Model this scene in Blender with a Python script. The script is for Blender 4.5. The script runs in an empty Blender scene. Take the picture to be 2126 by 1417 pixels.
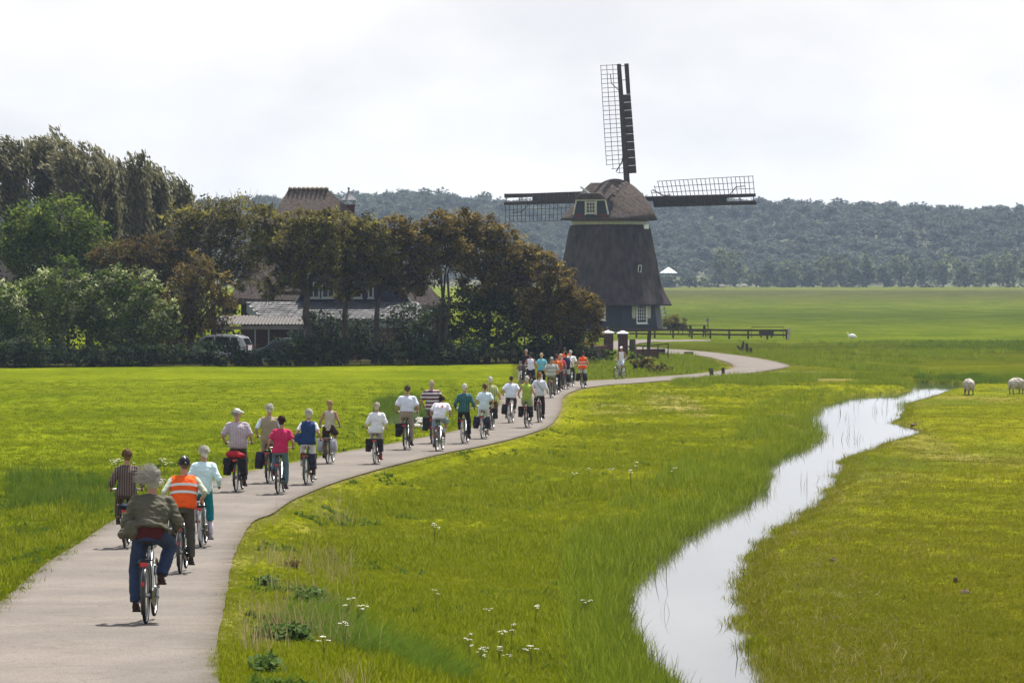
import bpy, bmesh, math, random, time
import numpy as np
from mathutils import Vector, Matrix, noise

SC = bpy.context.scene
COL = SC.collection
random.seed(7)
R = math.radians
F = 8000.0            # focal length in photo pixels
CX, HY = 1063.0, 578.0
CAMZ = 5.1

# ------------------------------------------------------------------ camera, light, world
cam = bpy.data.cameras.new('camera'); camo = bpy.data.objects.new('camera', cam); COL.objects.link(camo)
cam.sensor_width = 36; cam.lens = 36 * F / 2126
cam.shift_y = (HY - 708.5) / 2126
cam.clip_start = 0.5; cam.clip_end = 8000
camo.location = (0, 0, CAMZ); camo.rotation_euler = (R(90), 0, 0)
SC.camera = camo

SUN_EL, SUN_AZ = R(59), R(19)      # azimuth clockwise from +Y: the sun stands ahead of us, to the right
sl = bpy.data.lights.new('sun', 'SUN'); sl.energy = 4.8; sl.angle = R(0.6); sl.color = (1.0, 0.95, 0.86)
so = bpy.data.objects.new('sun', sl); COL.objects.link(so)
sdir = Vector((math.sin(SUN_AZ) * math.cos(SUN_EL), math.cos(SUN_AZ) * math.cos(SUN_EL), math.sin(SUN_EL)))
so.rotation_euler = sdir.to_track_quat('Z', 'Y').to_euler()
so.location = sdir * 60

w = bpy.data.worlds.new('World'); SC.world = w; w.use_nodes = True
nt = w.node_tree; N = nt.nodes; L = nt.links; N.clear()
out = N.new('ShaderNodeOutputWorld')
sky = N.new('ShaderNodeTexSky'); sky.sky_type = 'NISHITA'; sky.sun_disc = False
sky.sun_elevation = SUN_EL; sky.sun_rotation = SUN_AZ; sky.air_density = 1.2; sky.dust_density = 3.0
bg1 = N.new('ShaderNodeBackground'); bg1.inputs[1].default_value = 0.08
L.new(sky.outputs[0], bg1.inputs[0])
tc = N.new('ShaderNodeTexCoord')
sep = N.new('ShaderNodeSeparateXYZ'); L.new(tc.outputs['Generated'], sep.inputs[0])
mp = N.new('ShaderNodeMapping'); mp.inputs['Scale'].default_value = (1, 1, 2.2); L.new(tc.outputs['Generated'], mp.inputs[0])
nz = N.new('ShaderNodeTexNoise'); nz.inputs['Scale'].default_value = 11; nz.inputs['Detail'].default_value = 7; nz.inputs['Roughness'].default_value = 0.5
L.new(mp.outputs[0], nz.inputs['Vector'])
cr = N.new('ShaderNodeValToRGB'); cr.color_ramp.elements[0].position = 0.38; cr.color_ramp.elements[1].position = 0.60
cr.color_ramp.elements[0].color = (0.83, 0.84, 0.87, 1); cr.color_ramp.elements[1].color = (1.0, 1.0, 1.0, 1)
L.new(nz.outputs['Fac'], cr.inputs[0])
bg2 = N.new('ShaderNodeBackground'); bg2.inputs[1].default_value = 0.51; L.new(cr.outputs[0], bg2.inputs[0])
# thinner veil of cloud overhead, solid towards the horizon
mr = N.new('ShaderNodeMapRange'); mr.inputs[1].default_value = 0.12; mr.inputs[2].default_value = 0.75
mr.inputs[3].default_value = 1.0; mr.inputs[4].default_value = 0.30; L.new(sep.outputs[2], mr.inputs[0])
mx = N.new('ShaderNodeMixShader'); L.new(mr.outputs[0], mx.inputs[0]); L.new(bg1.outputs[0], mx.inputs[1]); L.new(bg2.outputs[0], mx.inputs[2])
L.new(mx.outputs[0], out.inputs[0])

SC.view_settings.view_transform = 'Standard'; SC.view_settings.look = 'None'
SC.view_settings.exposure = 1.02; SC.view_settings.gamma = 1; SC.view_settings.use_curve_mapping = False
SC.cycles.max_bounces = 6; SC.cycles.volume_bounces = 1; SC.cycles.use_denoising = True
SC.cycles.caustics_reflective = False; SC.cycles.caustics_refractive = False

# ------------------------------------------------------------------ helpers
def tag(o, label=None, cat=None, group=None, kind=None):
    if label: o['label'] = label
    if cat: o['category'] = cat
    if group: o['group'] = group
    if kind: o['kind'] = kind
    return o

def empty(name, loc=(0, 0, 0), rz=0.0, s=1.0):
    o = bpy.data.objects.new(name, None); COL.objects.link(o)
    o.location = loc; o.rotation_euler = (0, 0, rz); o.scale = (s, s, s); o.empty_display_size = 0.2
    return o

def link(name, me, parent=None, loc=None):
    o = bpy.data.objects.new(name, me); COL.objects.link(o)
    if parent is not None: o.parent = parent
    if loc is not None: o.location = loc
    return o

def copy_tree(o, parent=None):
    c = o.copy(); COL.objects.link(c); c.parent = parent
    for ch in list(o.children): copy_tree(ch, c)
    return c

MATS = {}
def pmat(name, c1, c2=None, scale=4.0, rough=0.8, bump=0.0, bscale=None, metal=0.0, spec=0.15, detail=6, contrast=(0.35, 0.65), stretch=None, transl=0.0):
    if name in MATS: return MATS[name]
    m = bpy.data.materials.new(name); m.use_nodes = True; MATS[name] = m
    n = m.node_tree.nodes; l = m.node_tree.links; b = n['Principled BSDF']
    b.inputs['Roughness'].default_value = rough; b.inputs['Metallic'].default_value = metal
    b.inputs['Specular IOR Level'].default_value = spec
    b.inputs['Base Color'].default_value = (*c1, 1)
    if c2 is not None or bump:
        tcn = n.new('ShaderNodeTexCoord'); src = tcn.outputs['Object']
        if stretch:
            mpn = n.new('ShaderNodeMapping'); mpn.inputs['Scale'].default_value = stretch; l.new(src, mpn.inputs[0]); src = mpn.outputs[0]
    if c2 is not None:
        t = n.new('ShaderNodeTexNoise'); t.inputs['Scale'].default_value = scale; t.inputs['Detail'].default_value = detail
        l.new(src, t.inputs['Vector'])
        r = n.new('ShaderNodeValToRGB'); r.color_ramp.elements[0].position = contrast[0]; r.color_ramp.elements[1].position = contrast[1]
        r.color_ramp.elements[0].color = (*c1, 1); r.color_ramp.elements[1].color = (*c2, 1)
        l.new(t.outputs['Fac'], r.inputs[0]); l.new(r.outputs[0], b.inputs['Base Color'])
    if bump:
        t2 = n.new('ShaderNodeTexNoise'); t2.inputs['Scale'].default_value = bscale or scale * 4; t2.inputs['Detail'].default_value = 4
        l.new(src, t2.inputs['Vector'])
        bp = n.new('ShaderNodeBump'); bp.inputs['Strength'].default_value = bump; bp.inputs['Distance'].default_value = 0.05
        l.new(t2.outputs['Fac'], bp.inputs['Height']); l.new(bp.outputs[0], b.inputs['Normal'])
    return m

def leafmat(name, cols, transl=0.35, inst=False, rough=0.75, spec=0.10):
    """foliage: colour picked per leaf (mesh attribute) or per tuft"""
    if name in MATS: return MATS[name]
    m = bpy.data.materials.new(name); m.use_nodes = True; MATS[name] = m
    n = m.node_tree.nodes; l = m.node_tree.links; b = n['Principled BSDF']; o = n['Material Output']
    b.inputs['Roughness'].default_value = rough; b.inputs['Specular IOR Level'].default_value = spec
    if inst:
        oi = n.new('ShaderNodeObjectInfo'); a = n.new('ShaderNodeAttribute'); a.attribute_name = 'tint'
        ad = n.new('ShaderNodeMath'); ad.operation = 'MULTIPLY_ADD'; l.new(oi.outputs['Random'], ad.inputs[0]); ad.inputs[1].default_value = 0.55
        ml = n.new('ShaderNodeMath'); ml.operation = 'MULTIPLY'; l.new(a.outputs['Fac'], ml.inputs[0]); ml.inputs[1].default_value = 0.45; b.inputs['Specular IOR Level'].default_value = 0.0
        l.new(ml.outputs[0], ad.inputs[2]); fac = ad.outputs[0]
    else:
        a = n.new('ShaderNodeAttribute'); a.attribute_name = 'tint'; fac = a.outputs['Fac']
    r = n.new('ShaderNodeValToRGB'); el = r.color_ramp.elements
    el[0].position = 0.0; el[1].position = 1.0; el[0].color = (*cols[0], 1); el[1].color = (*cols[-1], 1)
    for i, c in enumerate(cols[1:-1]):
        e = el.new((i + 1) / (len(cols) - 1)); e.color = (*c, 1)
    l.new(fac, r.inputs[0]); l.new(r.outputs[0], b.inputs['Base Color'])
    tr = n.new('ShaderNodeBsdfTranslucent'); l.new(r.outputs[0], tr.inputs[0])
    ms = n.new('ShaderNodeMixShader'); ms.inputs[0].default_value = transl
    l.new(b.outputs[0], ms.inputs[1]); l.new(tr.outputs[0], ms.inputs[2]); l.new(ms.outputs[0], o.inputs[0])
    return m

class MB:
    """collects boxes, bars, tubes and lathes; build() links them as one mesh object"""
    def __init__(s): s.v = []; s.f = []; s.m = []
    def add(s, vs, fs, mi=0):
        k = len(s.v); s.v += [tuple(v) for v in vs]; s.f += [tuple(i + k for i in f) for f in fs]; s.m += [mi] * len(fs)
    def box(s, c, size, mi=0, M=None):
        x, y, z = size[0] / 2, size[1] / 2, size[2] / 2
        vs = [Vector((a * x, b * y, d * z)) for a in (-1, 1) for b in (-1, 1) for d in (-1, 1)]
        if M is not None: vs = [M @ v for v in vs]
        s.add([v + Vector(c) for v in vs], [(0, 1, 3, 2), (4, 6, 7, 5), (0, 4, 5, 1), (2, 3, 7, 6), (0, 2, 6, 4), (1, 5, 7, 3)], mi)
    def beam(s, p, q, wd, ht, mi=0, up=(0, 0, 1)):
        p = Vector(p); q = Vector(q); d = (q - p).normalized(); a = d.cross(Vector(up))
        if a.length < 1e-4: a = d.cross(Vector((1, 0, 0)))
        a.normalize(); b = a.cross(d)
        vs = []
        for e in (p, q):
            for i, j in ((-1, -1), (1, -1), (1, 1), (-1, 1)): vs.append(e + a * (i * wd / 2) + b * (j * ht / 2))
        s.add(vs, [(3, 2, 1, 0), (4, 5, 6, 7), (0, 1, 5, 4), (1, 2, 6, 5), (2, 3, 7, 6), (3, 0, 4, 7)], mi)
    def tube(s, pts, rad, n=8, mi=0, caps=True, close=False):
        pts = [Vector(p) for p in pts]
        if not hasattr(rad, '__len__'): rad = [rad] * len(pts)
        rings = []; prev = None; K = len(pts)
        for i, p in enumerate(pts):
            if close: d = pts[(i + 1) % K] - pts[i - 1]
            else: d = pts[min(i + 1, K - 1)] - pts[max(i - 1, 0)]
            d.normalize()
            if prev is None:
                a = d.cross(Vector((0, 0, 1)))
                if a.length < 1e-3: a = d.cross(Vector((1, 0, 0)))
            else:
                a = prev - d * prev.dot(d)
                if a.length < 1e-4: a = d.cross(Vector((1, 0, 0)))
            a.normalize(); b = d.cross(a); prev = a
            rings.append([p + (a * math.cos(2 * math.pi * j / n) + b * math.sin(2 * math.pi * j / n)) * rad[i] for j in range(n)])
        vs = [v for r_ in rings for v in r_]; fs = []
        for i in range(K if close else K - 1):
            i2 = (i + 1) % K
            for j in range(n): fs.append((i * n + j, i * n + (j + 1) % n, i2 * n + (j + 1) % n, i2 * n + j))
        if caps and not close:
            fs.append(tuple(range(n - 1, -1, -1))); fs.append(tuple((K - 1) * n + j for j in range(n)))
        s.add(vs, fs, mi)
    def loft(s, rings, mi=0, caps=True):
        n = len(rings[0]); vs = [v for r_ in rings for v in r_]; fs = []
        for i in range(len(rings) - 1):
            for j in range(n): fs.append((i * n + j, i * n + (j + 1) % n, (i + 1) * n + (j + 1) % n, (i + 1) * n + j))
        if caps: fs.append(tuple(range(n - 1, -1, -1))); fs.append(tuple((len(rings) - 1) * n + j for j in range(n)))
        s.add(vs, fs, mi)
    def cone(s, p, q, r1, r2, n=10, mi=0):
        """capsule with two radii, closed"""
        p = Vector(p); q = Vector(q); d = q - p; ln = d.length
        d = d / ln if ln > 1e-6 else Vector((0, 0, 1))
        pts = []; rad = []
        for t in (80, 45, 0): pts.append(p - d * r1 * math.sin(R(t))); rad.append(r1 * math.cos(R(t)))
        for t in (0, 45, 80): pts.append(q + d * r2 * math.sin(R(t))); rad.append(r2 * math.cos(R(t)))
        s.tube(pts, rad, n, mi)
    def ell(s, c, r, M=None, nu=12, nv=8, mi=0):
        c = Vector(c); vs = []; fs = []
        for i in range(nv + 1):
            th = math.pi * i / nv
            for j in range(nu):
                ph = 2 * math.pi * j / nu
                v = Vector((r[0] * math.sin(th) * math.cos(ph), r[1] * math.sin(th) * math.sin(ph), r[2] * math.cos(th)))
                if i == 0 or i == nv: v = Vector((1e-4 * math.cos(ph), 1e-4 * math.sin(ph), v.z))
                if M is not None: v = M @ v
                vs.append(c + v)
        for i in range(nv):
            for j in range(nu): fs.append((i * nu + j, (i + 1) * nu + j, (i + 1) * nu + (j + 1) % nu, i * nu + (j + 1) % nu))
        fs.append(tuple(range(nu))); fs.append(tuple(nv * nu + j for j in range(nu - 1, -1, -1)))
        s.add(vs, fs, mi)
    def mesh(s, name, mats, smooth=False):
        me = bpy.data.meshes.new(name); me.from_pydata(s.v, [], s.f)
        for m in (mats if isinstance(mats, (list, tuple)) else [mats]): me.materials.append(m)
        me.polygons.foreach_set('material_index', s.m)
        if smooth: me.polygons.foreach_set('use_smooth', [True] * len(s.f))
        me.update(); return me
    def build(s, name, mats, parent=None, smooth=False, loc=None):
        return link(name, s.mesh(name, mats, smooth), parent, loc)

def mesh_np(name, V, Fc, mats, tint=None, smooth=False):
    me = bpy.data.meshes.new(name); V = np.asarray(V, np.float32); Fc = np.asarray(Fc, np.int32)
    k = Fc.shape[1]; nf = len(Fc)
    me.vertices.add(len(V)); me.vertices.foreach_set('co', V.ravel())
    me.loops.add(nf * k); me.loops.foreach_set('vertex_index', Fc.ravel())
    me.polygons.add(nf); me.polygons.foreach_set('loop_start', np.arange(nf, dtype=np.int32) * k)
    for m in (mats if isinstance(mats, (list, tuple)) else [mats]): me.materials.append(m)
    if smooth: me.polygons.foreach_set('use_smooth', np.ones(nf, bool))
    me.update(calc_edges=True)
    if tint is not None:
        a = me.attributes.new('tint', 'FLOAT', 'FACE'); a.data.foreach_set('value', np.asarray(tint, np.float32))
    return me

# ------------------------------------------------------------------ ground shape
def sstep(x): x = np.clip(x, 0, 1); return x * x * (3 - 2 * x)
_kd = np.array([0, 20, 34, 43, 58, 67, 85, 115, 150, 185, 5000.0]); _kz = np.array([2.3, 2.05, 1.56, 1.2, .62, .42, .28, .12, .03, 0, 0])
_fd = np.linspace(0, 400, 1601); _fz = np.interp(_fd, _kd, _kz)
_ker = np.hanning(61); _ker /= _ker.sum(); _fz = np.convolve(np.pad(_fz, 30, 'edge'), _ker, 'valid')
def zroad(Y): return np.interp(Y, _fd, _fz)
def road_hit(px, py):
    z = zroad(_fd[1:]); yy = HY + F * (CAMZ - z) / _fd[1:]
    d = np.interp(-py, -yy, _fd[1:]); return Vector(((px - CX) * d / F, d, float(zroad(d))))
ROAD_L = [(-330, 1455), (-260, 1417), (-115, 1330), (0, 1252), (85, 1180), (165, 1130), (240, 1080), (350, 1033), (463, 992), (602, 963), (705, 941), (801, 924), (862, 912), (947, 895), (991, 882), (1034, 842), (1046, 817), (1112, 803), (1187, 793), (1294, 787), (1449, 776), (1512, 767), (1521, 759), (1504, 751), (1459, 740), (1393, 735), (1322, 731)]
ROAD_R = [(455, 1455), (455, 1417), (452, 1330), (468, 1250), (480, 1180), (497, 1130), (526, 1085), (566, 1068), (612, 1038), (700, 1002), (805, 971), (915, 944), (1010, 925), (1092, 904), (1142, 884), (1163, 855), (1171, 825), (1200, 810), (1252, 801), (1330, 795), (1475, 783), (1565, 774), (1636, 762), (1622, 754), (1560, 742), (1460, 730), (1322, 720)]
RL = [road_hit(*p) for p in ROAD_L]; RR = [road_hit(*p) for p in ROAD_R]
WZ = -0.20
def water_hit(px, py):
    d = F * (CAMZ - WZ) / (py - HY); return ((px - CX) * d / F, d)
DL = [(1440, 1500), (1400, 1417), (1339, 1363), (1322, 1302), (1316, 1263), (1329, 1221), (1381, 1179), (1406, 1141), (1445, 1102), (1523, 1066), (1584, 1024), (1590, 992), (1605, 960), (1686, 928), (1714, 902), (1694, 867), (1714, 843), (1785, 823), (1902, 811), (1897, 794)]
DR = [(2010, 799), (1996, 803), (1956, 813), (1900, 830), (1862, 839), (1868, 851), (1854, 862), (1836, 877), (1893, 891), (1900, 900), (1829, 920), (1778, 940), (1732, 956), (1700, 1031), (1645, 1066), (1587, 1099), (1542, 1141), (1506, 1192), (1497, 1244), (1510, 1302), (1539, 1363), (1571, 1417), (1600, 1500)]
DL = [(x - 26 * min(1, max(0, (y - 1000) / 200)), y) for x, y in DL]; DR = [(x + 14 * min(1, max(0, (y - 1000) / 250)), y) for x, y in DR]
def wob(pts, amp, seed):
    rs = random.Random(seed); o = []
    for i in range(len(pts) - 1):
        a = pts[i]; b = pts[i + 1]; n = max(2, int(math.hypot((b[0] - a[0]) , (b[1] - a[1])) / 1.2))
        for k in range(n):
            t = k / n; q = (a[0] + (b[0] - a[0]) * t, a[1] + (b[1] - a[1]) * t)
            o.append((q[0] + rs.uniform(-amp, amp), q[1] + rs.uniform(-amp, amp) * 2))
    o.append(pts[-1]); return o
DITCH = np.array(wob([water_hit(*p) for p in DL], 0.12, 1) + wob([water_hit(*p) for p in DR], 0.14, 2))
POND = np.array([water_hit(*p) for p in [(795, 872), (822, 860), (872, 846), (915, 843), (912, 852), (878, 862), (880, 884), (850, 889), (815, 884)]])
def poly_in(P, X, Y):
    ins = np.zeros(X.shape, bool); n = len(P)
    for i in range(n):
        x1, y1 = P[i]; x2, y2 = P[(i + 1) % n]
        if y1 == y2: continue
        c = ((Y < y1) != (Y < y2)); ins ^= c & (X < (x2 - x1) * (Y - y1) / (y2 - y1) + x1)
    return ins
def seg_dist(P, X, Y, closed=False, extra=None):
    best = np.full(X.shape, 1e9); val = np.zeros(X.shape) if extra is not None else None
    n = len(P)
    for i in range(n if closed else n - 1):
        x1, y1 = P[i]; x2, y2 = P[(i + 1) % n]; dx, dy = x2 - x1, y2 - y1; q = dx * dx + dy * dy + 1e-9
        t = np.clip(((X - x1) * dx + (Y - y1) * dy) / q, 0, 1)
        dd = np.hypot(X - x1 - t * dx, Y - y1 - t * dy); m = dd < best
        if extra is not None: val = np.where(m, extra[i] * (1 - t) + extra[(i + 1) % n] * t, val)
        best = np.where(m, dd, best)
    return (best, val) if extra is not None else best
RC = np.array([((a.x + b.x) / 2, (a.y + b.y) / 2) for a, b in zip(RL, RR)]); RW = np.array([(a - b).length / 2 for a, b in zip(RL, RR)])
ROADPOLY = np.array([(p.x, p.y) for p in RL] + [(p.x, p.y) for p in reversed(RR)])
def road_edge_dist(X, Y):
    d = seg_dist(ROADPOLY, X, Y, closed=True); return np.where(poly_in(ROADPOLY, X, Y), -d, d)
def ditch_dist(X, Y):
    """signed distance to the waterline: negative in the water"""
    res = np.full(X.shape, 50.0)
    m = (Y > 30) & (Y < 260) & (X > -12) & (X < 45)
    if m.any():
        x = X[m]; y = Y[m]; d = seg_dist(DITCH, x, y, closed=True); res[m] = np.where(poly_in(DITCH, x, y), -d, d)
    m2 = (Y > 110) & (Y < 200) & (X < 0) & (X > -15)
    if m2.any():
        x = X[m2]; y = Y[m2]; d = seg_dist(POND, x, y, closed=True); d = np.where(poly_in(POND, x, y), -d, d); res[m2] = np.minimum(res[m2], d)
    return res
def snoise(X, Y, s, seed=0.0):
    """cheap smooth noise from sines"""
    return (np.sin(X / s * 1.7 + seed) * np.cos(Y / s * 1.3 + seed * 2) + np.sin(X / s * .73 - Y / s * .9 + seed * 3) + .6 * np.sin(X / s * 3.1 + Y / s * 2.3 + seed)) / 2.6
def zt(X, Y, parts=False):
    X = np.asarray(X, float); Y = np.asarray(Y, float)
    re = road_edge_dist(X, Y); zr = zroad(Y)
    fall = sstep(1 - (re - 0.3) / np.maximum(zr * 4.0, 0.6))
    z = zr * fall
    off = sstep((re - 0.2) / 1.2)
    amp = np.where(X > -0.02 * Y, 0.07, 0.035)
    z = z + off * amp * (snoise(X, Y, 1.6, 1.0) + .7 * snoise(X, Y, 5.0, 2.0)) * np.clip(140 / np.maximum(Y, 1), 0, 1)
    z = z + 2.45 * sstep((Y - 420) / 880)
    # old scarp in the right-hand pasture
    ys = 112 + 1.2 * np.sin(X * .5); sc = sstep((X - 11.5) / 1.5)
    z = z - sc * 0.32 * sstep((Y - ys) / 0.5) * (1 - sstep((Y - ys - 1) / 14))
    dd = ditch_dist(X, Y)
    bank = sstep(dd / np.where(dd < 0, 1, 1.1))
    z = np.where(dd < 0, WZ - 0.06 - 0.6 * sstep(-dd / 0.9), np.where(dd < 1.1, (WZ - 0.06) + (z - WZ + 0.06) * bank, z))
    if parts: return z, re, dd
    return z
def zt1(x, y): return float(zt(np.array([x]), np.array([y]))[0])
_gd = np.concatenate([np.linspace(25, 260, 1200), np.geomspace(261, 2000, 500)])
def ground(px, py):
    X = (px - CX) * _gd / F; z = zt(X, _gd); yy = HY + F * (CAMZ - z) / _gd
    i = np.argmax(yy <= py); i = max(i, 1)
    y0, y1 = yy[i - 1], yy[i]; t = (y0 - py) / (y0 - y1) if y0 != y1 else 0
    d = _gd[i - 1] + (_gd[i] - _gd[i - 1]) * t
    return Vector(((px - CX) * d / F, d, zt1((px - CX) * d / F, d)))
def at(px, py, d): return Vector(((px - CX) * d / F, d, CAMZ - (py - HY) * d / F))

# ------------------------------------------------------------------ ground sheet
us = np.concatenate([np.linspace(-1.6, -0.175, 40)[:-1], np.linspace(-0.175, 0.175, 470), np.linspace(0.175, 1.6, 40)[1:]])
ds = np.concatenate([np.geomspace(2, 32, 30)[:-1], np.geomspace(32, 235, 430)[:-1], np.geomspace(235, 2600, 110)])
U, D = np.meshgrid(us, ds); TX = U * D; TY = D
TZ, TRE, TDD = zt(TX, TY, True)
nr, ncol = TX.shape; idx = np.arange(nr * ncol).reshape(nr, ncol)
quads = np.stack([idx[:-1, :-1], idx[:-1, 1:], idx[1:, 1:], idx[1:, :-1]], -1).reshape(-1, 4)
# what grows where: colours of the turf itself
c_left = np.array([0.090, 0.116, 0.004]); c_verge = np.array([0.108, 0.122, 0.005]); c_past = np.array([0.108, 0.120, 0.006])
c_bank = np.array([0.085, 0.066, 0.028]); c_dry = np.array([0.17, 0.145, 0.06]); c_rough = np.array([0.07, 0.095, 0.012]); c_moss = np.array([0.085, 0.11, 0.012])
PYX = HY + F * (CAMZ - TZ) / TY      # strips of the polder run across the view, so distance picks the strip
def lerp(a, b, t): return a + (b - a) * t[..., None]
cc = np.zeros(TX.shape + (3,)) + c_left
_dc = [(1480, 1500), (1480, 1417), (1410, 1263), (1470, 1141), (1640, 1024), (1790, 902), (1945, 800), (2000, 797)]; dcx = np.interp(TY, [water_hit(*p)[1] for p in _dc], [water_hit(*p)[0] for p in _dc])
rside = sstep((TX - np.interp(TY, RC[:18, 1], RC[:18, 0])) / 1.0) * (TY < 205)
cc = lerp(cc, c_verge, rside)
farR = sstep((TY - 185) / 15) * (TX > 0)
far_d = np.array([190, 205, 225, 238, 262, 292, 318, 330, 400, 480, 520, 640, 690, 820, 900, 1010, 1060, 1300])
far_c = np.array([[.085, .105, .012], [.08, .115, .012], [.085, .11, .014], [.075, .105, .013], [.055, .075, .012], [.06, .085, .012], [.085, .13, .02], [.085, .135, .02], [.085, .13, .024], [.06, .095, .02], [.055, .09, .02], [.085, .13, .026], [.085, .125, .028], [.075, .10, .03], [.065, .085, .035], [.065, .085, .035], [.105, .14, .04], [.10, .135, .045]])
wig = TY * (1 + .02 * snoise(TX, TY * 0, 40, 1.0))
fc = np.stack([np.interp(wig, far_d, far_c[:, k]) for k in range(3)], -1) * np.array([.72, .64, .38])
cc = lerp(cc, fc, farR)
pas = sstep((TX - dcx) / 0.4) * (TY < 190) * (TY > 20)
cc = lerp(cc, c_past, pas)
dr = snoise(TX, TY * .45, 3.2, 4.0); cc = lerp(cc, c_dry, pas * .35 * sstep((dr - .25) / .6))
cc = lerp(cc, c_moss, pas * .8 * sstep((snoise(TX, TY * .4, 2.3, 7.0) - .2) / .5))
for (px, py, rx, ry, s) in ((1400, 838, 60, 26, .55), (1440, 852, 40, 16, .5), (1670, 778, 120, 9, .6), (700, 1130, 120, 25, .25), (1280, 850, 70, 14, .35), (1660, 880, 40, 16, .8), (1900, 920, 90, 30, .3)):
    c0 = ground(px, py); a = rx * c0.y / F; b = abs(ground(px, py - ry).y - c0.y) + .5
    q = ((TX - c0.x) / a) ** 2 + ((TY - c0.y) / b) ** 2 + .35 * snoise(TX, TY, .9, 3.0); cc = lerp(cc, c_dry, s * sstep((1.15 - q) / .8))
cc = lerp(cc, c_bank, sstep(1 - np.abs(TDD) / 1.0) * np.where(pas > .5, .6 * sstep(.55 + snoise(TX, TY * .5, 1.3, 6.0)), .4))
cc = lerp(cc, np.array([0.03, .026, .016]), sstep((.30 - TDD) / .3))
cc = lerp(cc, c_dry * .8, sstep(1 - TRE / 0.35) * .6)
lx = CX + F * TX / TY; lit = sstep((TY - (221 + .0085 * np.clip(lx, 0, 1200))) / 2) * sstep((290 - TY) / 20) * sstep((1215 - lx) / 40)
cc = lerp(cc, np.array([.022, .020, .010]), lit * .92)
ysc = 112 + 1.2 * np.sin(TX * .5); cc = lerp(cc, np.array([.05, .04, .02]), sstep((TX - 11.5) / 1.5) * sstep(1 - np.abs(TY - ysc - .2) / .5) * .7)
gm = bpy.data.materials.new('turf'); gm.use_nodes = True
n = gm.node_tree.nodes; l = gm.node_tree.links; b = n['Principled BSDF']; b.inputs['Roughness'].default_value = 1.0; b.inputs['Specular IOR Level'].default_value = 0.0
at_ = n.new('ShaderNodeAttribute'); at_.attribute_name = 'turf'
ge = n.new('ShaderNodeNewGeometry')
def nzn(scale, det=5, stretch=None):
    t = n.new('ShaderNodeTexNoise'); t.inputs['Scale'].default_value = scale; t.inputs['Detail'].default_value = det
    if stretch:
        m_ = n.new('ShaderNodeMapping'); m_.inputs['Scale'].default_value = stretch; l.new(ge.outputs['Position'], m_.inputs[0]); l.new(m_.outputs[0], t.inputs['Vector'])
    else: l.new(ge.outputs['Position'], t.inputs['Vector'])
    return t
def vmul(colsock, t, lo, hi, p0=.3, p1=.7, tintlo=(1, 1, 1), tinthi=(1, 1, 1)):
    r_ = n.new('ShaderNodeValToRGB'); r_.color_ramp.elements[0].position = p0; r_.color_ramp.elements[1].position = p1
    r_.color_ramp.elements[0].color = (*[lo * q for q in tintlo], 1); r_.color_ramp.elements[1].color = (*[hi * q for q in tinthi], 1)
    l.new(t.outputs['Fac'], r_.inputs[0])
    m_ = n.new('ShaderNodeMix'); m_.data_type = 'RGBA'; m_.blend_type = 'MULTIPLY'; m_.inputs[0].default_value = 1
    l.new(colsock, m_.inputs[6]); l.new(r_.outputs[0], m_.inputs[7]); return m_.outputs[2]
c_ = vmul(at_.outputs['Color'], nzn(0.16, 5, (1, .35, 1)), .78, 1.22, tintlo=(.92, 1, .9), tinthi=(1.06, 1, 1))
c_ = vmul(c_, nzn(.6, 4, (.05, .42, 1)), .82, 1.18)
c_ = vmul(c_, nzn(1.1, 5, (1, .5, 1)), .80, 1.2, tinthi=(1.05, 1, 1))
c_ = vmul(c_, nzn(9, 4), .5, 1.5)
c_ = vmul(c_, nzn(30, 3), .35, 1.65)
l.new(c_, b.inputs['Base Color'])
bp = n.new('ShaderNodeBump'); bp.inputs['Strength'].default_value = .8; bp.inputs['Distance'].default_value = .06
t_ = nzn(14, 4); l.new(t_.outputs['Fac'], bp.inputs['Height']); l.new(bp.outputs[0], b.inputs['Normal'])
gme = mesh_np('ground', np.stack([TX, TY, TZ], -1).reshape(-1, 3), quads, gm, smooth=True)
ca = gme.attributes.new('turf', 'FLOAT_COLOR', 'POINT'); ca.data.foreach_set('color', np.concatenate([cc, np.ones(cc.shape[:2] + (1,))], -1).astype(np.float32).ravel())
tag(link('ground', gme), kind='structure')

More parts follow.
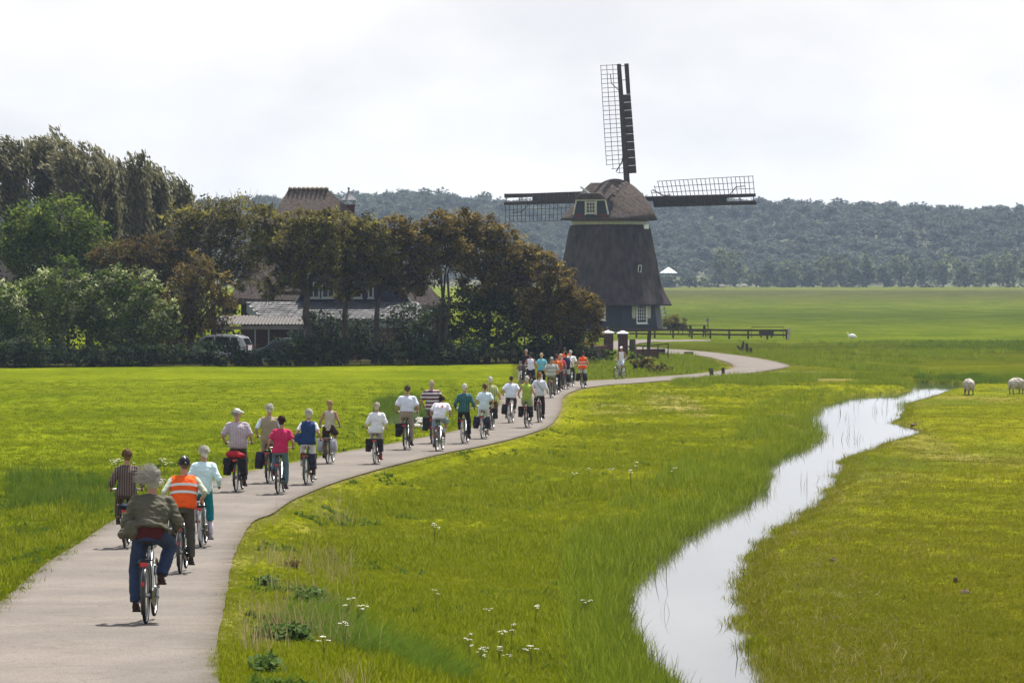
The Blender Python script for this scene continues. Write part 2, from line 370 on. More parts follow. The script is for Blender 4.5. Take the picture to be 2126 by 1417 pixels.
# ------------------------------------------------------------------ road
def strip(name, Lp, Rp, mat, lift, cols=24, sub=10, edge=0.05, seed=3):
    def smooth(P):
        P = [Vector((p[0], p[1])) for p in P]; o = []
        for i in range(len(P) - 1):
            p0 = P[max(i - 1, 0)]; p1 = P[i]; p2 = P[i + 1]; p3 = P[min(i + 2, len(P) - 1)]
            for k in range(sub):
                t = k / sub; t2 = t * t; t3 = t2 * t
                o.append(.5 * ((2 * p1) + (p2 - p0) * t + (2 * p0 - 5 * p1 + 4 * p2 - p3) * t2 + (3 * p1 - p0 - 3 * p2 + p3) * t3))
        o.append(P[-1]); return o
    A = smooth(Lp); B = smooth(Rp); rs = random.Random(seed); V = []; 
    for a, b_ in zip(A, B):
        e1 = rs.uniform(-edge, edge); e2 = rs.uniform(-edge, edge); dv = (b_ - a).normalized()
        a2 = a + dv * e1; b2 = b_ + dv * e2
        for k in range(cols + 1):
            p = a2.lerp(b2, k / cols); V.append((p.x, p.y, 0))
    V = np.array(V); V[:, 2] = zt(V[:, 0], V[:, 1]) + lift; n_ = len(A)
    # the sheet dips just under the turf at its two edges
    i2 = np.arange(n_ * (cols + 1)).reshape(n_, cols + 1)
    q = np.stack([i2[:-1, :-1], i2[:-1, 1:], i2[1:, 1:], i2[1:, :-1]], -1).reshape(-1, 4)
    me = mesh_np(name, V, q, mat, smooth=True); ev = np.abs(np.tile(np.linspace(-1, 1, cols + 1), n_)) ** 5 + .28 * np.exp(-((np.abs(np.tile(np.linspace(-1, 1, cols + 1), n_)) - .0) / .25) ** 2)
    at2 = me.attributes.new('edge', 'FLOAT', 'POINT'); at2.data.foreach_set('value', ev.astype(np.float32))
    return tag(link(name, me), kind='structure')
rm = bpy.data.materials.new('worn_asphalt'); rm.use_nodes = True
n = rm.node_tree.nodes; l = rm.node_tree.links; b = n['Principled BSDF']; b.inputs['Roughness'].default_value = 1.0; b.inputs['Specular IOR Level'].default_value = .05
ge = n.new('ShaderNodeNewGeometry'); ae = n.new('ShaderNodeAttribute'); ae.attribute_name = 'edge'; te = nzn(1.6, 5)
em = n.new('ShaderNodeMath'); em.operation = 'MULTIPLY'; l.new(ae.outputs['Fac'], em.inputs[0]); l.new(te.outputs['Fac'], em.inputs[1])
er = n.new('ShaderNodeValToRGB'); er.color_ramp.elements[0].color = (.147, .133, .122, 1); er.color_ramp.elements[1].color = (.090, .078, .060, 1); er.color_ramp.elements[0].position = .12; er.color_ramp.elements[1].position = .6; l.new(em.outputs[0], er.inputs[0])
c_ = vmul(er.outputs[0], nzn(.5, 5), .86, 1.12, tinthi=(1.03, 1, .97))
c_ = vmul(c_, nzn(2.3, 5, (1, .4, 1)), .95, 1.05)
vo = n.new('ShaderNodeTexVoronoi'); vo.feature = 'DISTANCE_TO_EDGE'; vo.inputs['Scale'].default_value = .55
vn = nzn(2.0, 4); va = n.new('ShaderNodeVectorMath'); va.operation = 'MULTIPLY_ADD'; l.new(vn.outputs['Color'], va.inputs[0]); va.inputs[1].default_value = (.9, .9, .9); l.new(ge.outputs['Position'], va.inputs[2]); l.new(va.outputs[0], vo.inputs['Vector'])
vr = n.new('ShaderNodeValToRGB'); vr.color_ramp.elements[0].position = .004; vr.color_ramp.elements[1].position = .016; vr.color_ramp.elements[0].color = (.62, .6, .58, 1); vr.color_ramp.elements[1].color = (1, 1, 1, 1); l.new(vo.outputs['Distance'], vr.inputs[0])
vm = n.new('ShaderNodeMix'); vm.data_type = 'RGBA'; vm.blend_type = 'MULTIPLY'; vm.inputs[0].default_value = .4; l.new(c_, vm.inputs[6]); l.new(vr.outputs[0], vm.inputs[7]); c_ = vm.outputs[2]
c_ = vmul(c_, nzn(26, 3), .92, 1.08)
c_ = vmul(c_, nzn(70, 2), .62, 1.36)
l.new(c_, b.inputs['Base Color'])
bp = n.new('ShaderNodeBump'); bp.inputs['Strength'].default_value = .25; bp.inputs['Distance'].default_value = .01
l.new(nzn(70, 2).outputs['Fac'], bp.inputs['Height']); l.new(bp.outputs[0], b.inputs['Normal'])
strip('road', [(p.x, p.y) for p in RL], [(p.x, p.y) for p in RR], rm, 0.03, edge=.012)
# path to the mill, lying further back
pl_ = [ground(*p) for p in [(1262, 731), (1262, 715), (1290, 706), (1340, 705), (1400, 706), (1475, 706)]]
pr_ = [ground(*p) for p in [(1322, 724), (1300, 722), (1318, 716), (1350, 711), (1400, 709.5), (1475, 708)]]
strip('path', [(p.x, p.y) for p in pl_], [(p.x, p.y) for p in pr_], rm, 0.035, seed=5)

# ------------------------------------------------------------------ water
wm = bpy.data.materials.new('ditch_water'); wm.use_nodes = True
n = wm.node_tree.nodes; l = wm.node_tree.links; b = n['Principled BSDF']
b.inputs['Base Color'].default_value = (.065, .068, .065, 1); b.inputs['Roughness'].default_value = .0; b.inputs['IOR'].default_value = 1.5; b.inputs['Specular IOR Level'].default_value = .75
ge = n.new('ShaderNodeNewGeometry'); bp = n.new('ShaderNodeBump'); bp.inputs['Strength'].default_value = .008; bp.inputs['Distance'].default_value = .02
rp = n.new('ShaderNodeMapRange'); rp.inputs[1].default_value = .50; rp.inputs[2].default_value = .70; rp.inputs[3].default_value = .0; rp.inputs[4].default_value = .05
l.new(nzn(.35, 3, (1, .35, 1)).outputs['Fac'], rp.inputs[0]); l.new(rp.outputs[0], bp.inputs['Strength'])
l.new(nzn(2.2, 3, (.8, 1.6, 1)).outputs['Fac'], bp.inputs['Height']); l.new(bp.outputs[0], b.inputs['Normal'])
def water(name, P, grow):
    bm = bmesh.new(); c = P.mean(0)
    x0, y0 = P.min(0) - grow; x1, y1 = P.max(0) + grow
    vs = [bm.verts.new((x, y, WZ)) for x, y in ((x0, y0), (x1, y0), (x1, y1), (x0, y1))]; bm.faces.new(vs)
    me = bpy.data.meshes.new(name); bm.to_mesh(me); bm.free(); me.materials.append(wm)
    return tag(link(name, me), kind='structure')
def water_poly(name, P, grow):
    """a sheet a little larger than the waterline, so that its rim lies buried in the bank"""
    bm = bmesh.new(); n_ = len(P); vs = []
    for i in range(n_):
        a = P[i - 1]; c = P[(i + 1) % n_]; t = np.array([c[0] - a[0], c[1] - a[1]]); t = t / (np.hypot(*t) + 1e-9)
        nn = np.array([t[1], -t[0]]); q = P[i] + nn * grow
        if poly_in(P, np.array([q[0]]), np.array([q[1]]))[0]: q = P[i] - nn * grow
        vs.append(bm.verts.new((q[0], q[1], WZ)))
    bm.faces.new(vs); bmesh.ops.triangulate(bm, faces=bm.faces[:])
    for f in bm.faces:
        if f.normal.z < 0: f.normal_flip()
    me = bpy.data.meshes.new(name); bm.to_mesh(me); bm.free(); me.materials.append(wm)
    return tag(link(name, me), kind='structure')
water_poly('ditch_water', DITCH, .25)
water_poly('pond_water', POND, .25)
# ------------------------------------------------------------------ windmill
M_thatch = pmat('weathered_thatch', (.024, .018, .019), (.060, .047, .046), 2.2, .95, .9, 30, spec=.05, detail=9, stretch=(1, 1, .35))
M_cap = pmat('cap_thatch', (.034, .026, .023), (.084, .067, .057), 3.0, .95, .9, 30, spec=.05, detail=9)
M_dark = pmat('dark_sail_wood', (.030, .020, .018), (.050, .036, .032), 5, .8)
M_tar = pmat('tarred_boards', (.010, .013, .020), (.022, .026, .036), 3, .6, stretch=(1, 1, 6))
M_cream = pmat('cream_paint', (.50, .48, .40), (.38, .36, .30), 6, .6)
M_white = pmat('white_paint', (.80, .80, .78), (.68, .68, .66), 5, .55)
M_red = pmat('red_paint', (.10, .015, .013), (.07, .012, .011), 5, .6)
M_glass = pmat('window_glass', (.02, .022, .028), None, rough=.12, spec=.25)
M_grey = pmat('grey_green_paint', (.45, .52, .48), (.36, .42, .40), 5, .6)
MS = 381.0 / F     # metres per photo pixel at the mill
mc = ground(1266, 685)
mill = tag(empty('windmill', mc), 'tall dark thatched windmill with four lattice sails, beyond the trees and the road', 'windmill')
ANG = [R(35 + 45 * k) for k in range(8)]      # facet directions, clockwise from the view axis towards us
def pol(r, th, z): return Vector((r * math.sin(th), -r * math.cos(th), z))
prof = [(6.02, 2.42), (6.12, 2.5), (6.05, 2.62), (5.48, 3.65), (5.13, 4.5), (4.9, 5.35), (4.66, 6.8), (4.38, 8.1), (4.06, 9.8), (3.86, 10.3), (3.6, 10.34)]
mb = MB(); rings = []
for r_, z in prof:
    ring = []
    for j in range(64):
        th = 2 * math.pi * j / 64; dth = (th - R(35) + R(22.5)) % R(45) - R(22.5)
        oct_ = math.cos(R(22.5)) / math.cos(abs(dth)) * 1.035
        k = .55 * oct_ + .45; nzv = 1 + .006 * noise.noise(Vector((math.sin(th) * 3, math.cos(th) * 3, z * 1.2)))
        ring.append(pol(r_ * k * nzv, -th, z))
    rings.append(ring)
mb.loft(rings); mb.build('thatched_body', M_thatch, mill, True)
mb = MB()
for r0, r1, z0, z1, mi in ((3.72, 3.72, 10.34, 10.72, 0), (3.80, 3.80, 10.72, 10.83, 1), (3.76, 3.76, 10.83, 10.98, 0)):
    mb.loft([[pol(r0, -2 * math.pi * j / 48, z0) for j in range(48)], [pol(r1, -2 * math.pi * j / 48, z1) for j in range(48)]], mi)
mb.build('curb_ring', [M_cream, M_red], mill, True)
# boarded base: an octagon with overlapping planks
base = MB()
rb0, rb1 = 5.45, 5.0
base.loft([[pol(rb0, a + R(22.5), -.3) for a in reversed(ANG)], [pol(rb1, a + R(22.5), 2.7) for a in reversed(ANG)]])
basep = base.build('boarded_base', M_tar, mill)
plank_mesh = {}
for fi in (0, 6, 7, 1):
    a = ANG[fi]
    for k in range(9):
        z0 = .02 + k * .29; t0 = z0 / 3.0; rr = (rb0 + (rb1 - rb0) * (z0 + .3) / 3.0) * math.cos(R(22.5)) + .02
        wd = 2 * (rr) * math.tan(R(22.5)) - .02
        key = k
        if key not in plank_mesh:
            pm = MB(); pm.box((0, 0, 0), (wd, .03, .27), 0, Matrix.Rotation(R(-10), 3, 'X')); plank_mesh[key] = pm.mesh('plank', M_tar)
        p = link('plank', plank_mesh[key], basep); c = pol(rr, a, z0 + .14); p.location = c; p.rotation_euler = (0, 0, a)
def sash(parent, loc, rz, wd, ht, nx, ny, fr=.09, bar=.035, shutters=False, matf=None, tilt=0):
    """window > pane, with frame and glazing bars"""
    matf = matf or M_white
    m_ = MB(); hw, hh = wd / 2, ht / 2
    for s in (-1, 1):
        m_.box((s * (hw - fr / 2), -.05, 0), (fr, .12, ht)); m_.box((0, -.052, s * (hh - fr / 2)), (wd - 2 * fr, .12, fr))
    for i in range(1, nx): m_.box((-hw + fr + (wd - 2 * fr) * i / nx, -.04, 0), (bar, .06, ht - 2 * fr))
    for i in range(1, ny): m_.box((0, -.045, -hh + fr + (ht - 2 * fr) * i / ny), (wd - 2 * fr, .06, bar))
    m_.box((0, -.09, -hh - .03), (wd + .14, .2, .055))
    wo = m_.build('window', matf, parent); wo.location = loc; wo.rotation_euler = (tilt, 0, rz)
    pg = MB(); pg.box((0, 0, 0), (wd - .04, .02, ht - .04)); pg.build('pane', M_glass, wo)
    return wo
for fi, th, off in ((0, ANG[0], .25), (7, ANG[7], -.15)):
    rr = (rb0 + (rb1 - rb0) * 1.75 / 3.0) * math.cos(R(22.5)) + .05
    c = pol(rr, th, 1.62) + Vector((math.cos(th), math.sin(th), 0)) * off
    sash(mill, c, th, 1.30 if fi == 0 else .95, 1.85 if fi == 0 else 1.2, 4, 5, .12)
    if fi == 0:
        for s in (-1, 1):
            sm = MB(); sm.box((0, 0, 0), (.42, .05, 1.35)); sm.box((0, -.03, .3), (.3, .02, .5)); sm.box((0, -.03, -.33), (.3, .02, .5))
            so_ = sm.build('shutter', M_cream, mill); so_.location = c + Vector((math.cos(th), math.sin(th), 0)) * (s * .93) + Vector((0, 0, .1)); so_.rotation_euler = (0, 0, th)
# little windows set in the thatch
for px, py, th, wf in ((1318, 503, 35, 0), (1324, 560, 35, 1), (1196, 503, -53, 0), (1187, 560, -53, 0)):
    z = (685 - py) * MS; rr = np.interp(z, [p[1] for p in prof], [p[0] for p in prof]) * .985; th = R(th)
    hb = MB(); hb.box((0, .1, 0), (.5, .5, 1.25)); hb.box((0, -.02, -.75), (.42, .3, .35))
    ho = hb.build('dormer_slot', M_tar, mill); ho.location = pol(rr, th, z); ho.rotation_euler = (R(8), 0, th)
    fm = MB()
    for s in (-1, 1): fm.box((s * .17, -.17, .1), (.05, .05, .7)); fm.box((0, -.172, .1 + s * .33), (.29, .05, .05))
    f_ = fm.build('window_frame', M_white if wf else M_tar, ho)
    pm = MB(); pm.box((0, -.165, .1), (.3, .02, .62)); pm.build('pane', M_glass, ho)
# the cap
YAW = R(24); ax = Vector((math.sin(YAW), math.cos(YAW), 0)); la = Vector((math.cos(YAW), -math.sin(YAW), 0)); UP = Vector((0, 0, 1))
CZ = 10.95
mb = MB(); rings = []
Us = np.linspace(-4.75, 4.1, 30)
for u in Us:
    if u < -4.4: wdt = 2.4 + (u + 4.75) * 2.5
    else: wdt = 4.4 * math.sqrt(max(0, 1 - (abs(u + .25) / 5.6) ** 2.6))
    h = float(np.interp(u, [-4.75, -4.2, -3.0, -1.6, 0, 1.4, 2.6, 4.1], [.05, .75, 2.0, 2.95, 3.65, 3.98, 3.9, 3.0]))
    ring = []
    for j in range(25):
        t = -1 + 2 * j / 24
        zz = h * (1 - abs(t) ** 1.75) ** .86; vv = t * wdt
        zz += .05 * noise.noise(Vector((u * 1.5, vv * 1.5, 3.0))) - .22 * max(0, abs(t) - .86) / .14 * .6
        ring.append(ax * u + la * vv + UP * (CZ + zz))
    ring += [ax * u + la * (wdt * .9 * t) + UP * (CZ - .16) for t in (.95, .5, 0, -.5, -.95)]
    rings.append(ring)
mb.loft(rings); mb.build('cap_roof', M_cap, mill, True)
# ridge courses near the top, stepped bundles of reed
for k in range(5):
    u0 = -2.3 + k * .8; rm_ = MB(); rr = []
    for u in (u0, u0 + .86):
        h = float(np.interp(u, [-4.75, -4.2, -3.0, -1.6, 0, 1.4, 2.6, 4.1], [.05, .75, 2.0, 2.95, 3.65, 3.98, 3.9, 3.0]))
        ring = []
        for j in range(9):
            t = -.34 + .68 * j / 8; ring.append(ax * u + la * (t * 4.4) + UP * (CZ + h * (1 - abs(t) ** 1.75) ** .86 + (.10 if u == u0 else .03)))
        ring += [v - UP * .25 for v in reversed(ring)]
        rr.append(ring)
    rm_.loft(rr); rm_.build('ridge_course', M_cap, mill)
# boarded gable with window at the tail of the cap
def cl(u, v, z): return ax * u + la * v + UP * (CZ + z)
mb = MB(); pr = []
for u in (-4.75, -2.2): pr.append([cl(u, v, z) for v, z in ((-1.92, .02), (1.92, .02), (1.52, 1.70), (-1.52, 1.70))])
mb.loft(pr); g = mb.build('cap_gable', M_tar, mill)
mb = MB()
mb.beam(cl(-4.80, -1.62, 1.75), cl(-4.80, 1.62, 1.75), .10, .13)
for s in (-1, 1): mb.beam(cl(-4.81, s * 1.54, 1.70), cl(-4.81, s * 1.84, .35), .13, .10, 0, tuple(ax))
mb.build('gable_trim', M_cream, g)
mb = MB(); pr = []
for u in (-4.98, -2.3): pr.append([cl(u, v, (1.88 if u < -3 else 3.0) + z) for v, z in ((-1.75, -.07), (1.75, -.07), (1.05, .5), (-1.05, .5))])
mb.loft(pr); mb.build('gable_thatch', M_cap, g)
sash(g, cl(-4.79, 0, 1.02), -YAW, 1.05, 1.15, 3, 3, .10, .05, matf=M_cream)
for v in (-.57, .57):
    mb = MB(); mb.beam(cl(-4.80, v, .3), cl(-4.80, v, 1.68), .12, .07, 0, tuple(ax)); mb.build('gable_post', M_cream, g)
mb = MB(); mb.beam(cl(-4.5, 1.5, 1.1), cl(-5.0, -1.0, 3.05), .16, .16); mb.build('tail_brace', M_grey, mill)
for v in (-1.25, 1.3):
    mb = MB(); mb.box(cl(-4.82, v, .25), (.75, .06, .3), 0, Matrix.Rotation(-YAW, 3, 'Z')); mb.build('red_panel', M_red, g)
mb = MB(); mb.box(pol(3.98, R(62), 10.15), (.6, .1, .42), 0, Matrix.Rotation(R(40), 3, 'Z')); mb.build('white_board', M_white, mill)
# windshaft, sails
TIL = R(7); ax2 = (ax * math.cos(TIL) + UP * math.sin(TIL)); up2 = la.cross(ax2)
hub = ax * 4.75 + UP * 12.95
mb = MB(); mb.tube([hub - ax2 * 2.6, hub + ax2 * .5], .38, 12); mb.box(hub, (.75, .75, .75), 0, Matrix([la, ax2, up2]).transposed()); mb.build('windshaft', M_dark, mill)
SLN = 13.5; NB = 25
barm = MB(); barm.box((.5, 0, 0), (1, .045, .05)); bar_me = barm.mesh('crossbar', M_dark)
for q in range(4):
    ph = R(91.3) + q * math.pi / 2; rh = la * math.cos(ph) + up2 * math.sin(ph); sh = la * -math.sin(ph) + up2 * math.cos(ph)
    mb = MB(); rs_ = [0, .12, 1]
    rings = []
    for t in (-.04, .12, .5, 1.0):
        hw = .24 - .08 * t; c = hub + rh * (SLN * t)
        rings.append([c + sh * a * hw + ax2 * b_ * hw for a, b_ in ((-1, -1), (1, -1), (1, 1), (-1, 1))])
    mb.loft(rings); sail = mb.build('sail', M_dark, mill)
    def tw(t): return R(24) * (1 - t) + R(5)       # the blade is twisted along its length
    def spt(t, s): a = tw(t); return hub + rh * (SLN * t) + sh * (s * math.cos(a)) - ax2 * (s * math.sin(a))
    W1 = 1.92
    for i in range(NB):
        t = .20 + .795 * i / (NB - 1)
        wl = W1 if i > 1 else (.95 if i == 0 else 1.45)
        o = link('crossbar', bar_me, sail); p = spt(t, -.1); q_ = spt(t, wl)
        d = (q_ - p); e = d.normalized(); f_ = rh; g_ = e.cross(f_)
        o.matrix_local = Matrix.Translation(p) @ Matrix([e, g_, f_]).transposed().to_4x4() @ Matrix.Diagonal((d.length, 1, 1, 1))
    for s, t0 in ((.66, .195), (1.28, .23), (1.90, .262)):
        mb = MB(); mb.tube([spt(t0 + (1.0 - t0) * i / 8, s) for i in range(9)], .03, 5); mb.build('batten', M_dark, sail)
    mb = MB()   # leading side boards
    n_ = 10
    for i in range(n_):
        t0 = .19 + .585 * i / n_; t1 = .19 + .585 * (i + 1) / n_ - .002
        w0 = 1.0 - .06 * i / n_; w1 = 1.0 - .06 * (i + 1) / n_
        mb.loft([[spt(t0, -.12), spt(t0, -w0), spt(t0, -w0) + ax2 * .06, spt(t0, -.12) + ax2 * .06], [spt(t1, -.12), spt(t1, -w1), spt(t1, -w1) + ax2 * .06, spt(t1, -.12) + ax2 * .06]])
    mb.build('leading_boards', M_dark, sail)
    mb = MB(); mb.loft([[spt(.775, -.55), spt(.775, -.93), spt(.775, -.93) + ax2 * .09, spt(.775, -.55) + ax2 * .09], [spt(1.0, -.55), spt(1.0, -.98), spt(1.0, -.98) + ax2 * .09, spt(1.0, -.55) + ax2 * .09]])
    mb.build('tip_board', M_dark, sail)
    for t in (.88, .985):
        mb = MB(); mb.beam(spt(t, 0), spt(t, -.75), .06, .06); mb.build('tip_bracket', M_dark, sail)
    for pts_, r_ in (([spt(.36, .1), spt(.28, .35), spt(.21, 1.0)], .06), ([spt(.80, .1), spt(.86, .9), spt(.93, .95)], .045)):
        mb = MB(); mb.tube(pts_, r_, 6); mb.build('sail_hook', M_dark, sail)
# white-barred steps leaning at the mill's right-hand side
st = tag(empty('white_steps', ground(1379, 684)), 'white wooden steps leaning against the right side of the mill base', 'ladder')
for s in (-.32, .32):
    mb = MB(); mb.beam((s + .15, -.5, -.02), (s - .38, .9, 2.5), .07, .14); mb.build('stringer', M_dark, st)
tm = MB(); tm.box((0, 0, 0), (.66, .22, .17)); tme = tm.mesh('tread', M_white)
for k in range(6):
    t = (k + .5) / 6; link('tread', tme, st, (.15 - .53 * t, -.52 + 1.4 * t, 2.48 * t))

# ------------------------------------------------------------------ fences, gate, posts by the mill
M_old = pmat('old_dark_wood', (.035, .026, .022), (.075, .060, .050), 8, .9, .3)
M_moss = pmat('mossy_grey_wood', (.045, .05, .04), (.11, .115, .085), 6, .95, .3)
M_brick = pmat('dark_red_brick', (.060, .024, .022), (.110, .050, .044), 14, .9, .3)
fe = tag(empty('rail_fence', ground(1440, 703)), 'long dark wooden two-rail fence across the meadow in front of the mill', 'fence')
FA = ground(1246, 700); FB = ground(1633, 704); fo = fe.location.copy()
rmesh = None; NP_ = 11
for i in range(NP_):
    p = FA.lerp(FB, i / (NP_ - 1)); p.z = zt1(p.x, p.y)
    if i == 0: pm = MB(); pm.box((0, 0, .36), (.15, .15, .95)); pme = pm.mesh('post', M_old)
    link('post', pme, fe, p - fo)
    if i < NP_ - 1:
        q = FA.lerp(FB, (i + 1) / (NP_ - 1)); q.z = zt1(q.x, q.y)
        for h, hh in ((.36, .14), (.74, .16)):
            mb = MB(); mb.beam(p - fo + Vector((.01, -.1, h)), q - fo + Vector((-.01, -.1, h)), .05, hh); mb.build('rail', M_old, fe)
mb = MB(); mb.beam(FB - fo + Vector((.12, -.15, -.05)), FB - fo + Vector((.25, -.2, 1.0)), .16, .2); mb.build('white_end_post', pmat('chalky_wood', (.5, .45, .4), (.3, .22, .2), 5), fe)
def gate_pillar(px, py, htop, lab):
    g0 = ground(px, py); d = g0.y; s = d / F; h = (py - htop) * s; wd = 20 * s
    t = tag(empty('gate_pillar', g0), lab, 'gate pillar', 'brick gate pillars at the mill drive')
    ms_ = MB(); nb = int(h / .11)
    ms_.box((0, 0, h / 2), (wd - .03, wd - .03, h)); sh_ = ms_.build('shaft', pmat('mortar', (.10, .085, .08), (.14, .12, .11), 20), t)
    bw = (wd) / 3; bm_ = MB(); bm_.box((0, 0, 0), (bw - .015, .10, .085)); bme = bm_.mesh('brick', M_brick)
    for k in range(nb):
        z = (k + .5) * h / nb
        for face in range(2):
            for j in range(3):
                x = -wd / 2 + bw * (j + .5) + (.03 if k % 2 else -.03) * (1 if j == 1 else 0)
                b_ = link('brick', bme, sh_)
                if face == 0: b_.location = (x, -wd / 2 + .04, z)
                else: b_.location = ((wd / 2 - .04), x, z); b_.rotation_euler = (0, 0, R(90))
    mc_ = MB(); a = wd / 2 + .07
    mc_.loft([[Vector((i * a, j * a, h)) for i, j in ((-1, -1), (1, -1), (1, 1), (-1, 1))], [Vector((i * a, j * a, h + .07)) for i, j in ((-1, -1), (1, -1), (1, 1), (-1, 1))], [Vector((i * .05, j * .05, h + .22)) for i, j in ((-1, -1), (1, -1), (1, 1), (-1, 1))]])
    mc_.build('capstone', M_white, t)
gate_pillar(1263, 738, 692, 'brick gate pillar with white pyramid cap, the one nearer the trees')
gate_pillar(1293, 740, 693, 'brick gate pillar with white pyramid cap, the one nearer the tall post')
def wall(name, a, b_, h, th, lab):
    p = ground(*a); q = ground(*b_); t = tag(empty(name, p), lab, 'wall'); d = q - p; ln = d.length
    t.rotation_euler = (0, 0, math.atan2(d.y, d.x))
    m_ = MB(); m_.box((ln / 2, 0, h / 2 - .1), (ln, th, h + .2)); m_.build('core', MATS['mortar'], t)
    nbx = max(2, int(ln / .24)); nz_ = int(h / .12); bm_ = MB(); bm_.box((0, 0, 0), (ln / nbx - .02, .05, h / nz_ - .02)); bme = bm_.mesh('brick', M_brick)
    k = 0
    for z in range(nz_):
        for i in range(nbx):
            if k > 280: break
            b2 = link('brick', bme, t, (ln * (i + .5) / nbx, -th / 2, (z + .5) * h / nz_)); k += 1
    m_ = MB(); m_.box((ln / 2, 0, h + .03), (ln + .04, th + .08, .06)); m_.build('coping', M_brick, t)
wall('brick_wall', (1205, 747), (1256, 744), .75, .3, 'low brown brick wall running from the shrubs to the gate pillars')
wall('brick_wall', (1318, 745), (1363, 744), .55, .3, 'low brown brick bridge wall behind the tall leaning post')
def post(name, pts, rad, mat, lab, cat='post', n=8):
    g0 = ground(*pts[0]); mb = MB(); d = g0.y
    P = [Vector((0, 0, -.15))] + [at(px, py, d) - g0 for px, py in pts[1:]]
    mid = []
    for i, p in enumerate(P[:-1]):
        for k in range(3): mid.append(p.lerp(P[i + 1], k / 3) + Vector((random.uniform(-.02, .02), random.uniform(-.02, .02), 0)))
    mid.append(P[-1]); rr = [rad * random.uniform(.88, 1.1) for _ in mid]
    mb.tube(mid, rr, n); o = mb.build(name, mat, None, False, g0); return tag(o, lab, cat)
post('wooden_post', [(1344, 762), (1347, 725), (1349, 685)], .105, M_old, 'tall dark weathered wooden post standing in the brambles by the bridge')
post('wooden_post', [(1315, 748), (1313, 704)], .20, M_moss, 'thick mossy green stump of a post beside the right gate pillar')
post('wooden_post', [(1319, 722), (1318, 707)], .07, M_old, 'thin short post just behind the thick mossy stump')
post('roadside_post', [(1480, 780), (1475, 764)], .11, M_moss, 'short pale leaning post at the road edge, left of its pair', n=7)
post('roadside_post', [(1501, 783), (1501, 763)], .085, M_old, 'short upright dark post at the road edge, right of its pair', n=7)
post('fence_stump', [(1553, 735), (1550, 712)], .09, M_old, 'thin dark post in the rough grass, middle of the three old posts')
post('fence_stump', [(1559, 736), (1558, 721)], .12, M_old, 'short dark post in the rough grass, right of the three old posts')
g0 = ground(1541, 730); mb = MB()
for dx, dz, rr in ((-.35, .45, .10), (.1, .75, .12), (.35, .3, .13), (0, .2, .2)): mb.tube([(0, 0, -.1), (dx * .4, .05, dz * .5), (dx, .1, dz)], [rr * 1.3, rr, rr * .5], 6)
tag(mb.build('dead_tree_stump', M_old, None, False, g0), 'jagged dead stump with broken stubs in the rough grass', 'stump')
# metal railing on the bridge
g0 = ground(1355, 748); rl = tag(empty('bridge_railing', g0), 'thin dark metal railing of the small bridge, right of the tall post', 'railing')
d0 = g0.y; pA = [at(x, y, d0) - g0 for x, y in ((1321, 718), (1352, 717), (1386, 713))]; pB = [at(x, y, d0) - g0 for x, y in ((1350, 737), (1387, 733))]
mb = MB(); mb.tube(pA, .035, 6); mb.build('top_rail', M_old, rl); mb = MB(); mb.tube(pB, .03, 6); mb.build('lower_rail', M_old, rl)
for x, y0, y1 in ((1335, 717, 746), (1366, 715, 746), (1387, 712, 746)):
    mb = MB(); mb.tube([at(x, y1, d0) - g0, at(x, y0, d0) - g0], .04, 6); mb.build('upright', M_old, rl)
mb = MB(); mb.box(at(1373, 728, d0) - g0 + Vector((0, .1, 0)), (.5, .06, .25)); mb.build('panel', M_old, rl)
mb = MB(); g0 = ground(1430, 737); mb.box((0, 0, .08), (.62, .3, .3)); mb.box((0, -.16, .1), (.5, .04, .12)); tag(mb.build('culvert_block', M_old, None, False, g0), 'small dark culvert block at the inner road edge of the bend', 'culvert')
# picnic table behind the fence
g0 = ground(1448, 699); pt = tag(empty('picnic_table', g0, R(8)), 'dark wooden picnic table behind the fence right of the mill', 'table'); s = g0.y / F
for k in range(3):
    mb = MB(); mb.box((0, -.28 + .28 * k, 1.02), (1.75, .25, .06)); mb.build('plank', M_old, pt)
for sy in (-.75, .75):
    mb = MB(); mb.box((0, sy, .5), (1.6, .28, .06)); mb.build('bench', M_old, pt)
for sx in (-.62, .62):
    mb = MB(); mb.beam((sx, -.7, -.1), (sx, -.2, .98), .09, .1); mb.beam((sx, .7, -.1), (sx, .2, .98), .09, .1); mb.beam((sx + .06, -.8, .44), (sx + .06, .8, .44), .05, .1); mb.build('trestle', M_old, pt)
g0 = ground(1470, 698); sg = tag(empty('small_sign', g0), 'little grey sign on a thin post behind the picnic table', 'sign')
mb = MB(); mb.tube([(0, 0, -.1), (0, 0, 1.3)], .04, 6); mb.build('post', M_old, sg); mb = MB(); mb.box((-.05, -.05, 1.42), (.24, .04, .3)); mb.build('plate', pmat('grey_board', (.16, .15, .17), (.22, .21, .22), 5), sg)
g0 = ground(1594, 701); fr = tag(empty('hay_rack', g0), 'dark rectangular feeding rack with thin top frame behind the fence end', 'rack'); s = g0.y / F
hw = 33 * s
mb = MB(); mb.tube([(-hw, .3, -.05), (-hw, .3, .92), (hw, .3, .92), (hw, .3, -.05)], .035, 6); mb.build('frame', M_old, fr)
mb = MB(); mb.box((-.1, .3, .38), (1.25, .5, .42)); mb.build('trough', M_old, fr)
for sx in (-.55, .35): mb = MB(); mb.box((sx, .3, .08), (.1, .3, .3)); mb.build('leg', M_old, fr)

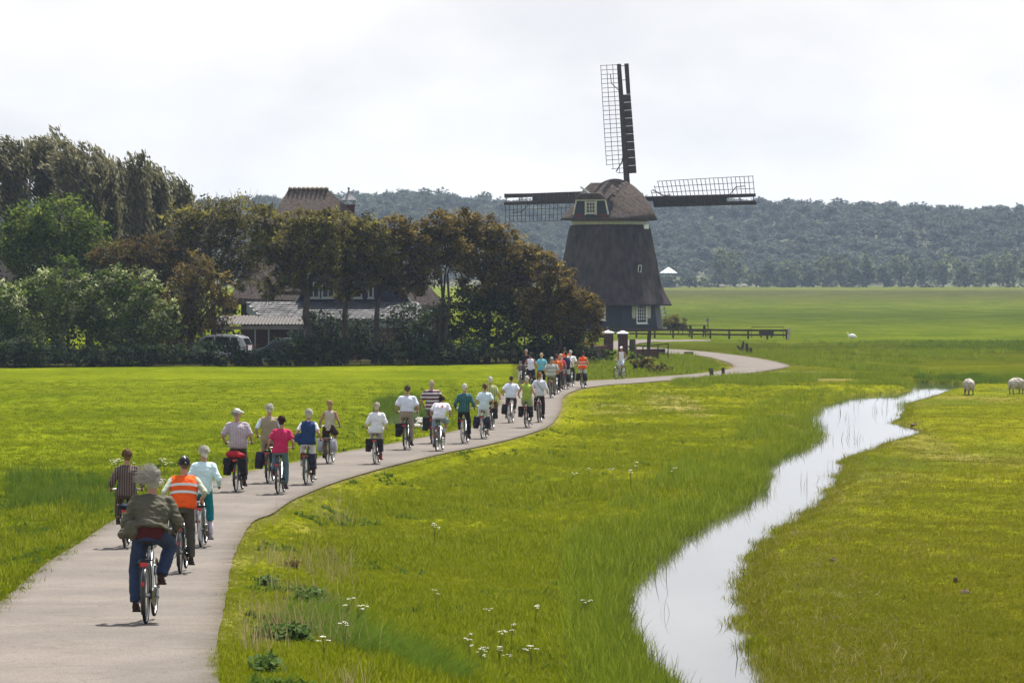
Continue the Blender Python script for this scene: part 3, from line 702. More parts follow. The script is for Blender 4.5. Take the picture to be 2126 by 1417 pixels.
# ------------------------------------------------------------------ farmhouse among the trees
M_rthatch = pmat('house_thatch', (.060, .047, .041), (.115, .094, .083), 7, .95, .6, 45, spec=.1, stretch=(1, 1, .4))
M_hbrick = pmat('house_brick', (.085, .035, .030), (.15, .075, .062), 10, .9)
M_slate = pmat('grey_slate', (.05, .05, .056), (.14, .14, .15), 3, .6, spec=.3)
M_hpaint = pmat('shaded_pale_green_paint', (.34, .37, .33), (.27, .30, .26), 4, .6)  # darkened so that the shade on the house front sits in the paint
M_blueb = pmat('dark_blue_boards', (.014, .016, .035), (.025, .028, .055), 3, .6)
HD = 250.0; h0 = at(700, 741, HD); h0.z = 0; house = tag(empty('farmhouse', h0), 'large thatched farmhouse half hidden behind the wind-bent trees', 'house')
def hp(px, py, d): return at(px, py, d) - h0
EZ = 3.75
fl, frr, bl, br = hp(476, 616, HD), hp(930, 637, HD), hp(500, 616, HD + 14), hp(905, 637, HD + 14)
for v in (fl, bl): v.z = 3.85
for v in (frr, br): v.z = 3.35
ra, rb_ = hp(598, 394, HD + 7), hp(682, 394, HD + 7); ra.z = rb_.z = 11.0
mb = MB(); rings = []
for k in range(9):
    t = k / 8; bul = .06 * math.sin(math.pi * t)
    ring = []
    cs = [fl.lerp(ra, t), frr.lerp(rb_, t), br.lerp(rb_ + Vector((0, .4, 0)), t), bl.lerp(ra + Vector((0, .4, 0)), t)]
    for i in range(4):
        for j in range(6): p = cs[i].lerp(cs[(i + 1) % 4], j / 6); p.z += bul * 2; ring.append(p)
    rings.append(ring)
mb.loft(rings); roof = mb.build('roof', M_rthatch, house)
mb = MB()
for i in range(9):     # ridge of bundled reed tiles
    c = ra.lerp(rb_, (i + .5) / 9); mb2 = MB(); mb2.ell((0, 0, 0), (.16, .45, .15), None, 10, 6); o = mb2.build('ridge_tile', pmat('pale_ridge_reed', (.17, .14, .11), (.26, .22, .18), 6, .95), roof, True); o.location = c + Vector((0, .2, .08))
mb = MB(); lo = [v + Vector((0, 0, -.42)) for v in (fl, frr, br, bl)]; mb.loft([lo, [fl, frr, br, bl]]); mb.build('eave', M_rthatch, roof)
mb = MB()
a = Vector((fl.x + .7, .5, 0)); c = Vector((frr.x - .7, 13.5, 0))
mb.box(((a.x + c.x) / 2, 7.2, 1.6), (c.x - a.x, 12.6, 3.7)); mb.build('wall', M_hbrick, house)
# upper front facade cut into the thatch
fx0, fx1 = hp(612, 600, HD).x, hp(856, 600, HD).x
mb = MB(); mb.loft([[Vector((x, y, z)) for x, z in ((fx0, 3.3), (fx1, 3.3), (fx1 - 1.6, 6.1), (fx0 + 1.4, 6.1))] for y in (-.1, 4.6)]); fac = mb.build('front_gable', M_blueb, house)
mb = MB(); mb.loft([[Vector((x, y, z + (y + .6) * .05)) for x, z in ((fx0 + .8, 6.05), (fx1 - 1.0, 6.05), (fx1 - 1.9, 6.5), (fx0 + 1.7, 6.5))] for y in (-.6, 5.6)]); mb.build('gable_thatch', M_rthatch, fac)
for s, xa, xb in ((-1, fx0, fx0 + 1.4), (1, fx1, fx1 - 1.6)):
    mb = MB(); mb.beam((xa + s * .1, -.22, 3.3), (xb + s * .1, -.22, 6.1), .1, .28, 0, (0, 1, 0)); mb.build('barge_board', M_hpaint, fac)
for px0, px1, n_ in ((638, 664, 2), (668, 695, 2), (728, 752, 2), (764, 776, 1)):
    x0, x1 = hp(px0, 600, HD).x, hp(px1, 600, HD).x
    sash(house, Vector(((x0 + x1) / 2, -.15, 4.35)), 0, x1 - x0, 1.05, n_, 1, .09, .06, matf=M_hpaint)
# lean-to with fish-scale slates, brick front
ex0, ex1 = hp(515, 640, HD).x, hp(888, 640, HD).x
LT, LB = Vector((0, -.1, 3.55)), Vector((0, -5.4, 2.5))
mb = MB(); mb.loft([[Vector((ex0, LT.y, LT.z)), Vector((ex1 - .6, LT.y, LT.z)), Vector((ex1 - .6, LT.y, LT.z - .12)), Vector((ex0, LT.y, LT.z - .12))], [Vector((ex0 + 1.4, LB.y, LB.z)), Vector((ex1, LB.y, LB.z)), Vector((ex1, LB.y, LB.z - .12)), Vector((ex0 + 1.4, LB.y, LB.z - .12))]])
lean = mb.build('lean_to_roof', M_slate, house)
sl_m = MB(); nrow = 9; sl = (LB - LT) / nrow
for k in range(nrow):
    t = k / nrow; x0 = ex0 + 1.4 * t; x1 = ex1 - .6 + .6 * t; nx = 26; wd = (x1 - x0) / nx; c0 = LT + sl * k + Vector((0, 0, .035))
    for i in range(nx):
        xc = x0 + (i + (.5 if k % 2 else 0)) * wd + wd * .25; hw_ = wd * .47; dz = random.uniform(.01, .05)
        v = [Vector((xc - hw_, c0.y, c0.z)), Vector((xc + hw_, c0.y, c0.z)), Vector((xc + hw_, c0.y + sl.y * .7, c0.z + sl.z * .7 + .02 + dz)), Vector((xc, c0.y + sl.y * 1.12, c0.z + sl.z * 1.12 + .03 + dz)), Vector((xc - hw_, c0.y + sl.y * .7, c0.z + sl.z * .7 + .02 + dz))]
        sl_m.add(v, [(0, 4, 3, 2, 1)])
tag(sl_m.build('slates', M_slate, lean), kind='stuff')
mb = MB(); mb.box(((ex0 + 1.6 + ex1) / 2, -2.6, 1.15), (ex1 - ex0 - 2.2, 5.0, 2.7)); mb.build('front_wall', M_hbrick, house)
mb = MB(); mb.box(((ex0 + 1.6 + ex1) / 2, -5.2, 2.22), (ex1 - ex0 - 2.0, .12, .42)); mb.build('fascia', M_hpaint, house)
for px, wd in ((768, .95), (620, 1.2), (700, .5), (880, 1.0)):
    x = hp(px, 684, 245).x; sash(house, Vector((x, -5.12, 1.45)), 0, wd, 1.0, 2, 1, .1, .08, matf=M_hpaint)
mb = MB(); mb.loft([[Vector((ex0 - .1, 0, 3.5)), Vector((ex0 + .25, 0, 3.5)), Vector((ex0 + .25, 0, 2.9)), Vector((ex0 - .1, 0, 2.9))], [Vector((ex0 + 1.3, -5.4, 2.5)), Vector((ex0 + 1.6, -5.4, 2.5)), Vector((ex0 + 1.6, -5.4, 2.1)), Vector((ex0 + 1.3, -5.4, 2.1))]]); mb.build('barge_board', M_hpaint, lean)
# right-hand roof foot
mb = MB(); x0 = hp(848, 640, HD).x; x1 = hp(934, 640, HD).x
mb.box(((x0 + x1) / 2, -.3, 3.0), (x1 - x0, .15, .10)); mb.build('gutter', M_white, house)
# chimney
ch = MB(); cx_ = hp(724, 400, HD + 6.5); ch.box((cx_.x, 6.5, 8.6), (.78, .78, 2.7)); cho = ch.build('chimney', M_brick, roof)
cb = MB(); cb.box((0, 0, 0), (.24, .05, .10)); cbm = cb.mesh('brick', M_brick)
for k in range(12):
    for j in range(3): link('brick', cbm, cho, (cx_.x - .26 + .26 * j + (.03 if k % 2 else -.03), 6.1, 8.65 + k * .11))
mb = MB(); mb.box((cx_.x, 6.5, 9.96), (.9, .9, .1)); mb.build('chimney_crown', M_brick, cho)
mb = MB()
for i in (-1, 1):
    for j in (-1, 1): mb.beam((cx_.x + i * .33, 6.5 + j * .33, 9.98), (cx_.x + i * .33, 6.5 + j * .33, 10.28), .06, .06)
a = .52; k = (cx_.x, 6.5)
mb.loft([[Vector((k[0] + i * a * r_, k[1] + j * a * r_, z)) for i, j in ((-1, -1), (1, -1), (1, 1), (-1, 1))] for r_, z in ((1, 10.26), (.98, 10.32), (.45, 10.6), (.12, 10.82), (.08, 11.05))])
mb.ell((k[0], k[1], 11.1), (.09, .09, .09)); mb.build('chimney_cowl', pmat('lead_grey', (.13, .13, .15), (.2, .2, .22), 5, .4, spec=.5), cho)
# carport with ribbed roof
c0 = at(545, 730, 243); c0.z = 0; cp = tag(empty('carport', c0), 'open carport with grey ribbed roof in front of the farmhouse', 'carport')
x0 = at(447, 670, 243).x - c0.x; x1 = at(642, 670, 243).x - c0.x
mb = MB(); rings = [[], []]
nn = 56
top = []; 
for e, (y, z) in enumerate(((-2.2, 2.22), (3.2, 2.72))):
    for i in range(nn + 1):
        x = x0 + (x1 - x0) * i / nn; rings[e].append(Vector((x, y, z + (.07 if i % 2 else 0))))
V = rings[0] + rings[1] + [v - Vector((0, 0, .05)) for v in rings[0]] + [v - Vector((0, 0, .05)) for v in rings[1]]
m1 = nn + 1; Fs = [(i, i + 1, m1 + i + 1, m1 + i) for i in range(nn)] + [(2 * m1 + i + 1, 2 * m1 + i, 3 * m1 + i, 3 * m1 + i + 1) for i in range(nn)] + [(i + 1, i, 2 * m1 + i, 2 * m1 + i + 1) for i in range(nn)]
mb.add(V, Fs); mb.build('ribbed_roof', pmat('corrugated_grey', (.075, .068, .066), (.115, .105, .10), 5, .6), cp)
mb = MB(); mb.box(((x0 + x1) / 2, -2.1, 2.03), (x1 - x0, .1, .22)); mb.build('fascia', pmat('brown_grey_board', (.22, .2, .17), (.3, .27, .23), 5), cp)
for px in (452, 534, 562, 636):
    x = at(px, 700, 243).x - c0.x; mb = MB(); mb.box((x, -2.0, .95), (.09, .09, 2.1)); mb.build('post', M_hpaint, cp)
# green barn at the far left
b0 = at(-20, 742, 246); b0.z = 0; bn = tag(empty('green_barn', b0), 'dark green barn gable with pale edge board at the far left behind the shrubs', 'barn')
mb = MB(); gx = lambda px: at(px, 600, 246).x - b0.x
prf = [(gx(-125), 0), (gx(22), 0), (gx(22), 3.9), (gx(-50), 6.4), (gx(-125), 3.9)]
mb.loft([[Vector((x, y, z)) for x, z in prf] for y in (0, 10)]); mb.build('wall', pmat('dark_green_boards', (.01, .035, .028), (.016, .05, .038), 4, stretch=(8, 1, 1)), bn)
for xa, xb in ((29, -50), (-132, -50)):
    mb = MB(); za = 3.65; mb.loft([[Vector((gx(xa), y, za)), Vector((gx(xb), y, 6.45)), Vector((gx(xb), y, 6.6)), Vector((gx(xa), y, za + .15))] for y in (-.3, 10.3)]); mb.build('roof', pmat('barn_roof', (.016, .014, .014), (.026, .023, .023), 5, .95, spec=.02), bn)
    mb = MB(); mb.beam((gx(xa), -.34, za + .02), (gx(xb), -.34, 6.47), .06, .3, 0, (0, 1, 0)); mb.build('edge_board', M_hpaint, bn)
# the car beside the carport, seen from its left rear quarter side
M_car = pmat('white_car_paint', (.70, .71, .73), None, rough=.25, spec=.6)
M_tyre = pmat('black_rubber', (.015, .015, .016), None, rough=.8)
M_chrome = pmat('chrome', (.7, .7, .72), None, rough=.22, metal=1)
M_tail = pmat('red_lamp', (.45, .01, .012), None, rough=.25, spec=.6)
M_plastic = pmat('black_plastic', (.02, .02, .022), None, rough=.5)
def car(loc, rz, lab, paint):
    t = tag(empty('parked_car', loc, rz), lab, 'car')
    prof_ = [(-2.05, .32), (-2.1, .75), (-2.02, .98), (-1.75, 1.50), (-1.35, 1.66), (.2, 1.68), (.75, 1.55), (1.35, 1.08), (2.0, .92), (2.12, .62), (2.08, .32)]
    mb = MB(); rings = []
    for y, k, dz in ((-.84, .97, 0), (-.80, 1, .01), (.80, 1, .01), (.84, .97, 0)):
        rings.append([Vector((x * k, y * (1 if z < 1.0 else 1 - (z - 1) * .26), z + dz)) for x, z in prof_])
    mb.loft(rings); body = mb.build('body', paint, t)
    for s in (-1, 1):
        for xs in (((-1.62, 1.05), (-1.05, 1.05), (-1.05, 1.52), (-1.42, 1.52)), ((-.98, 1.05), (-.05, 1.05), (-.05, 1.56), (-.98, 1.54)), ((.02, 1.05), (1.1, 1.05), (.55, 1.53), (.02, 1.56))):
            mb = MB(); mb.add([Vector((x, s * (.85 - (z - 1) * .235), z)) for x, z in xs], [(0, 1, 2, 3) if s < 0 else (3, 2, 1, 0)]); mb.build('side_window', M_glass, body)
        for x in (-1.3, 1.3):
            mb = MB(); mb.tube([(x, s * .62, .31), (x, s * .86, .31)], .31, 18); wo = mb.build('wheel', M_tyre, t); mb = MB(); mb.tube([(x, s * .855, .31), (x, s * .88, .31)], .19, 12); mb.build('hubcap', M_chrome, wo)
        mb = MB(); mb.box((-2.06, s * .66, .88), (.08, .22, .3)); mb.build('tail_light', M_tail, t)
        mb = MB(); mb.box((2.05, s * .6, .74), (.1, .3, .16)); mb.build('headlight', M_chrome, t)
    mb = MB(); mb.add([Vector((-2.0, -.66, 1.05)), Vector((-2.0, .66, 1.05)), Vector((-1.79, .6, 1.46)), Vector((-1.79, -.6, 1.46))], [(3, 2, 1, 0)]); mb.build('rear_window', M_glass, body)
    mb = MB(); mb.add([Vector((1.32, -.66, 1.13)), Vector((1.32, .66, 1.13)), Vector((.82, .6, 1.55)), Vector((.82, -.6, 1.55))], [(0, 1, 2, 3)]); mb.build('windscreen', M_glass, body)
    mb = MB(); mb.box((-2.1, 0, .45), (.12, 1.6, .22)); mb.build('bumper', M_plastic, t)
c = at(452, 740, 236); car((c.x, c.y, zt1(c.x, c.y)), R(180 - 12), 'white estate car parked beside the carport behind the hedge', M_car)
c = at(598, 740, 238); car((c.x, c.y, zt1(c.x, c.y) - .25), R(172), 'dark green car parked in the shade in front of the farmhouse', pmat('dark_green_paint', (.012, .05, .045), None, rough=.2, spec=.7))
# ------------------------------------------------------------------ bicycles
M_black = pmat('black_enamel', (.012, .012, .013), None, rough=.3, spec=.5)
M_alu = pmat('dull_aluminium', (.42, .42, .43), None, rough=.38, metal=1)
M_saddle = pmat('saddle_leather', (.02, .017, .015), (.035, .03, .027), 10, .6)
M_bag = pmat('black_canvas', (.012, .011, .014), (.026, .024, .028), 12, .85, .3)
M_navybag = pmat('navy_canvas', (.016, .015, .03), (.03, .028, .05), 12, .85, .3)
M_greybag = pmat('grey_canvas', (.26, .26, .29), (.36, .36, .39), 9, .85, .3)
M_whitebag = pmat('white_canvas', (.62, .60, .62), (.7, .68, .7), 9, .85, .3)
M_redbag = pmat('red_nylon', (.30, .012, .02), (.45, .02, .03), 9, .7, .3)
M_reflect = pmat('pale_reflector', (.75, .75, .72), None, rough=.3, spec=.6)
BIKE_COLS = {'black': M_black, 'silver': pmat('silver_enamel', (.30, .32, .33), None, rough=.3, metal=.6), 'blue': pmat('blue_enamel', (.02, .04, .12), None, rough=.3, spec=.5),
             'green': pmat('green_enamel', (.02, .07, .05), None, rough=.3, spec=.5), 'white': pmat('white_enamel', (.36, .38, .37), None, rough=.35, spec=.5),
             'red': pmat('red_enamel', (.14, .012, .02), None, rough=.3, spec=.5)}
WR = .345; AX_R = Vector((0, 0, WR)); AX_F = Vector((0, 1.06, WR)); BB = Vector((0, .44, .28)); SADZ = .955; CRANK = .17
def bike_meshes():
    P = {}
    mb = MB(); st = Vector((0, .29, .90)); ht = Vector((0, .76, .95)); hb_ = Vector((0, .80, .66))
    mb.tube([BB, st], .018, 8); mb.tube([BB, Vector((0, .62, .36)), hb_], .021, 8); mb.tube([BB + Vector((0, -.05, .22)), Vector((0, .60, .58)), ht - Vector((0, 0, .12))], .017, 8); mb.tube([hb_, ht], .022, 8)
    for s in (-1, 1):
        mb.tube([BB + Vector((s * .03, 0, 0)), AX_R + Vector((s * .065, 0, 0))], .011, 6); mb.tube([st + Vector((s * .02, 0, -.12)), AX_R + Vector((s * .065, 0, 0))], .009, 6)
        mb.tube([hb_ + Vector((s * .02, 0, -.02)), Vector((s * .055, .83, .60)), Vector((s * .055, .98, .42)), AX_F + Vector((s * .055, 0, 0))], .012, 6)
    P['frame'] = mb
    wh = MB(); wh.tube([(0, (WR - .03) * math.cos(a), (WR - .03) * math.sin(a)) for a in np.linspace(0, 2 * math.pi, 33)[:-1]], .014, 6, 0, False, True)
    for k in range(30):
        a = 2 * math.pi * k / 30; b_ = a + (.35 if k % 2 else -.35); s = .03 * (1 if k % 4 < 2 else -1)
        wh.tube([(s, .02 * math.cos(b_), .02 * math.sin(b_)), (0, (WR - .035) * math.cos(a), (WR - .035) * math.sin(a))], .0016, 3, 0, False)
    wh.tube([(-.05, 0, 0), (.05, 0, 0)], .024, 8)
    P['wheel'] = wh
    ty = MB(); ty.tube([(0, (WR - .019) * math.cos(a), (WR - .019) * math.sin(a)) for a in np.linspace(0, 2 * math.pi, 41)[:-1]], .02, 8, 0, False, True); P['tyre'] = ty
    def guard(a0, a1, wd=.03):
        g = MB(); rings = []
        for a in np.linspace(R(a0), R(a1), 16):
            rr = WR + .018; c = Vector((0, rr * math.cos(a), rr * math.sin(a))); n_ = Vector((0, math.cos(a), math.sin(a)))
            rings.append([c + Vector((-wd, 0, 0)) - n_ * .012, c + Vector((-wd * .6, 0, 0)) + n_ * .004, c + Vector((wd * .6, 0, 0)) + n_ * .004, c + Vector((wd, 0, 0)) - n_ * .012, c + Vector((wd * .6, 0, 0)) + n_ * .001, c + Vector((-wd * .6, 0, 0)) + n_ * .001])
        g.loft(rings); return g
    P['mudguard'] = guard(60, 215); P['front_mudguard'] = guard(20, 150)
    sd = MB(); rings = []
    for y, hw, z in ((-.13, .06, .0), (-.11, .105, .005), (-.05, .11, .0), (.03, .055, -.005), (.11, .03, -.008), (.15, .018, -.014)):
        rings.append([Vector((hw * math.cos(a), y, z + .025 * math.sin(a) + (.015 if abs(math.cos(a)) > .6 and y < -.03 else 0))) for a in np.linspace(0, 2 * math.pi, 13)[:-1]])
    sd.loft(rings)
    for s in (-1, 1): sd.tube([(s * .04, -.09, -.03), (s * .05, -.09, -.075), (s * .03, -.02, -.085)], .011, 6)
    P['saddle'] = sd
    sp = MB(); sp.tube([(0, .29, .85), (0, .285, SADZ - .03)], .013, 8); P['seat_post'] = sp
    hb = MB(); stem = Vector((0, .735, 1.06)); hb.tube([ht_ for ht_ in (Vector((0, .76, .94)), stem)], .014, 8)
    bar = []
    for s, lst in ((-1, (1.0, .62, .3)), (1, ())): pass
    pts = [(-.30, .50, 1.075), (-.285, .60, 1.09), (-.22, .70, 1.095), (-.1, .735, 1.07), (0, .735, 1.06), (.1, .735, 1.07), (.22, .70, 1.095), (.285, .60, 1.09), (.30, .50, 1.075)]
    hb.tube(pts, .0125, 8)
    for s in (-1, 1): hb.tube([(s * .28, .63, 1.08), (s * .285, .53, 1.045)], .006, 5)
    hb.tube([(-.17, .70, 1.10), (-.165, .70, 1.13)], .025, 8)
    hb.tube([(0, .60, 1.045), stem], .014, 8); P['handlebar'] = hb
    gr = MB(); gr.tube([(0, 0, 0), (-.012, .12, .018)], .018, 8); P['grip'] = gr
    cg = MB(); cg.loft([[Vector((x, y, z)) for y, z in ((-.02, WR + .05), (.44, .40), (.56, .33), (.55, .2), (.44, .17), (-.02, WR - .05))] for x in (.05, .075)]); P['chain_guard'] = cg
    ra = MB()
    for s in (-1, 1):
        ra.tube([(s * .065, 0, WR), (s * .07, -.12, .74)], .006, 5); ra.tube([(s * .065, 0, WR), (s * .07, .08, .74)], .006, 5); ra.tube([(s * .07, -.27, .745), (s * .07, .17, .755), (s * .02, .26, .76)], .007, 5)
    for y in (-.25, -.1, .05, .16): ra.tube([(-.07, y, .745), (.07, y, .745)], .006, 5)
    P['rack'] = ra
    rl_ = MB(); rl_.box((0, -.285, .72), (.085, .03, .045)); P['rear_light'] = rl_
    rf = MB(); rf.box((0, -.368, .50), (.03, .012, .05)); P['rear_reflector'] = rf
    hl = MB(); hl.cone((0, .86, .87), (0, .92, .87), .035, .045, 10); P['headlight'] = hl
    ck = MB(); ck.tube([(0, 0, -CRANK), (0, 0, 0)], .013, 6); ck.tube([(-.03, 0, 0), (.03, 0, 0)], .02, 8); P['crank'] = ck
    pe = MB(); pe.box((0, 0, 0), (.10, .075, .022)); P['pedal'] = pe
    ks = MB(); ks.tube([(-.05, .12, .30), (-.08, -.14, .26)], .009, 6); P['kickstand'] = ks
    return P
BM = {}
for k, mb in bike_meshes().items():
    m_ = {'frame': M_black, 'wheel': M_alu, 'tyre': M_tyre, 'mudguard': M_black, 'front_mudguard': M_black, 'saddle': M_saddle, 'seat_post': M_alu, 'handlebar': M_alu, 'grip': M_plastic, 'chain_guard': M_black, 'rack': M_black, 'rear_light': M_tail, 'rear_reflector': M_tail, 'headlight': M_alu, 'crank': M_alu, 'pedal': M_plastic, 'kickstand': M_alu}[k]
    BM[k] = mb.mesh(k, m_, smooth=k in ('tyre', 'wheel', 'frame', 'handlebar', 'grip', 'saddle', 'mudguard', 'front_mudguard'))
def recol(o, m_):
    o.material_slots[0].link = 'OBJECT'; o.material_slots[0].material = m_
def make_bike(loc, rz, k, colour, phase, label, reach=0.0, guardm=None):
    t = tag(empty('bicycle', loc, rz, k), label, 'bicycle', 'bicycles of the riding group')
    cm = BIKE_COLS[colour]
    f = link('frame', BM['frame'], t); recol(f, cm)
    for axl, g in ((AX_R, 'mudguard'), (AX_F, 'front_mudguard')):
        w_ = link('wheel', BM['wheel'], t, axl); w_.rotation_euler = (random.uniform(0, 1), 0, 0); link('tyre', BM['tyre'], w_)
        g_ = link('mudguard', BM[g], t, axl); recol(g_, guardm or cm)
    s_ = link('saddle', BM['saddle'], t, (0, .27, SADZ)); link('seat_post', BM['seat_post'], s_, (0, -.27, -SADZ))
    hbo = link('handlebar', BM['handlebar'], t, (0, reach, -reach * .15))
    for s in (-1, 1):
        g_ = link('grip', BM['grip'], hbo, (s * .30, .47, 1.07)); g_.scale = (s, 1, 1)
    link('chain_guard', BM['chain_guard'], t); ra = link('rack', BM['rack'], t)
    link('rear_light', BM['rear_light'], t); link('rear_reflector', BM['rear_reflector'], t); link('headlight', BM['headlight'], t); link('kickstand', BM['kickstand'], t)
    for s, ph in ((1, phase), (-1, phase + math.pi)):
        c = link('crank', BM['crank'], t, BB + Vector((s * .085, 0, 0))); c.rotation_euler = (ph, 0, 0)
        p = link('pedal', BM['pedal'], c, (s * .06, 0, -CRANK)); p.rotation_euler = (-ph, 0, 0)
    return t
def bag_mesh(wd, ln, h, rnd, sag=0):
    mb = MB(); rings = []; nz_ = 7
    for i in range(nz_ + 1):
        t = i / nz_; z = -h * (1 - t); k = 1 if not rnd else math.sqrt(max(.12, 1 - (abs(t - .5) * 2) ** 2.6))
        b_ = 1 + .12 * math.sin(math.pi * t)
        rings.append([Vector((wd / 2 * math.copysign(abs(math.cos(a)) ** .55, math.cos(a)) * b_, ln / 2 * k * math.copysign(abs(math.sin(a)) ** .45, math.sin(a)), z)) for a in np.linspace(0, 2 * math.pi, 17)[:-1]])
    mb.loft(rings); return mb
BAGS = {}
def bag_me(key, mat):
    if (key, mat.name) not in BAGS:
        wd, ln, h, rnd = {'sq': (.15, .34, .36, 0), 'rd': (.17, .42, .40, 1), 'sm': (.12, .26, .28, 0)}[key]
        fl = MB(); fl.loft([[Vector((x, y, z)) for x, y in ((-wd * .62, -ln * .5), (wd * .62, -ln * .5), (wd * .62, ln * .5), (-wd * .62, ln * .5))] for z in (-.13, .012)])
        BAGS[(key, mat.name)] = (bag_mesh(wd, ln, h, rnd).mesh('bag', mat, True), fl.mesh('flap', mat), wd)
    return BAGS[(key, mat.name)]
def make_bags(loc, rz, k, spec, mat, label, group='pannier bags on the bicycles'):
    t = tag(empty('pannier_bag', loc, rz, k), label, 'pannier bag', group)
    sides = {'b': (-1, 1), 'l': (-1,), 'r': (1,)}[spec[0]]; me, fl, wd = bag_me(spec[1:], mat)
    for s in sides:
        o = link('bag', me, t, (s * (.09 + wd / 2), -.06, .745)); o.rotation_euler = (0, R(-5 * s), 0)
        if spec[1:] != 'rd': link('flap', fl, o, (0, 0, .01))
    mb = MB(); mb.box((0, -.06, .766), (.24, .16, .016)); mb.build('strap', M_bag if mat is not M_greybag else mat, t)
    return t

# ------------------------------------------------------------------ people
def remesh(mb, voxel, smooth, name, mat, disp=0, dscale=9, seed=0):
    me = bpy.data.meshes.new('tmp'); me.from_pydata(mb.v, [], mb.f); me.update()
    ob = bpy.data.objects.new('tmp', me); COL.objects.link(ob)
    m_ = ob.modifiers.new('r', 'REMESH'); m_.mode = 'VOXEL'; m_.voxel_size = voxel
    if smooth: s_ = ob.modifiers.new('s', 'SMOOTH'); s_.factor = .5; s_.iterations = smooth
    dg = bpy.context.evaluated_depsgraph_get(); dg.update()
    res = bpy.data.meshes.new_from_object(ob.evaluated_get(dg)); res.name = name
    bpy.data.objects.remove(ob); bpy.data.meshes.remove(me)
    res.materials.clear(); res.materials.append(mat)
    n_ = len(res.vertices)
    if disp and n_:
        co = np.empty(n_ * 3, np.float32); res.vertices.foreach_get('co', co); co = co.reshape(-1, 3)
        no = np.empty(n_ * 3, np.float32); res.vertices.foreach_get('normal', no); no = no.reshape(-1, 3)
        nf = noise.noise; f_ = np.array([nf(Vector((x * 7 + seed, y * 7, z * 16 + 3 * x))) * .9 + nf(Vector((x * 16, y * 16 + seed, z * 34 + 9 * abs(x)))) * .7 for x, y, z in co.tolist()]) * 1.25
        co += no * (f_ * disp)[:, None]; res.vertices.foreach_set('co', co.ravel())
    res.polygons.foreach_set('use_smooth', np.ones(len(res.polygons), bool)); res.update()
    return res
def ik(a, b, l1, l2, pole):
    """joint between a and b, bending towards pole"""
    d = b - a; L_ = min(d.length, (l1 + l2) * .995); u = d.normalized(); x = (l1 * l1 - l2 * l2 + L_ * L_) / (2 * L_)
    h = math.sqrt(max(0, l1 * l1 - x * x)); p = (pole - u * pole.dot(u)).normalized(); return a + u * x + p * h, a + u * L_
SKINS = {}
M_skin = pmat('skin', (.42, .23, .155), (.36, .19, .125), 12, .6, spec=.3)
M_skin2 = pmat('tanned_skin', (.33, .165, .10), (.28, .135, .085), 12, .6, spec=.3)
M_eye = pmat('eye', (.03, .02, .018), None, rough=.2)
M_lip = pmat('lip', (.30, .10, .085), None, rough=.5)
def hairmat(c): return pmat('hair_%d_%d_%d' % tuple(int(v * 100) for v in c), c, tuple(v * .72 for v in c), 25, .7, .5, 60, spec=.2)
def clothmat(spec):
    """('solid', colour) or a printed pattern: ('hstripe'|'vstripe'|'plaid'|'hivis', colour, second colour, frequency)"""
    key = 'cloth_' + '_'.join(str(v) for v in spec)
    if key in MATS: return MATS[key]
    kind, c = spec[0], spec[1]
    if kind == 'solid': return pmat(key, c, tuple(v * .86 for v in c), 7, .85, .35, 18, spec=.15)
    m = pmat(key, c, tuple(v * .86 for v in c), 7, .85, .35, 18, spec=.15); n = m.node_tree.nodes; l = m.node_tree.links; b = n['Principled BSDF']
    old = b.inputs['Base Color'].links[0].from_socket; c2 = spec[2]; fr = spec[3]
    tcn = n.new('ShaderNodeTexCoord'); sp = n.new('ShaderNodeSeparateXYZ'); l.new(tcn.outputs['Object'], sp.inputs[0])
    def stripes(sock, f, duty, off=0.0):
        a = n.new('ShaderNodeMath'); a.operation = 'MULTIPLY_ADD'; a.inputs[1].default_value = f; a.inputs[2].default_value = off; l.new(sock, a.inputs[0])
        q = n.new('ShaderNodeMath'); q.operation = 'FRACT'; l.new(a.outputs[0], q.inputs[0])
        g = n.new('ShaderNodeMath'); g.operation = 'LESS_THAN'; g.inputs[1].default_value = duty; l.new(q.outputs[0], g.inputs[0]); return g.outputs[0]
    if kind == 'hstripe': f_ = stripes(sp.outputs[2], fr, spec[4] if len(spec) > 4 else .4, spec[5] if len(spec) > 5 else 0)
    elif kind == 'vstripe': f_ = stripes(sp.outputs[0], fr, .42)
    elif kind == 'plaid':
        a = stripes(sp.outputs[0], fr, .4); b2 = stripes(sp.outputs[2], fr, .4); mm = n.new('ShaderNodeMath'); mm.operation = 'MULTIPLY_ADD'; mm.inputs[1].default_value = .5; l.new(a, mm.inputs[0])
        h_ = n.new('ShaderNodeMath'); h_.operation = 'MULTIPLY'; h_.inputs[1].default_value = .5; l.new(b2, h_.inputs[0]); l.new(h_.outputs[0], mm.inputs[2]); f_ = mm.outputs[0]
    mxn = n.new('ShaderNodeMix'); mxn.data_type = 'RGBA'; l.new(f_, mxn.inputs[0]); l.new(old, mxn.inputs[6]); mxn.inputs[7].default_value = (*c2, 1); l.new(mxn.outputs[2], b.inputs['Base Color'])
    return m
TAPE = pmat('reflective_tape', (.62, .62, .60), None, rough=.4)
def crown_height(lean): return SADZ + .10 + .50 * math.cos(lean) + .10 * math.cos(lean * .6) + .215
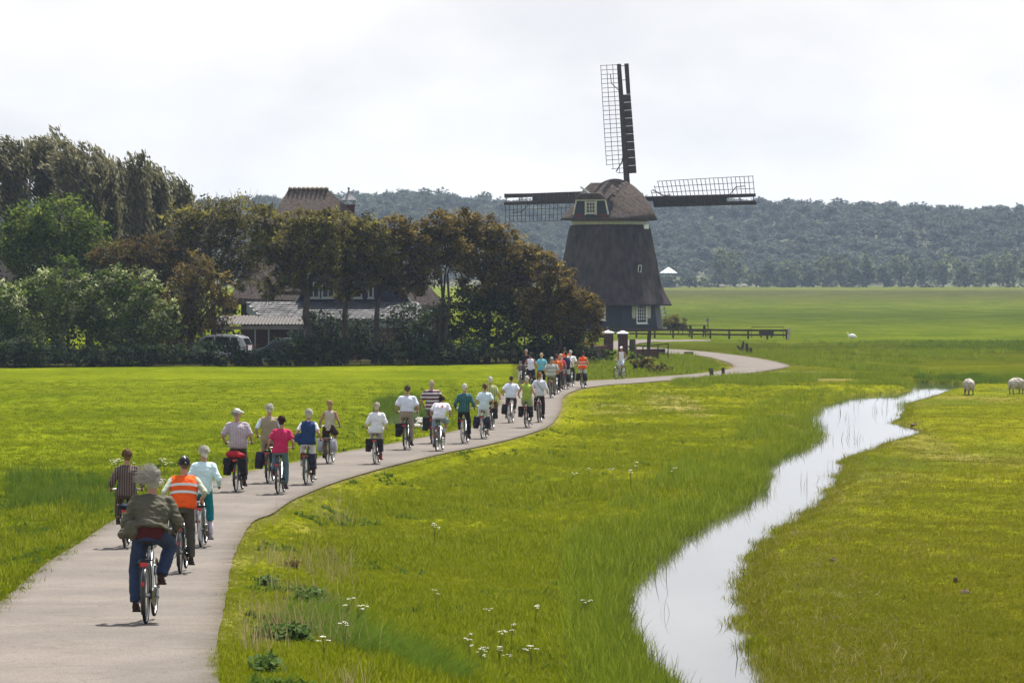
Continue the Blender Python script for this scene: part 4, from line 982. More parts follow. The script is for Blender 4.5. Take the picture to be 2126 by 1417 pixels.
def person(loc, rz, k, p):
    """a seated rider in the bicycle's own frame: x right, y ahead, z up, rear wheel contact at the origin"""
    rs = random.Random(p['seed']); t = tag(empty('person', loc, rz, k), p['label'], 'person', None)
    vox = p.get('vox', .018); g = p.get('g', 1.0) * .96; fem = p.get('fem', False); lean = R(p.get('lean', 10)); ph = p['phase']; yaw = R(p.get('yaw', rs.uniform(-28, 28))); roll = p.get('roll', rs.uniform(-.07, .07))
    X = Vector((1, 0, 0)); up = Vector((0, math.sin(lean), math.cos(lean))); fw = Vector((0, math.cos(lean), -math.sin(lean)))
    side = p.get('shift', rs.uniform(-.02, .02))
    H = Vector((side, .25, SADZ + .10))
    def sp(u): # spine, u in metres, bending forward a little towards the top
        return H + X * (roll * u + .02 * math.sin(u * 6)) + up * u + fw * (.10 * max(0, u - .2) ** 1.5 * (1 + 2 * lean)) - Vector((0, 0, .05 * lean * (u > .3)))
    shw = (.165 if fem else .19) * (.5 + .5 * g); hipw = .085 * (.6 + .4 * g)
    C7 = sp(.50); hd = C7 + Vector((0, math.sin(lean * .5) * .10 + .02, math.cos(lean * .6) * .10)) + Vector((0, .025 - p.get('headdown', 0) * .02 + p.get('headdown', 0) * .10, .105 - p.get('headdown', 0) * .11))
    SH = [sp(.445) + X * (s * shw) for s in (-1, 1)]
    rc = p.get('reach', 0); grip = [Vector((s * .30, .50 + rc, 1.085 - rc * .15)) for s in (-1, 1)]
    WRI = [gp + Vector((0, -.075, .03)) for gp in grip]
    EL = []
    for i, s in enumerate((-1, 1)):
        e, w_ = ik(SH[i], WRI[i], .30 * 1.0, .27, Vector((s * .42, -.35, -.9))); EL.append(e); WRI[i] = w_
    HJ = [H + X * (s * hipw) + Vector((0, 0, -.01)) for s in (-1, 1)]
    AN = []; KN = []
    PD = []
    for i, (s, a) in enumerate(((-1, ph + math.pi), (1, ph))):
        pd = BB + Vector((s * .145, CRANK * math.sin(a), -CRANK * math.cos(a))); PD.append(pd)
        an = pd + Vector((0, -.12, .105)); kn, an = ik(HJ[i], an, .43, .44, Vector((s * .12 * p.get('knees', 1), 1, .2))); AN.append(an); KN.append(kn)
    def ringx(c, rx, ry, n_=22, tilt=up):
        f2 = Vector((0, tilt.z, -tilt.y)); return [c + X * (rx * math.copysign(abs(math.cos(a)) ** .9, math.cos(a))) + f2 * (ry * math.sin(a)) for a in np.linspace(0, 2 * math.pi, n_ + 1)[:-1]]
    def torso(mb, off, lo=-.10, hi=.49, extra=None):
        us_ = np.linspace(lo, hi, 12); rr = []
        for u in us_:
            rx = np.interp(u, [-.12, -.02, .1, .2, .34, .43, .47, .51], [.13, .175 if not fem else .185, .165 if not fem else .15, .16 if not fem else .142, .178 if not fem else .16, .165, .12, .055])
            ry = np.interp(u, [-.12, 0, .1, .2, .34, .43, .48, .51], [.09, .125, .122, .118, .122, .095, .07, .05])
            rx *= g if u < .35 else (.5 + .5 * g); ry *= g
            e = extra(u) if extra else 0
            rr.append(ringx(sp(u) - fw * (.01), rx + off + e, ry + off + e))
        mb.loft([list(reversed(q)) for q in rr])
    # --- body
    mb = MB(); torso(mb, -.022)
    mb.cone(C7 - Vector((0, 0, .05)), hd - Vector((0, .02, .03)), .062, .054)
    Mh = Matrix.Rotation(-yaw, 3, 'Z') @ Matrix.Rotation(R(-p.get('headdown', 0) * 35), 3, 'X') @ Matrix.Diagonal((.92, .93, .96))
    mb.ell(hd + Mh @ Vector((0, -.012, .025)), (.076, .096, .098), Mh); mb.ell(hd + Mh @ Vector((0, .035, -.045)), (.056, .058, .068), Mh)
    mb.cone(hd + Mh @ Vector((0, .09, .015)), hd + Mh @ Vector((0, .115, -.02)), .011, .016, 6)
    for s in (-1, 1): mb.ell(hd + Mh @ Vector((s * .078, -.008, -.005)), (.014, .024, .034), Mh, 8, 6)
    for i, s in enumerate((-1, 1)):
        mb.cone(sp(.46) + X * (s * .05), SH[i], .055, .06)
        mb.cone(SH[i], EL[i], .05, .041); mb.cone(EL[i], WRI[i], .042, .028)
        hv = (grip[i] - WRI[i]); mb.ell(WRI[i] + hv * .62 + Vector((0, 0, .008)), (.036, .052, .022), None, 10, 6)
        mb.cone(HJ[i], KN[i], .078, .052); mb.cone(KN[i], AN[i], .052, .036)
        calf = KN[i].lerp(AN[i], .32) + Vector((0, -.018, 0)); mb.ell(calf, (.05, .052, .11), None, 10, 8)
        mb.cone(AN[i], PD[i] + Vector((0, .03, .03)), .038, .03)
    sk = M_skin2 if p.get('tan') else M_skin
    me = remesh(mb, min(vox, .02), 5, 'body', sk)
    # fingers, eyes and mouth join the same figure
    ex = MB()
    for i, s in enumerate((-1, 1)):
        gp = grip[i]
        for f in range(4):
            ln = (.9, 1.05, 1.0, .8)[f]; b0 = gp + Vector((0, .032 - .021 * f, .0))
            ex.tube([WRI[i].lerp(gp, .72) + Vector((s * .004, .018 - .012 * f, .018)), b0 + Vector((s * .012 * ln, 0, .028)), b0 + Vector((s * .027 * ln, 0, .006)), b0 + Vector((s * .015 * ln, 0, -.02))], [.0085, .0085, .008, .006], 6)
        ex.tube([WRI[i].lerp(gp, .5) + Vector((-s * .02, 0, .005)), gp + Vector((-s * .032, .01, .006)), gp + Vector((-s * .022, .045, -.012))], [.011, .010, .007], 6)
    for s in (-1, 1): ex.ell(hd + Mh @ Vector((s * .03, .082, .018)), (.012, .008, .007), Mh, 8, 6, 1)
    ex.ell(hd + Mh @ Vector((0, .092, -.052)), (.022, .007, .007), Mh, 8, 6, 2)
    bm = bmesh.new(); bm.from_mesh(me); tm = ex.mesh('x', [sk, M_eye, M_lip], True); bm.from_mesh(tm); bm.to_mesh(me); bm.free(); bpy.data.meshes.remove(tm)
    me.materials.append(M_eye); me.materials.append(M_lip)
    body = link('body', me, t)
    # --- shirt, blouse, vest or jacket
    tp = p['top']; tm_ = clothmat(tp[0]); sl_ = tp[1]; loose = p.get('loose', .012); hem = p.get('hem', -.09)
    def flare(u): return p.get('flare', 0) * max(0, (.12 - u) / .24)
    def sleeves(mb, frac, o):
        for i in range(2):
            if frac <= 0: mb.cone(sp(.455) + X * ((-1, 1)[i] * .05), SH[i].lerp(sp(.45), .25), .06 + o, .058 + o); continue
            mb.cone(sp(.46) + X * ((-1, 1)[i] * .05), SH[i], .058 + o, .062 + o)
            if frac <= 1: mb.tube([SH[i], SH[i].lerp(EL[i], frac * .5), SH[i].lerp(EL[i], frac)], [.062 + o, .060 + o, .062 + o], 12)
            else:
                mb.cone(SH[i], EL[i], .062 + o, .052 + o); mb.tube([EL[i], EL[i].lerp(WRI[i], (frac - 1) * .5), EL[i].lerp(WRI[i], frac - 1)], [.05 + o, .045 + o, .036 + o], 12)
    mb = MB(); torso(mb, loose, hem, .485, flare); sleeves(mb, sl_, loose * .5)
    mb.cone(C7 - Vector((0, .0, .07)), C7 - Vector((0, 0, .015)), .075, .066)
    if p.get('billow'):
        bx = p['billow']; mb.ell(sp(bx[1]) + X * (bx[0]) - fw * .05, (.10, .12, .13)); mb.ell(sp(bx[1] - .05) + X * (bx[0] * 1.5) - fw * .06, (.07, .09, .06))
    nm = p.get('topname', 'shirt')
    sm_ = remesh(mb, vox, 4, nm, tm_, p.get('fold', .0085), 10, rs.uniform(0, 9)); shirt = link(nm, sm_, t)
    if p.get('hivis'):      # two bands of reflective tape laid over the vest
        for u in p['hivis']:
            mb = MB(); rr = []
            for du in (-.022, .022):
                uu = u + du; rx = np.interp(uu, [0, .1, .2, .34, .43], [.185, .172, .165, .18, .165]) * g; ry = np.interp(uu, [0, .1, .2, .34, .43], [.13, .125, .12, .124, .1]) * g
                rr.append(ringx(sp(uu) - fw * .01, rx + loose + .008, ry + loose + .008))
            mb.loft([list(reversed(q)) for q in rr], 0, False); mb.build('reflective_tape', TAPE, shirt)
    if p.get('under'):      # sleeves of the garment underneath
        um = clothmat(p['under'][0]); mb = MB(); sleeves(mb, p['under'][1], -.004); mb.cone(C7 - Vector((0, 0, .08)), C7 - Vector((0, 0, .005)), .07, .066)
        link('undershirt', remesh(mb, vox, 3, 'undershirt', um, .004, 10, 3), t)
    if p.get('sweater'):    # band of the garment showing below a jacket
        mb = MB(); torso(mb, .012, -.11, .14); link('sweater', remesh(mb, vox, 3, 'sweater', clothmat(p['sweater']), .004, 10, 2), t)
    # --- trousers, shorts or skirt
    bt = p['bot']; bmn = clothmat(bt[0]); ln = bt[1]; kind = bt[2] if len(bt) > 2 else 'trousers'; o = .014 * p.get('lg', 1)
    mb = MB(); torso(mb, .004, -.13, .10)
    for i in range(2):
        if kind == 'skirt':
            mb.cone(HJ[i] + Vector((0, -.01, -.02)), HJ[i].lerp(KN[i], min(ln, 1.0)) + Vector((0, 0, -.02)), .125 * g, .10)
            if ln > 1: mb.tube([KN[i], KN[i].lerp(AN[i], ln - 1)], [.09, .085], 12)
        else:
            mb.cone(HJ[i], HJ[i].lerp(KN[i], min(1, ln)) if ln <= 1 else KN[i], .090 * (.6 + .4 * g) + o, (.062 if ln > 1 else .080) + o)
            if ln <= 1: mb.tube([HJ[i].lerp(KN[i], ln * .6), HJ[i].lerp(KN[i], ln)], [.085 + o, .088 + o], 12)
            if ln > 1: mb.tube([KN[i], KN[i].lerp(AN[i], .35) + Vector((0, -.01, 0)), KN[i].lerp(AN[i], min(1.0, ln - 1))], [.062 + o, .060 + o, .050 + o], 12)
    if kind == 'skirt': mb.ell(H + Vector((0, .18, -.05)), (.15 * g, .2, .08))
    link(kind, remesh(mb, vox, 4, kind, bmn, .005, 11, rs.uniform(0, 9)), t)
    if p.get('belt'):
        mb = MB(); mb.loft([list(reversed(ringx(sp(u) - fw * .01, .178 * g + .012, .127 * g + .012))) for u in (.055, .095)], 0, False); mb.build('belt', M_plastic, t)
    # --- shoes and socks
    sc_ = p.get('shoe', (.06, .04, .03)); shm = clothmat(('solid', sc_))
    for i in range(2):
        mb = MB(); a = AN[i] + Vector((0, -.035, -.055)); b_ = PD[i] + Vector((0, .06, .03))
        mb.cone(a, b_, .044, .038, 10); mb.ell(PD[i] + Vector((0, 0, .025)), (.047, .11, .028)); mb.cone(AN[i], a, .042, .044, 10)
        link('shoe', remesh(mb, .012, 3, 'shoe', shm), t)
        if p.get('sock'):
            mb = MB(); mb.tube([KN[i].lerp(AN[i], p['sock'][1]), AN[i] + Vector((0, 0, -.02))], [.054, .045], 10); mb.build('sock', clothmat(('solid', p['sock'][0])), t, True)
    # --- hair and headgear
    hk, hc = p['hair']; hm = hairmat(hc)
    if hk != 'none':
        mb = MB(); q = lambda x, y, z: hd + Mh @ Vector((x, y, z))
        if hk in ('short', 'bald'):
            s_ = .95 if hk == 'bald' else 1
            mb.ell(q(0, -.024, .034 if hk == 'short' else .012), (.083 * s_, .096 * s_, .096 * s_ if hk == 'short' else .07), Mh, 14, 10); mb.ell(q(0, -.05, -.02), (.068, .055, .062), Mh)
        else:
            big = {'bob': 1.06, 'curly': 1.08, 'wild': 1.02, 'bun': 1.0, 'full': 1.0}[hk] * rs.uniform(.95, 1.05); hx_ = rs.uniform(.90, 1.0); hz_ = rs.uniform(.95, 1.08)
            mb.ell(q(0, -.026, .032), (.080 * big * hx_, .098 * big, .094 * big * hz_), Mh, 14, 10); mb.ell(q(rs.uniform(-.012, .012), -.045, -.035), (.074 * big * hx_, .064 * big, .07 * big), Mh)
            if fem: mb.ell(q(rs.uniform(-.012, .012), -.052, -.085), (.055, .036, .045), Mh)
            for j in range({'bob': 14, 'curly': 40, 'wild': 18, 'bun': 14, 'full': 12}[hk]):
                a = rs.uniform(0, 2 * math.pi); e = rs.uniform(-.5, 1); v = Vector((math.cos(a) * math.sqrt(max(0, 1 - e * e)), math.sin(a) * math.sqrt(max(0, 1 - e * e)), e))
                if v.y > .45 and e < .55: continue
                c = q(v.x * .08 * big, -.026 + v.y * .094 * big, .03 + v.z * .09 * big); rr = rs.uniform(.012, .026)
                mb.ell(c, (rr, rr, rr), None, 8, 6)
            if hk == 'bun': mb.ell(q(.01, -.09, .085), (.04, .04, .042)); mb.ell(q(-.03, -.08, .11), (.022, .02, .03))
        if hk != 'bald' or True:
            hme = remesh(mb, .011, 2, 'hair', hm, .003, 40, 1)
            ho = link('hair', hme, t)
        # loose strands lying over the mass of hair
        st_ = MB(); ns = {'wild': 620, 'curly': 420, 'bob': 320, 'full': 320, 'bun': 260, 'short': 160, 'bald': 0}[hk]
        if p.get('far'): ns //= 6
        for j in range(ns):
            a = rs.uniform(0, 2 * math.pi); e = rs.uniform(-.35, 1); v = Vector((math.cos(a) * math.sqrt(max(0, 1 - e * e)), math.sin(a) * math.sqrt(max(0, 1 - e * e)), e))
            if v.y > .4 and e < .5: continue
            big = 1.15 if hk == 'wild' else 1.06
            c = q(v.x * .088 * big, -.026 + v.y * .10 * big, .03 + v.z * .096 * big)
            L1 = rs.uniform(.06, .17) if hk == 'wild' else rs.uniform(.02, .045)
            wind = Vector((-1, -.2, .15)) if hk == 'wild' else Vector((-.3, -.2, -.6))
            d1 = (v * .6 + wind * .7 + Vector((rs.uniform(-.4, .4), rs.uniform(-.4, .4), rs.uniform(-.4, .3)))).normalized()
            d2 = (d1 + wind * .7 + Vector((0, 0, -.35))).normalized()
            st_.tube([c - v * .01, c + d1 * L1 * .5, c + d1 * L1 * .5 + d2 * L1 * .5], [.006, .0045, .001], 3)
        if ns: st_.build('hair_strands', hm, ho)
    hat = p.get('hat')
    if hat:
        q = lambda x, y, z: hd + Mh @ Vector((x, y, z)); hmt = clothmat(('solid', hat[1])); mb = MB()
        if hat[0] == 'cap':
            mb.ell(q(0, -.015, .055), (.09, .108, .082), Mh, 14, 8); mb.cone(q(-.045, .08, .045), q(-.035, .155, .03), .03, .022); mb.cone(q(.045, .08, .045), q(.035, .155, .03), .03, .022); mb.cone(q(-.035, .15, .03), q(.035, .15, .03), .018, .018)
            link('cap', remesh(mb, .011, 3, 'cap', hmt), t)
        else:
            mb.ell(q(0, -.015, .052), (.10, .128, .092), Mh, 16, 10); hme = remesh(mb, .011, 3, 'helmet', hmt); ho = link('helmet', hme, t)
            for s in (-.045, 0, .045):
                m2 = MB(); m2.tube([q(s, -.135, .03), q(s * .9, -.10, .115), q(s * .8, 0, .148), q(s * .9, .1, .10)], .013 if s == 0 else .009, 6); m2.build('stripe', clothmat(('solid', hat[2])) if s == 0 else M_plastic, ho)
    if p.get('text'):       # red digits printed on the back of the shirt
        cu = bpy.data.curves.new('digits', 'FONT'); cu.body = p['text']; cu.size = .21; cu.align_x = 'CENTER'; cu.align_y = 'CENTER'; cu.space_character = 1.25; cu.resolution_u = 3
        to = bpy.data.objects.new('digits', cu); COL.objects.link(to); dg = bpy.context.evaluated_depsgraph_get(); dg.update()
        tme = bpy.data.meshes.new_from_object(to.evaluated_get(dg)); bpy.data.objects.remove(to)
        bm = bmesh.new(); bm.from_mesh(tme); bmesh.ops.subdivide_edges(bm, edges=bm.edges[:], cuts=1)
        from mathutils.bvhtree import BVHTree
        tree = BVHTree.FromPolygons([v.co for v in sm_.vertices], [tuple(f.vertices) for f in sm_.polygons]); c0 = sp(.30)
        for v in bm.verts:
            pt_ = c0 + X * v.co.x + up * v.co.y - fw * .5; hit = tree.ray_cast(pt_, fw)
            v.co = (hit[0] - fw * .012) if hit[0] else (pt_ + fw * .35)
        bm.to_mesh(tme); bm.free(); tme.materials.clear(); tme.materials.append(clothmat(('solid', (.40, .03, .05)))); tme.name = 'digits'; link('printed_number', tme, shirt)
    if p.get('strap'):
        mb = MB(); pts = [SH[0].lerp(sp(.47), .3) + Vector((0, 0, .06)), sp(.38) - X * .08 - fw * .155, sp(.25) + X * .02 - fw * .165, sp(.10) + X * .14 - fw * .13]; mb.tube(pts, .009, 5); mb.build('strap', M_plastic, t)
    return t

W_ = (.70, .71, .76); SOL = 'solid'
GREY_H = (.50, .47, .43); WHITE_H = (.68, .65, .58); BROWN_H = (.085, .045, .022); DARK_H = (.03, .018, .014)
riders = [
 dict(x=303, y=1300, top=985, hd=5.5, cyc='silver', phase=2.75, lean=27, reach=.18, g=1.05, hair=('wild', GREY_H), top_=((SOL, (.095, .088, .062)), 1.86), bot=((SOL, (.03, .045, .095)), 1.98), sweater=(SOL, (.07, .012, .014)), topname='jacket', loose=.035, hem=.02, flare=.07, fold=.016, lg=1.7, knees=3.0, headdown=.15, billow=(-.20, .02), shoe=(.05, .025, .018),
      label='nearest rider, a man with wild grey hair in a billowing olive jacket and blue jeans', blabel='silver and dark bicycle ridden by the grey-haired man in the olive jacket, nearest of all'),
 dict(x=259, y=1141, top=938, hd=4, cyc='black', phase=.3, lean=8, fem=1, g=1.05, hair=('curly', (.20, .11, .05)), top_=(('vstripe', (.060, .040, .034), (.17, .13, .11), 22), 1.55), bot=(('vstripe', (.05, .033, .03), (.12, .09, .08), 22), 1.9), loose=.03, flare=.02, shoe=(.05, .03, .025), basket='top_dark', bag=None,
      label='curly-haired woman in a dark brown patterned outfit at the left edge of the road', blabel='black bicycle with a big red rear light ridden by the woman in dark brown'),
 dict(x=374, y=1194, top=955, hd=5, cyc='black', phase=.15, lean=18, g=1.12, hair=('short', (.16, .13, .11)), hat=('helmet', (.015, .016, .022), (.75, .75, .75)), top_=((SOL, (.85, .105, .012)), 0), hivis=(.33, .19), under=((SOL, (.42, .46, .36)), 1.5), topname='safety_vest', loose=.04, flare=.03, hem=-.06, bot=((SOL, (.075, .07, .06)), 1.96), shoe=(.03, .025, .022), headdown=.15,
      label='man in an orange safety vest and dark helmet, just ahead of the nearest rider', blabel='black bicycle under the man with the helmet and orange vest'),
 dict(x=417, y=1139, top=930, hd=5, cyc='white', phase=.35, lean=8, fem=1, g=1.02, hair=('full', WHITE_H), top_=((SOL, (.60, .76, .80)), 1.9), bot=((SOL, (.010, .20, .25)), 1.45), sock=((.60, .52, .62), .5), loose=.02, shoe=(.28, .25, .28), bag=('lrd', M_whitebag, 'white bag hanging on the left of the bicycle of the woman in teal trousers'),
      label='white-haired woman in a pale aqua sweater and teal cropped trousers', blabel='pale bicycle with white mudguard ridden by the woman in teal trousers'),
 dict(x=490, y=1023, top=852, hd=8, cyc='black', phase=.2, lean=5, g=1.18, hair=('short', (.35, .32, .3)), hat=('cap', (.72, .72, .68)), yaw=60, top_=(('vstripe', (.48, .41, .44), (.32, .26, .30), 26), .9), bot=((SOL, (.07, .055, .055)), 1.95), loose=.03, shoe=(.05, .025, .022), bag=('bsq', M_bag, 'pair of square black panniers under the red bundle'), bundle=1,
      label='man in a white cap turning to the right, wearing a pale striped shirt', blabel='black bicycle carrying a red bundle on its rack'),
 dict(x=556, y=1005, top=842, hd=7, cyc='black', phase=.6, lean=5, g=1.08, hair=('full', WHITE_H), top_=((SOL, (.30, .24, .16)), 0), under=((SOL, (.62, .72, .80)), .85), topname='vest', bot=((SOL, (.34, .28, .22)), 1.9), loose=.035, shoe=(.05, .03, .025), bag=('brd', M_navybag, 'pair of rounded navy panniers behind the magenta polo rider'),
      label='white-haired man in a tan vest over a pale blue shirt, partly behind the magenta polo', blabel='black bicycle of the man in the tan vest'),
 dict(x=577, y=1028, top=867, hd=8, cyc='silver', phase=.1, lean=8, fem=1, g=1.1, hair=('full', (.055, .014, .012)), top_=((SOL, (.50, .025, .10)), .75), topname='polo_shirt', bot=((SOL, (.10, .16, .19)), 1.95), loose=.02, shoe=(.06, .04, .04),
      label='woman with dark red hair in a magenta polo shirt and blue jeans', blabel='silver bicycle ridden by the woman in the magenta polo shirt'),
 dict(x=635, y=1008, top=852, hd=9, cyc='green', phase=.15, lean=10, g=1.04, fem=1, hair=('full', WHITE_H), top_=((SOL, (.018, .045, .13)), 0), under=((SOL, (.72, .72, .78)), .7), topname='vest', billow=(-.22, .08), flare=.03, fold=.01, loose=.035, bot=((SOL, (.68, .66, .70)), 1.25), sock=((.09, .05, .04), .3), shoe=(.62, .60, .58), bag=('rsq', M_navybag, 'single dark pannier on the right of the bicycle of the rider in white trousers'),
      label='white-haired rider in a blowing navy vest and white cropped trousers', blabel='dark green bicycle of the rider in the blowing navy vest'),
 dict(x=680, y=964, top=834, hd=9, cyc='black', phase=2.4, lean=4, fem=1, g=.98, tan=1, hair=('bun', (.50, .32, .15)), top_=((SOL, (.46, .40, .33)), 0), topname='tank_top', loose=.008, bot=((SOL, (.045, .022, .016)), .95, 'skirt'), shoe=(.05, .03, .025), bag=('brd', M_greybag, 'pair of pale grey panniers behind the blonde woman with bare shoulders'),
      label='blonde woman with pinned-up hair and bare shoulders in a beige tank top', blabel='black bicycle with grey panniers ridden by the blonde woman in the tank top'),
 dict(x=778, y=965, top=840, hd=7, cyc='white', phase=.2, lean=6, fem=1, g=1.15, hair=('full', (.68, .60, .47)), top_=((SOL, (.70, .70, .73)), 1.2), topname='blouse', flare=.05, loose=.028, hem=-.13, bot=((SOL, (.40, .36, .36)), 1.6), sock=((.2, .12, .1), .6), shoe=(.30, .03, .04), bag=('bsq', M_bag, 'pair of square black panniers of the lone woman in the white blouse'),
      label='blonde woman in a loose white blouse, riding alone in the middle of the line', blabel='pale bicycle of the woman in the loose white blouse'),
 dict(x=841, y=935, top=803, hd=8, cyc='black', phase=.1, lean=4, g=1.16, hair=('short', (.13, .085, .06)), top_=((SOL, (.66, .69, .80)), .85), loose=.03, hem=.05, belt=1, bot=((SOL, (.30, .25, .19)), 1.96), shoe=(.035, .025, .022), bag=('lsq', M_bag, 'single black pannier on the left of the bicycle of the man with the black belt'),
      label='tall man in a white short-sleeved shirt with black belt and khaki trousers', blabel='dark bicycle of the man with the black belt'),
 dict(x=897, y=922, top=791, hd=6, cyc='black', phase=.4, lean=4, g=1.16, hair=('bald', (.48, .44, .40)), top_=(('hstripe', (.09, .022, .03), (.48, .46, .48), 9, .5), .8), topname='polo_shirt', bot=((SOL, (.16, .15, .14)), 1.9), loose=.026, bag=('lsq', M_bag, 'black pannier at the far left side of the striped polo rider'), shoe=(.04, .03, .03),
      label='balding man in a maroon and white striped polo shirt behind the number 14 shirt', blabel='black bicycle of the man in the striped polo, mostly hidden'),
 dict(x=907, y=938, top=824, hd=10, cyc='silver', phase=3.0, lean=28, reach=.18, g=1.08, headdown=.75, hair=('full', DARK_H), top_=((SOL, (.72, .71, .78)), .75), text='14', topname='t_shirt', loose=.026, bot=((SOL, (.22, .29, .36)), .85, 'shorts'), sock=((.42, .42, .45), .62), shoe=(.12, .08, .07), knees=2.5, tan=1,
      label='bent-over cyclist in a white shirt printed with 14 and denim shorts', blabel='silver bicycle of the bent-over cyclist in denim shorts'),
 dict(x=961, y=922, top=799, hd=8, cyc='white', phase=.5, lean=6, g=1.05, fem=1, hair=('full', WHITE_H), top_=(('plaid', (.05, .17, .17), (.02, .035, .05), 14), 1.8), loose=.02, bot=((SOL, (.014, .012, .014)), 1.93), shoe=(.035, .025, .022),
      label='white-haired rider in a teal plaid shirt and black trousers', blabel='pale bicycle of the rider in the teal plaid shirt'),
 dict(x=1001, y=912, top=798, hd=8, cyc='white', phase=.2, lean=8, g=1.05, fem=1, hair=('full', (.14, .06, .03)), top_=((SOL, (.55, .66, .72)), .8), loose=.024, hem=-.11, bot=((SOL, (.62, .62, .62)), 1.7), shoe=(.35, .33, .33), bag=('brd', M_navybag, 'rounded navy panniers of the woman in the pale blue shirt'),
      label='brown-haired woman in a pale blue short-sleeved shirt and white trousers', blabel='pale bicycle of the woman in the pale blue shirt'),
 dict(x=1018, y=893, top=784, hd=6, cyc='black', phase=2.6, lean=5, g=1.03, fem=1, hair=('full', WHITE_H), top_=(('vstripe', (.50, .52, .20), (.17, .20, .10), 16), .9), loose=.022, bot=((SOL, (.10, .075, .04)), 1.5), shoe=(.05, .035, .03), bag=('rsq', M_bag, 'dark pannier of the rider in the yellow-green striped shirt'),
      label='white-haired rider in a yellow-green striped shirt, half behind the pale blue shirt', blabel='black bicycle of the rider in the yellow-green striped shirt'),
 dict(x=1057, y=879, top=782, hd=8, cyc='white', phase=2.2, lean=12, g=1.16, hair=('short', (.05, .028, .02)), top_=((SOL, (.66, .70, .82)), .85), topname='polo_shirt', loose=.03, bot=((SOL, (.075, .06, .055)), 1.9), shoe=(.3, .28, .28), bag=('lrd', M_bag, 'black pannier on the left of the dark-haired man in the white polo'),
      label='broad dark-haired man in a white polo shirt in the left of the road', blabel='pale bicycle of the broad man in the white polo'),
 dict(x=1092, y=889, top=782, hd=7, cyc='black', phase=.1, lean=6, g=1.1, fem=1, hair=('full', (.60, .58, .53)), top_=((SOL, (.30, .40, .055)), 0), topname='sleeveless_top', loose=.02, bot=((SOL, (.36, .42, .22)), .95, 'skirt'), shoe=(.6, .55, .52), bag=('bsq', M_bag, 'pair of wide black panniers of the woman in lime green'),
      label='white-haired woman in a lime green sleeveless top and pale green skirt', blabel='black bicycle of the woman in lime green'),
 dict(x=1118, y=878, top=774, hd=5, cyc='black', phase=.5, lean=5, g=.98, fem=1, hair=('full', (.26, .10, .028)), strap=1, top_=((SOL, (.58, .60, .66)), 1.8), topname='sweater', loose=.026, bot=((SOL, (.035, .016, .018)), 1.93), shoe=(.04, .03, .03),
      label='auburn-haired woman in a light grey sweater with a diagonal bag strap', blabel='black bicycle of the auburn-haired woman in grey'),
 dict(x=1091, y=801, top=727, hd=180, cyc='black', phase=.4, lean=4, g=1.12, hair=('full', (.42, .40, .38)), top_=((SOL, (.016, .013, .016)), .8), topname='t_shirt', loose=.022, bot=((SOL, (.05, .05, .06)), 1.9), shoe=(.04, .03, .03),
      label='oncoming grey-haired man in a black T-shirt facing the camera', blabel='black bicycle of the oncoming man in the black T-shirt'),
 dict(x=1080, y=799, top=750, hd=176, cyc='red', phase=.4, lean=4, g=.95, fem=1, hair=('full', (.06, .03, .02)), hat=('helmet', (.05, .10, .35), (.75, .75, .8)), top_=(('hstripe', (.06, .035, .035), (.30, .24, .24), 12), .9), topname='t_shirt', bot=((SOL, (.66, .64, .68)), 1.8), loose=.016, shoe=(.3, .2, .2),
      label='oncoming child in a blue helmet and striped top on a small bicycle', blabel='small red child bicycle coming towards the camera'),
 dict(x=1101, y=812, top=733, hd=6, cyc='black', phase=.3, lean=6, g=1.08, fem=1, tan=1, hair=('full', DARK_H), top_=((SOL, (.70, .68, .78)), 0), topname='tank_top', loose=.012, hem=-.07, bot=((SOL, (.022, .028, .06)), 1.0, 'skirt'), shoe=(.04, .03, .03), bag=('rrd', M_bag, 'black pannier of the dark-haired woman in the white tank top'),
      label='dark-haired woman in a white tank top and navy skirt in the far bunch', blabel='black bicycle of the dark-haired woman in the white tank top'),
 dict(x=1122, y=811, top=734, hd=6, cyc='black', phase=.8, lean=6, g=1.02, fem=1, hair=('full', (.62, .48, .28)), top_=((SOL, (.16, .48, .55)), .7), topname='t_shirt', loose=.018, bot=((SOL, (.015, .012, .014)), 1.9), shoe=(.04, .03, .03),
      label='blonde woman in a turquoise T-shirt and black trousers in the far bunch', blabel='black bicycle of the blonde woman in turquoise'),
 dict(x=1143, y=827, top=743, hd=5, cyc='black', phase=.2, lean=6, g=1.16, hair=('short', (.3, .27, .25)), hat=('cap', (.46, .46, .44)), top_=(('hstripe', (.46, .46, .42), (.03, .03, .045), 5.6, .12, .35), .85), topname='polo_shirt', loose=.03, bot=((SOL, (.20, .17, .11)), 1.9), shoe=(.04, .03, .03),
      label='man in a grey cap and grey polo with dark stripes, nearest of the bunch', blabel='black bicycle of the man in the grey cap'),
 dict(x=1152, y=819, top=737, hd=8, cyc='black', phase=.9, lean=6, g=1.1, hair=('full', (.07, .025, .02)), top_=((SOL, (.60, .14, .03)), .8), loose=.03, bot=((SOL, (.02, .025, .05)), 1.9), shoe=(.04, .03, .03),
      label='dark-haired rider in an orange shirt hidden behind the grey-capped man', blabel='black bicycle of the rider in the plain orange shirt'),
 dict(x=1160, y=814, top=736, hd=6, cyc='black', phase=.3, lean=6, g=1.0, fem=1, hair=('full', (.62, .50, .36)), top_=((SOL, (.48, .05, .085)), .8), loose=.02, bot=((SOL, (.08, .05, .04)), 1.8), shoe=(.04, .03, .03),
      label='blonde woman in a red shirt in the far bunch', blabel='black bicycle of the blonde woman in the red shirt'),
 dict(x=1171, y=800, top=723, hd=8, cyc='black', phase=.9, lean=6, g=1.05, hair=('short', (.10, .05, .03)), top_=((SOL, (.80, .13, .03)), .8), topname='safety_vest', loose=.03, bot=((SOL, (.25, .2, .17)), 1.9), shoe=(.04, .03, .03),
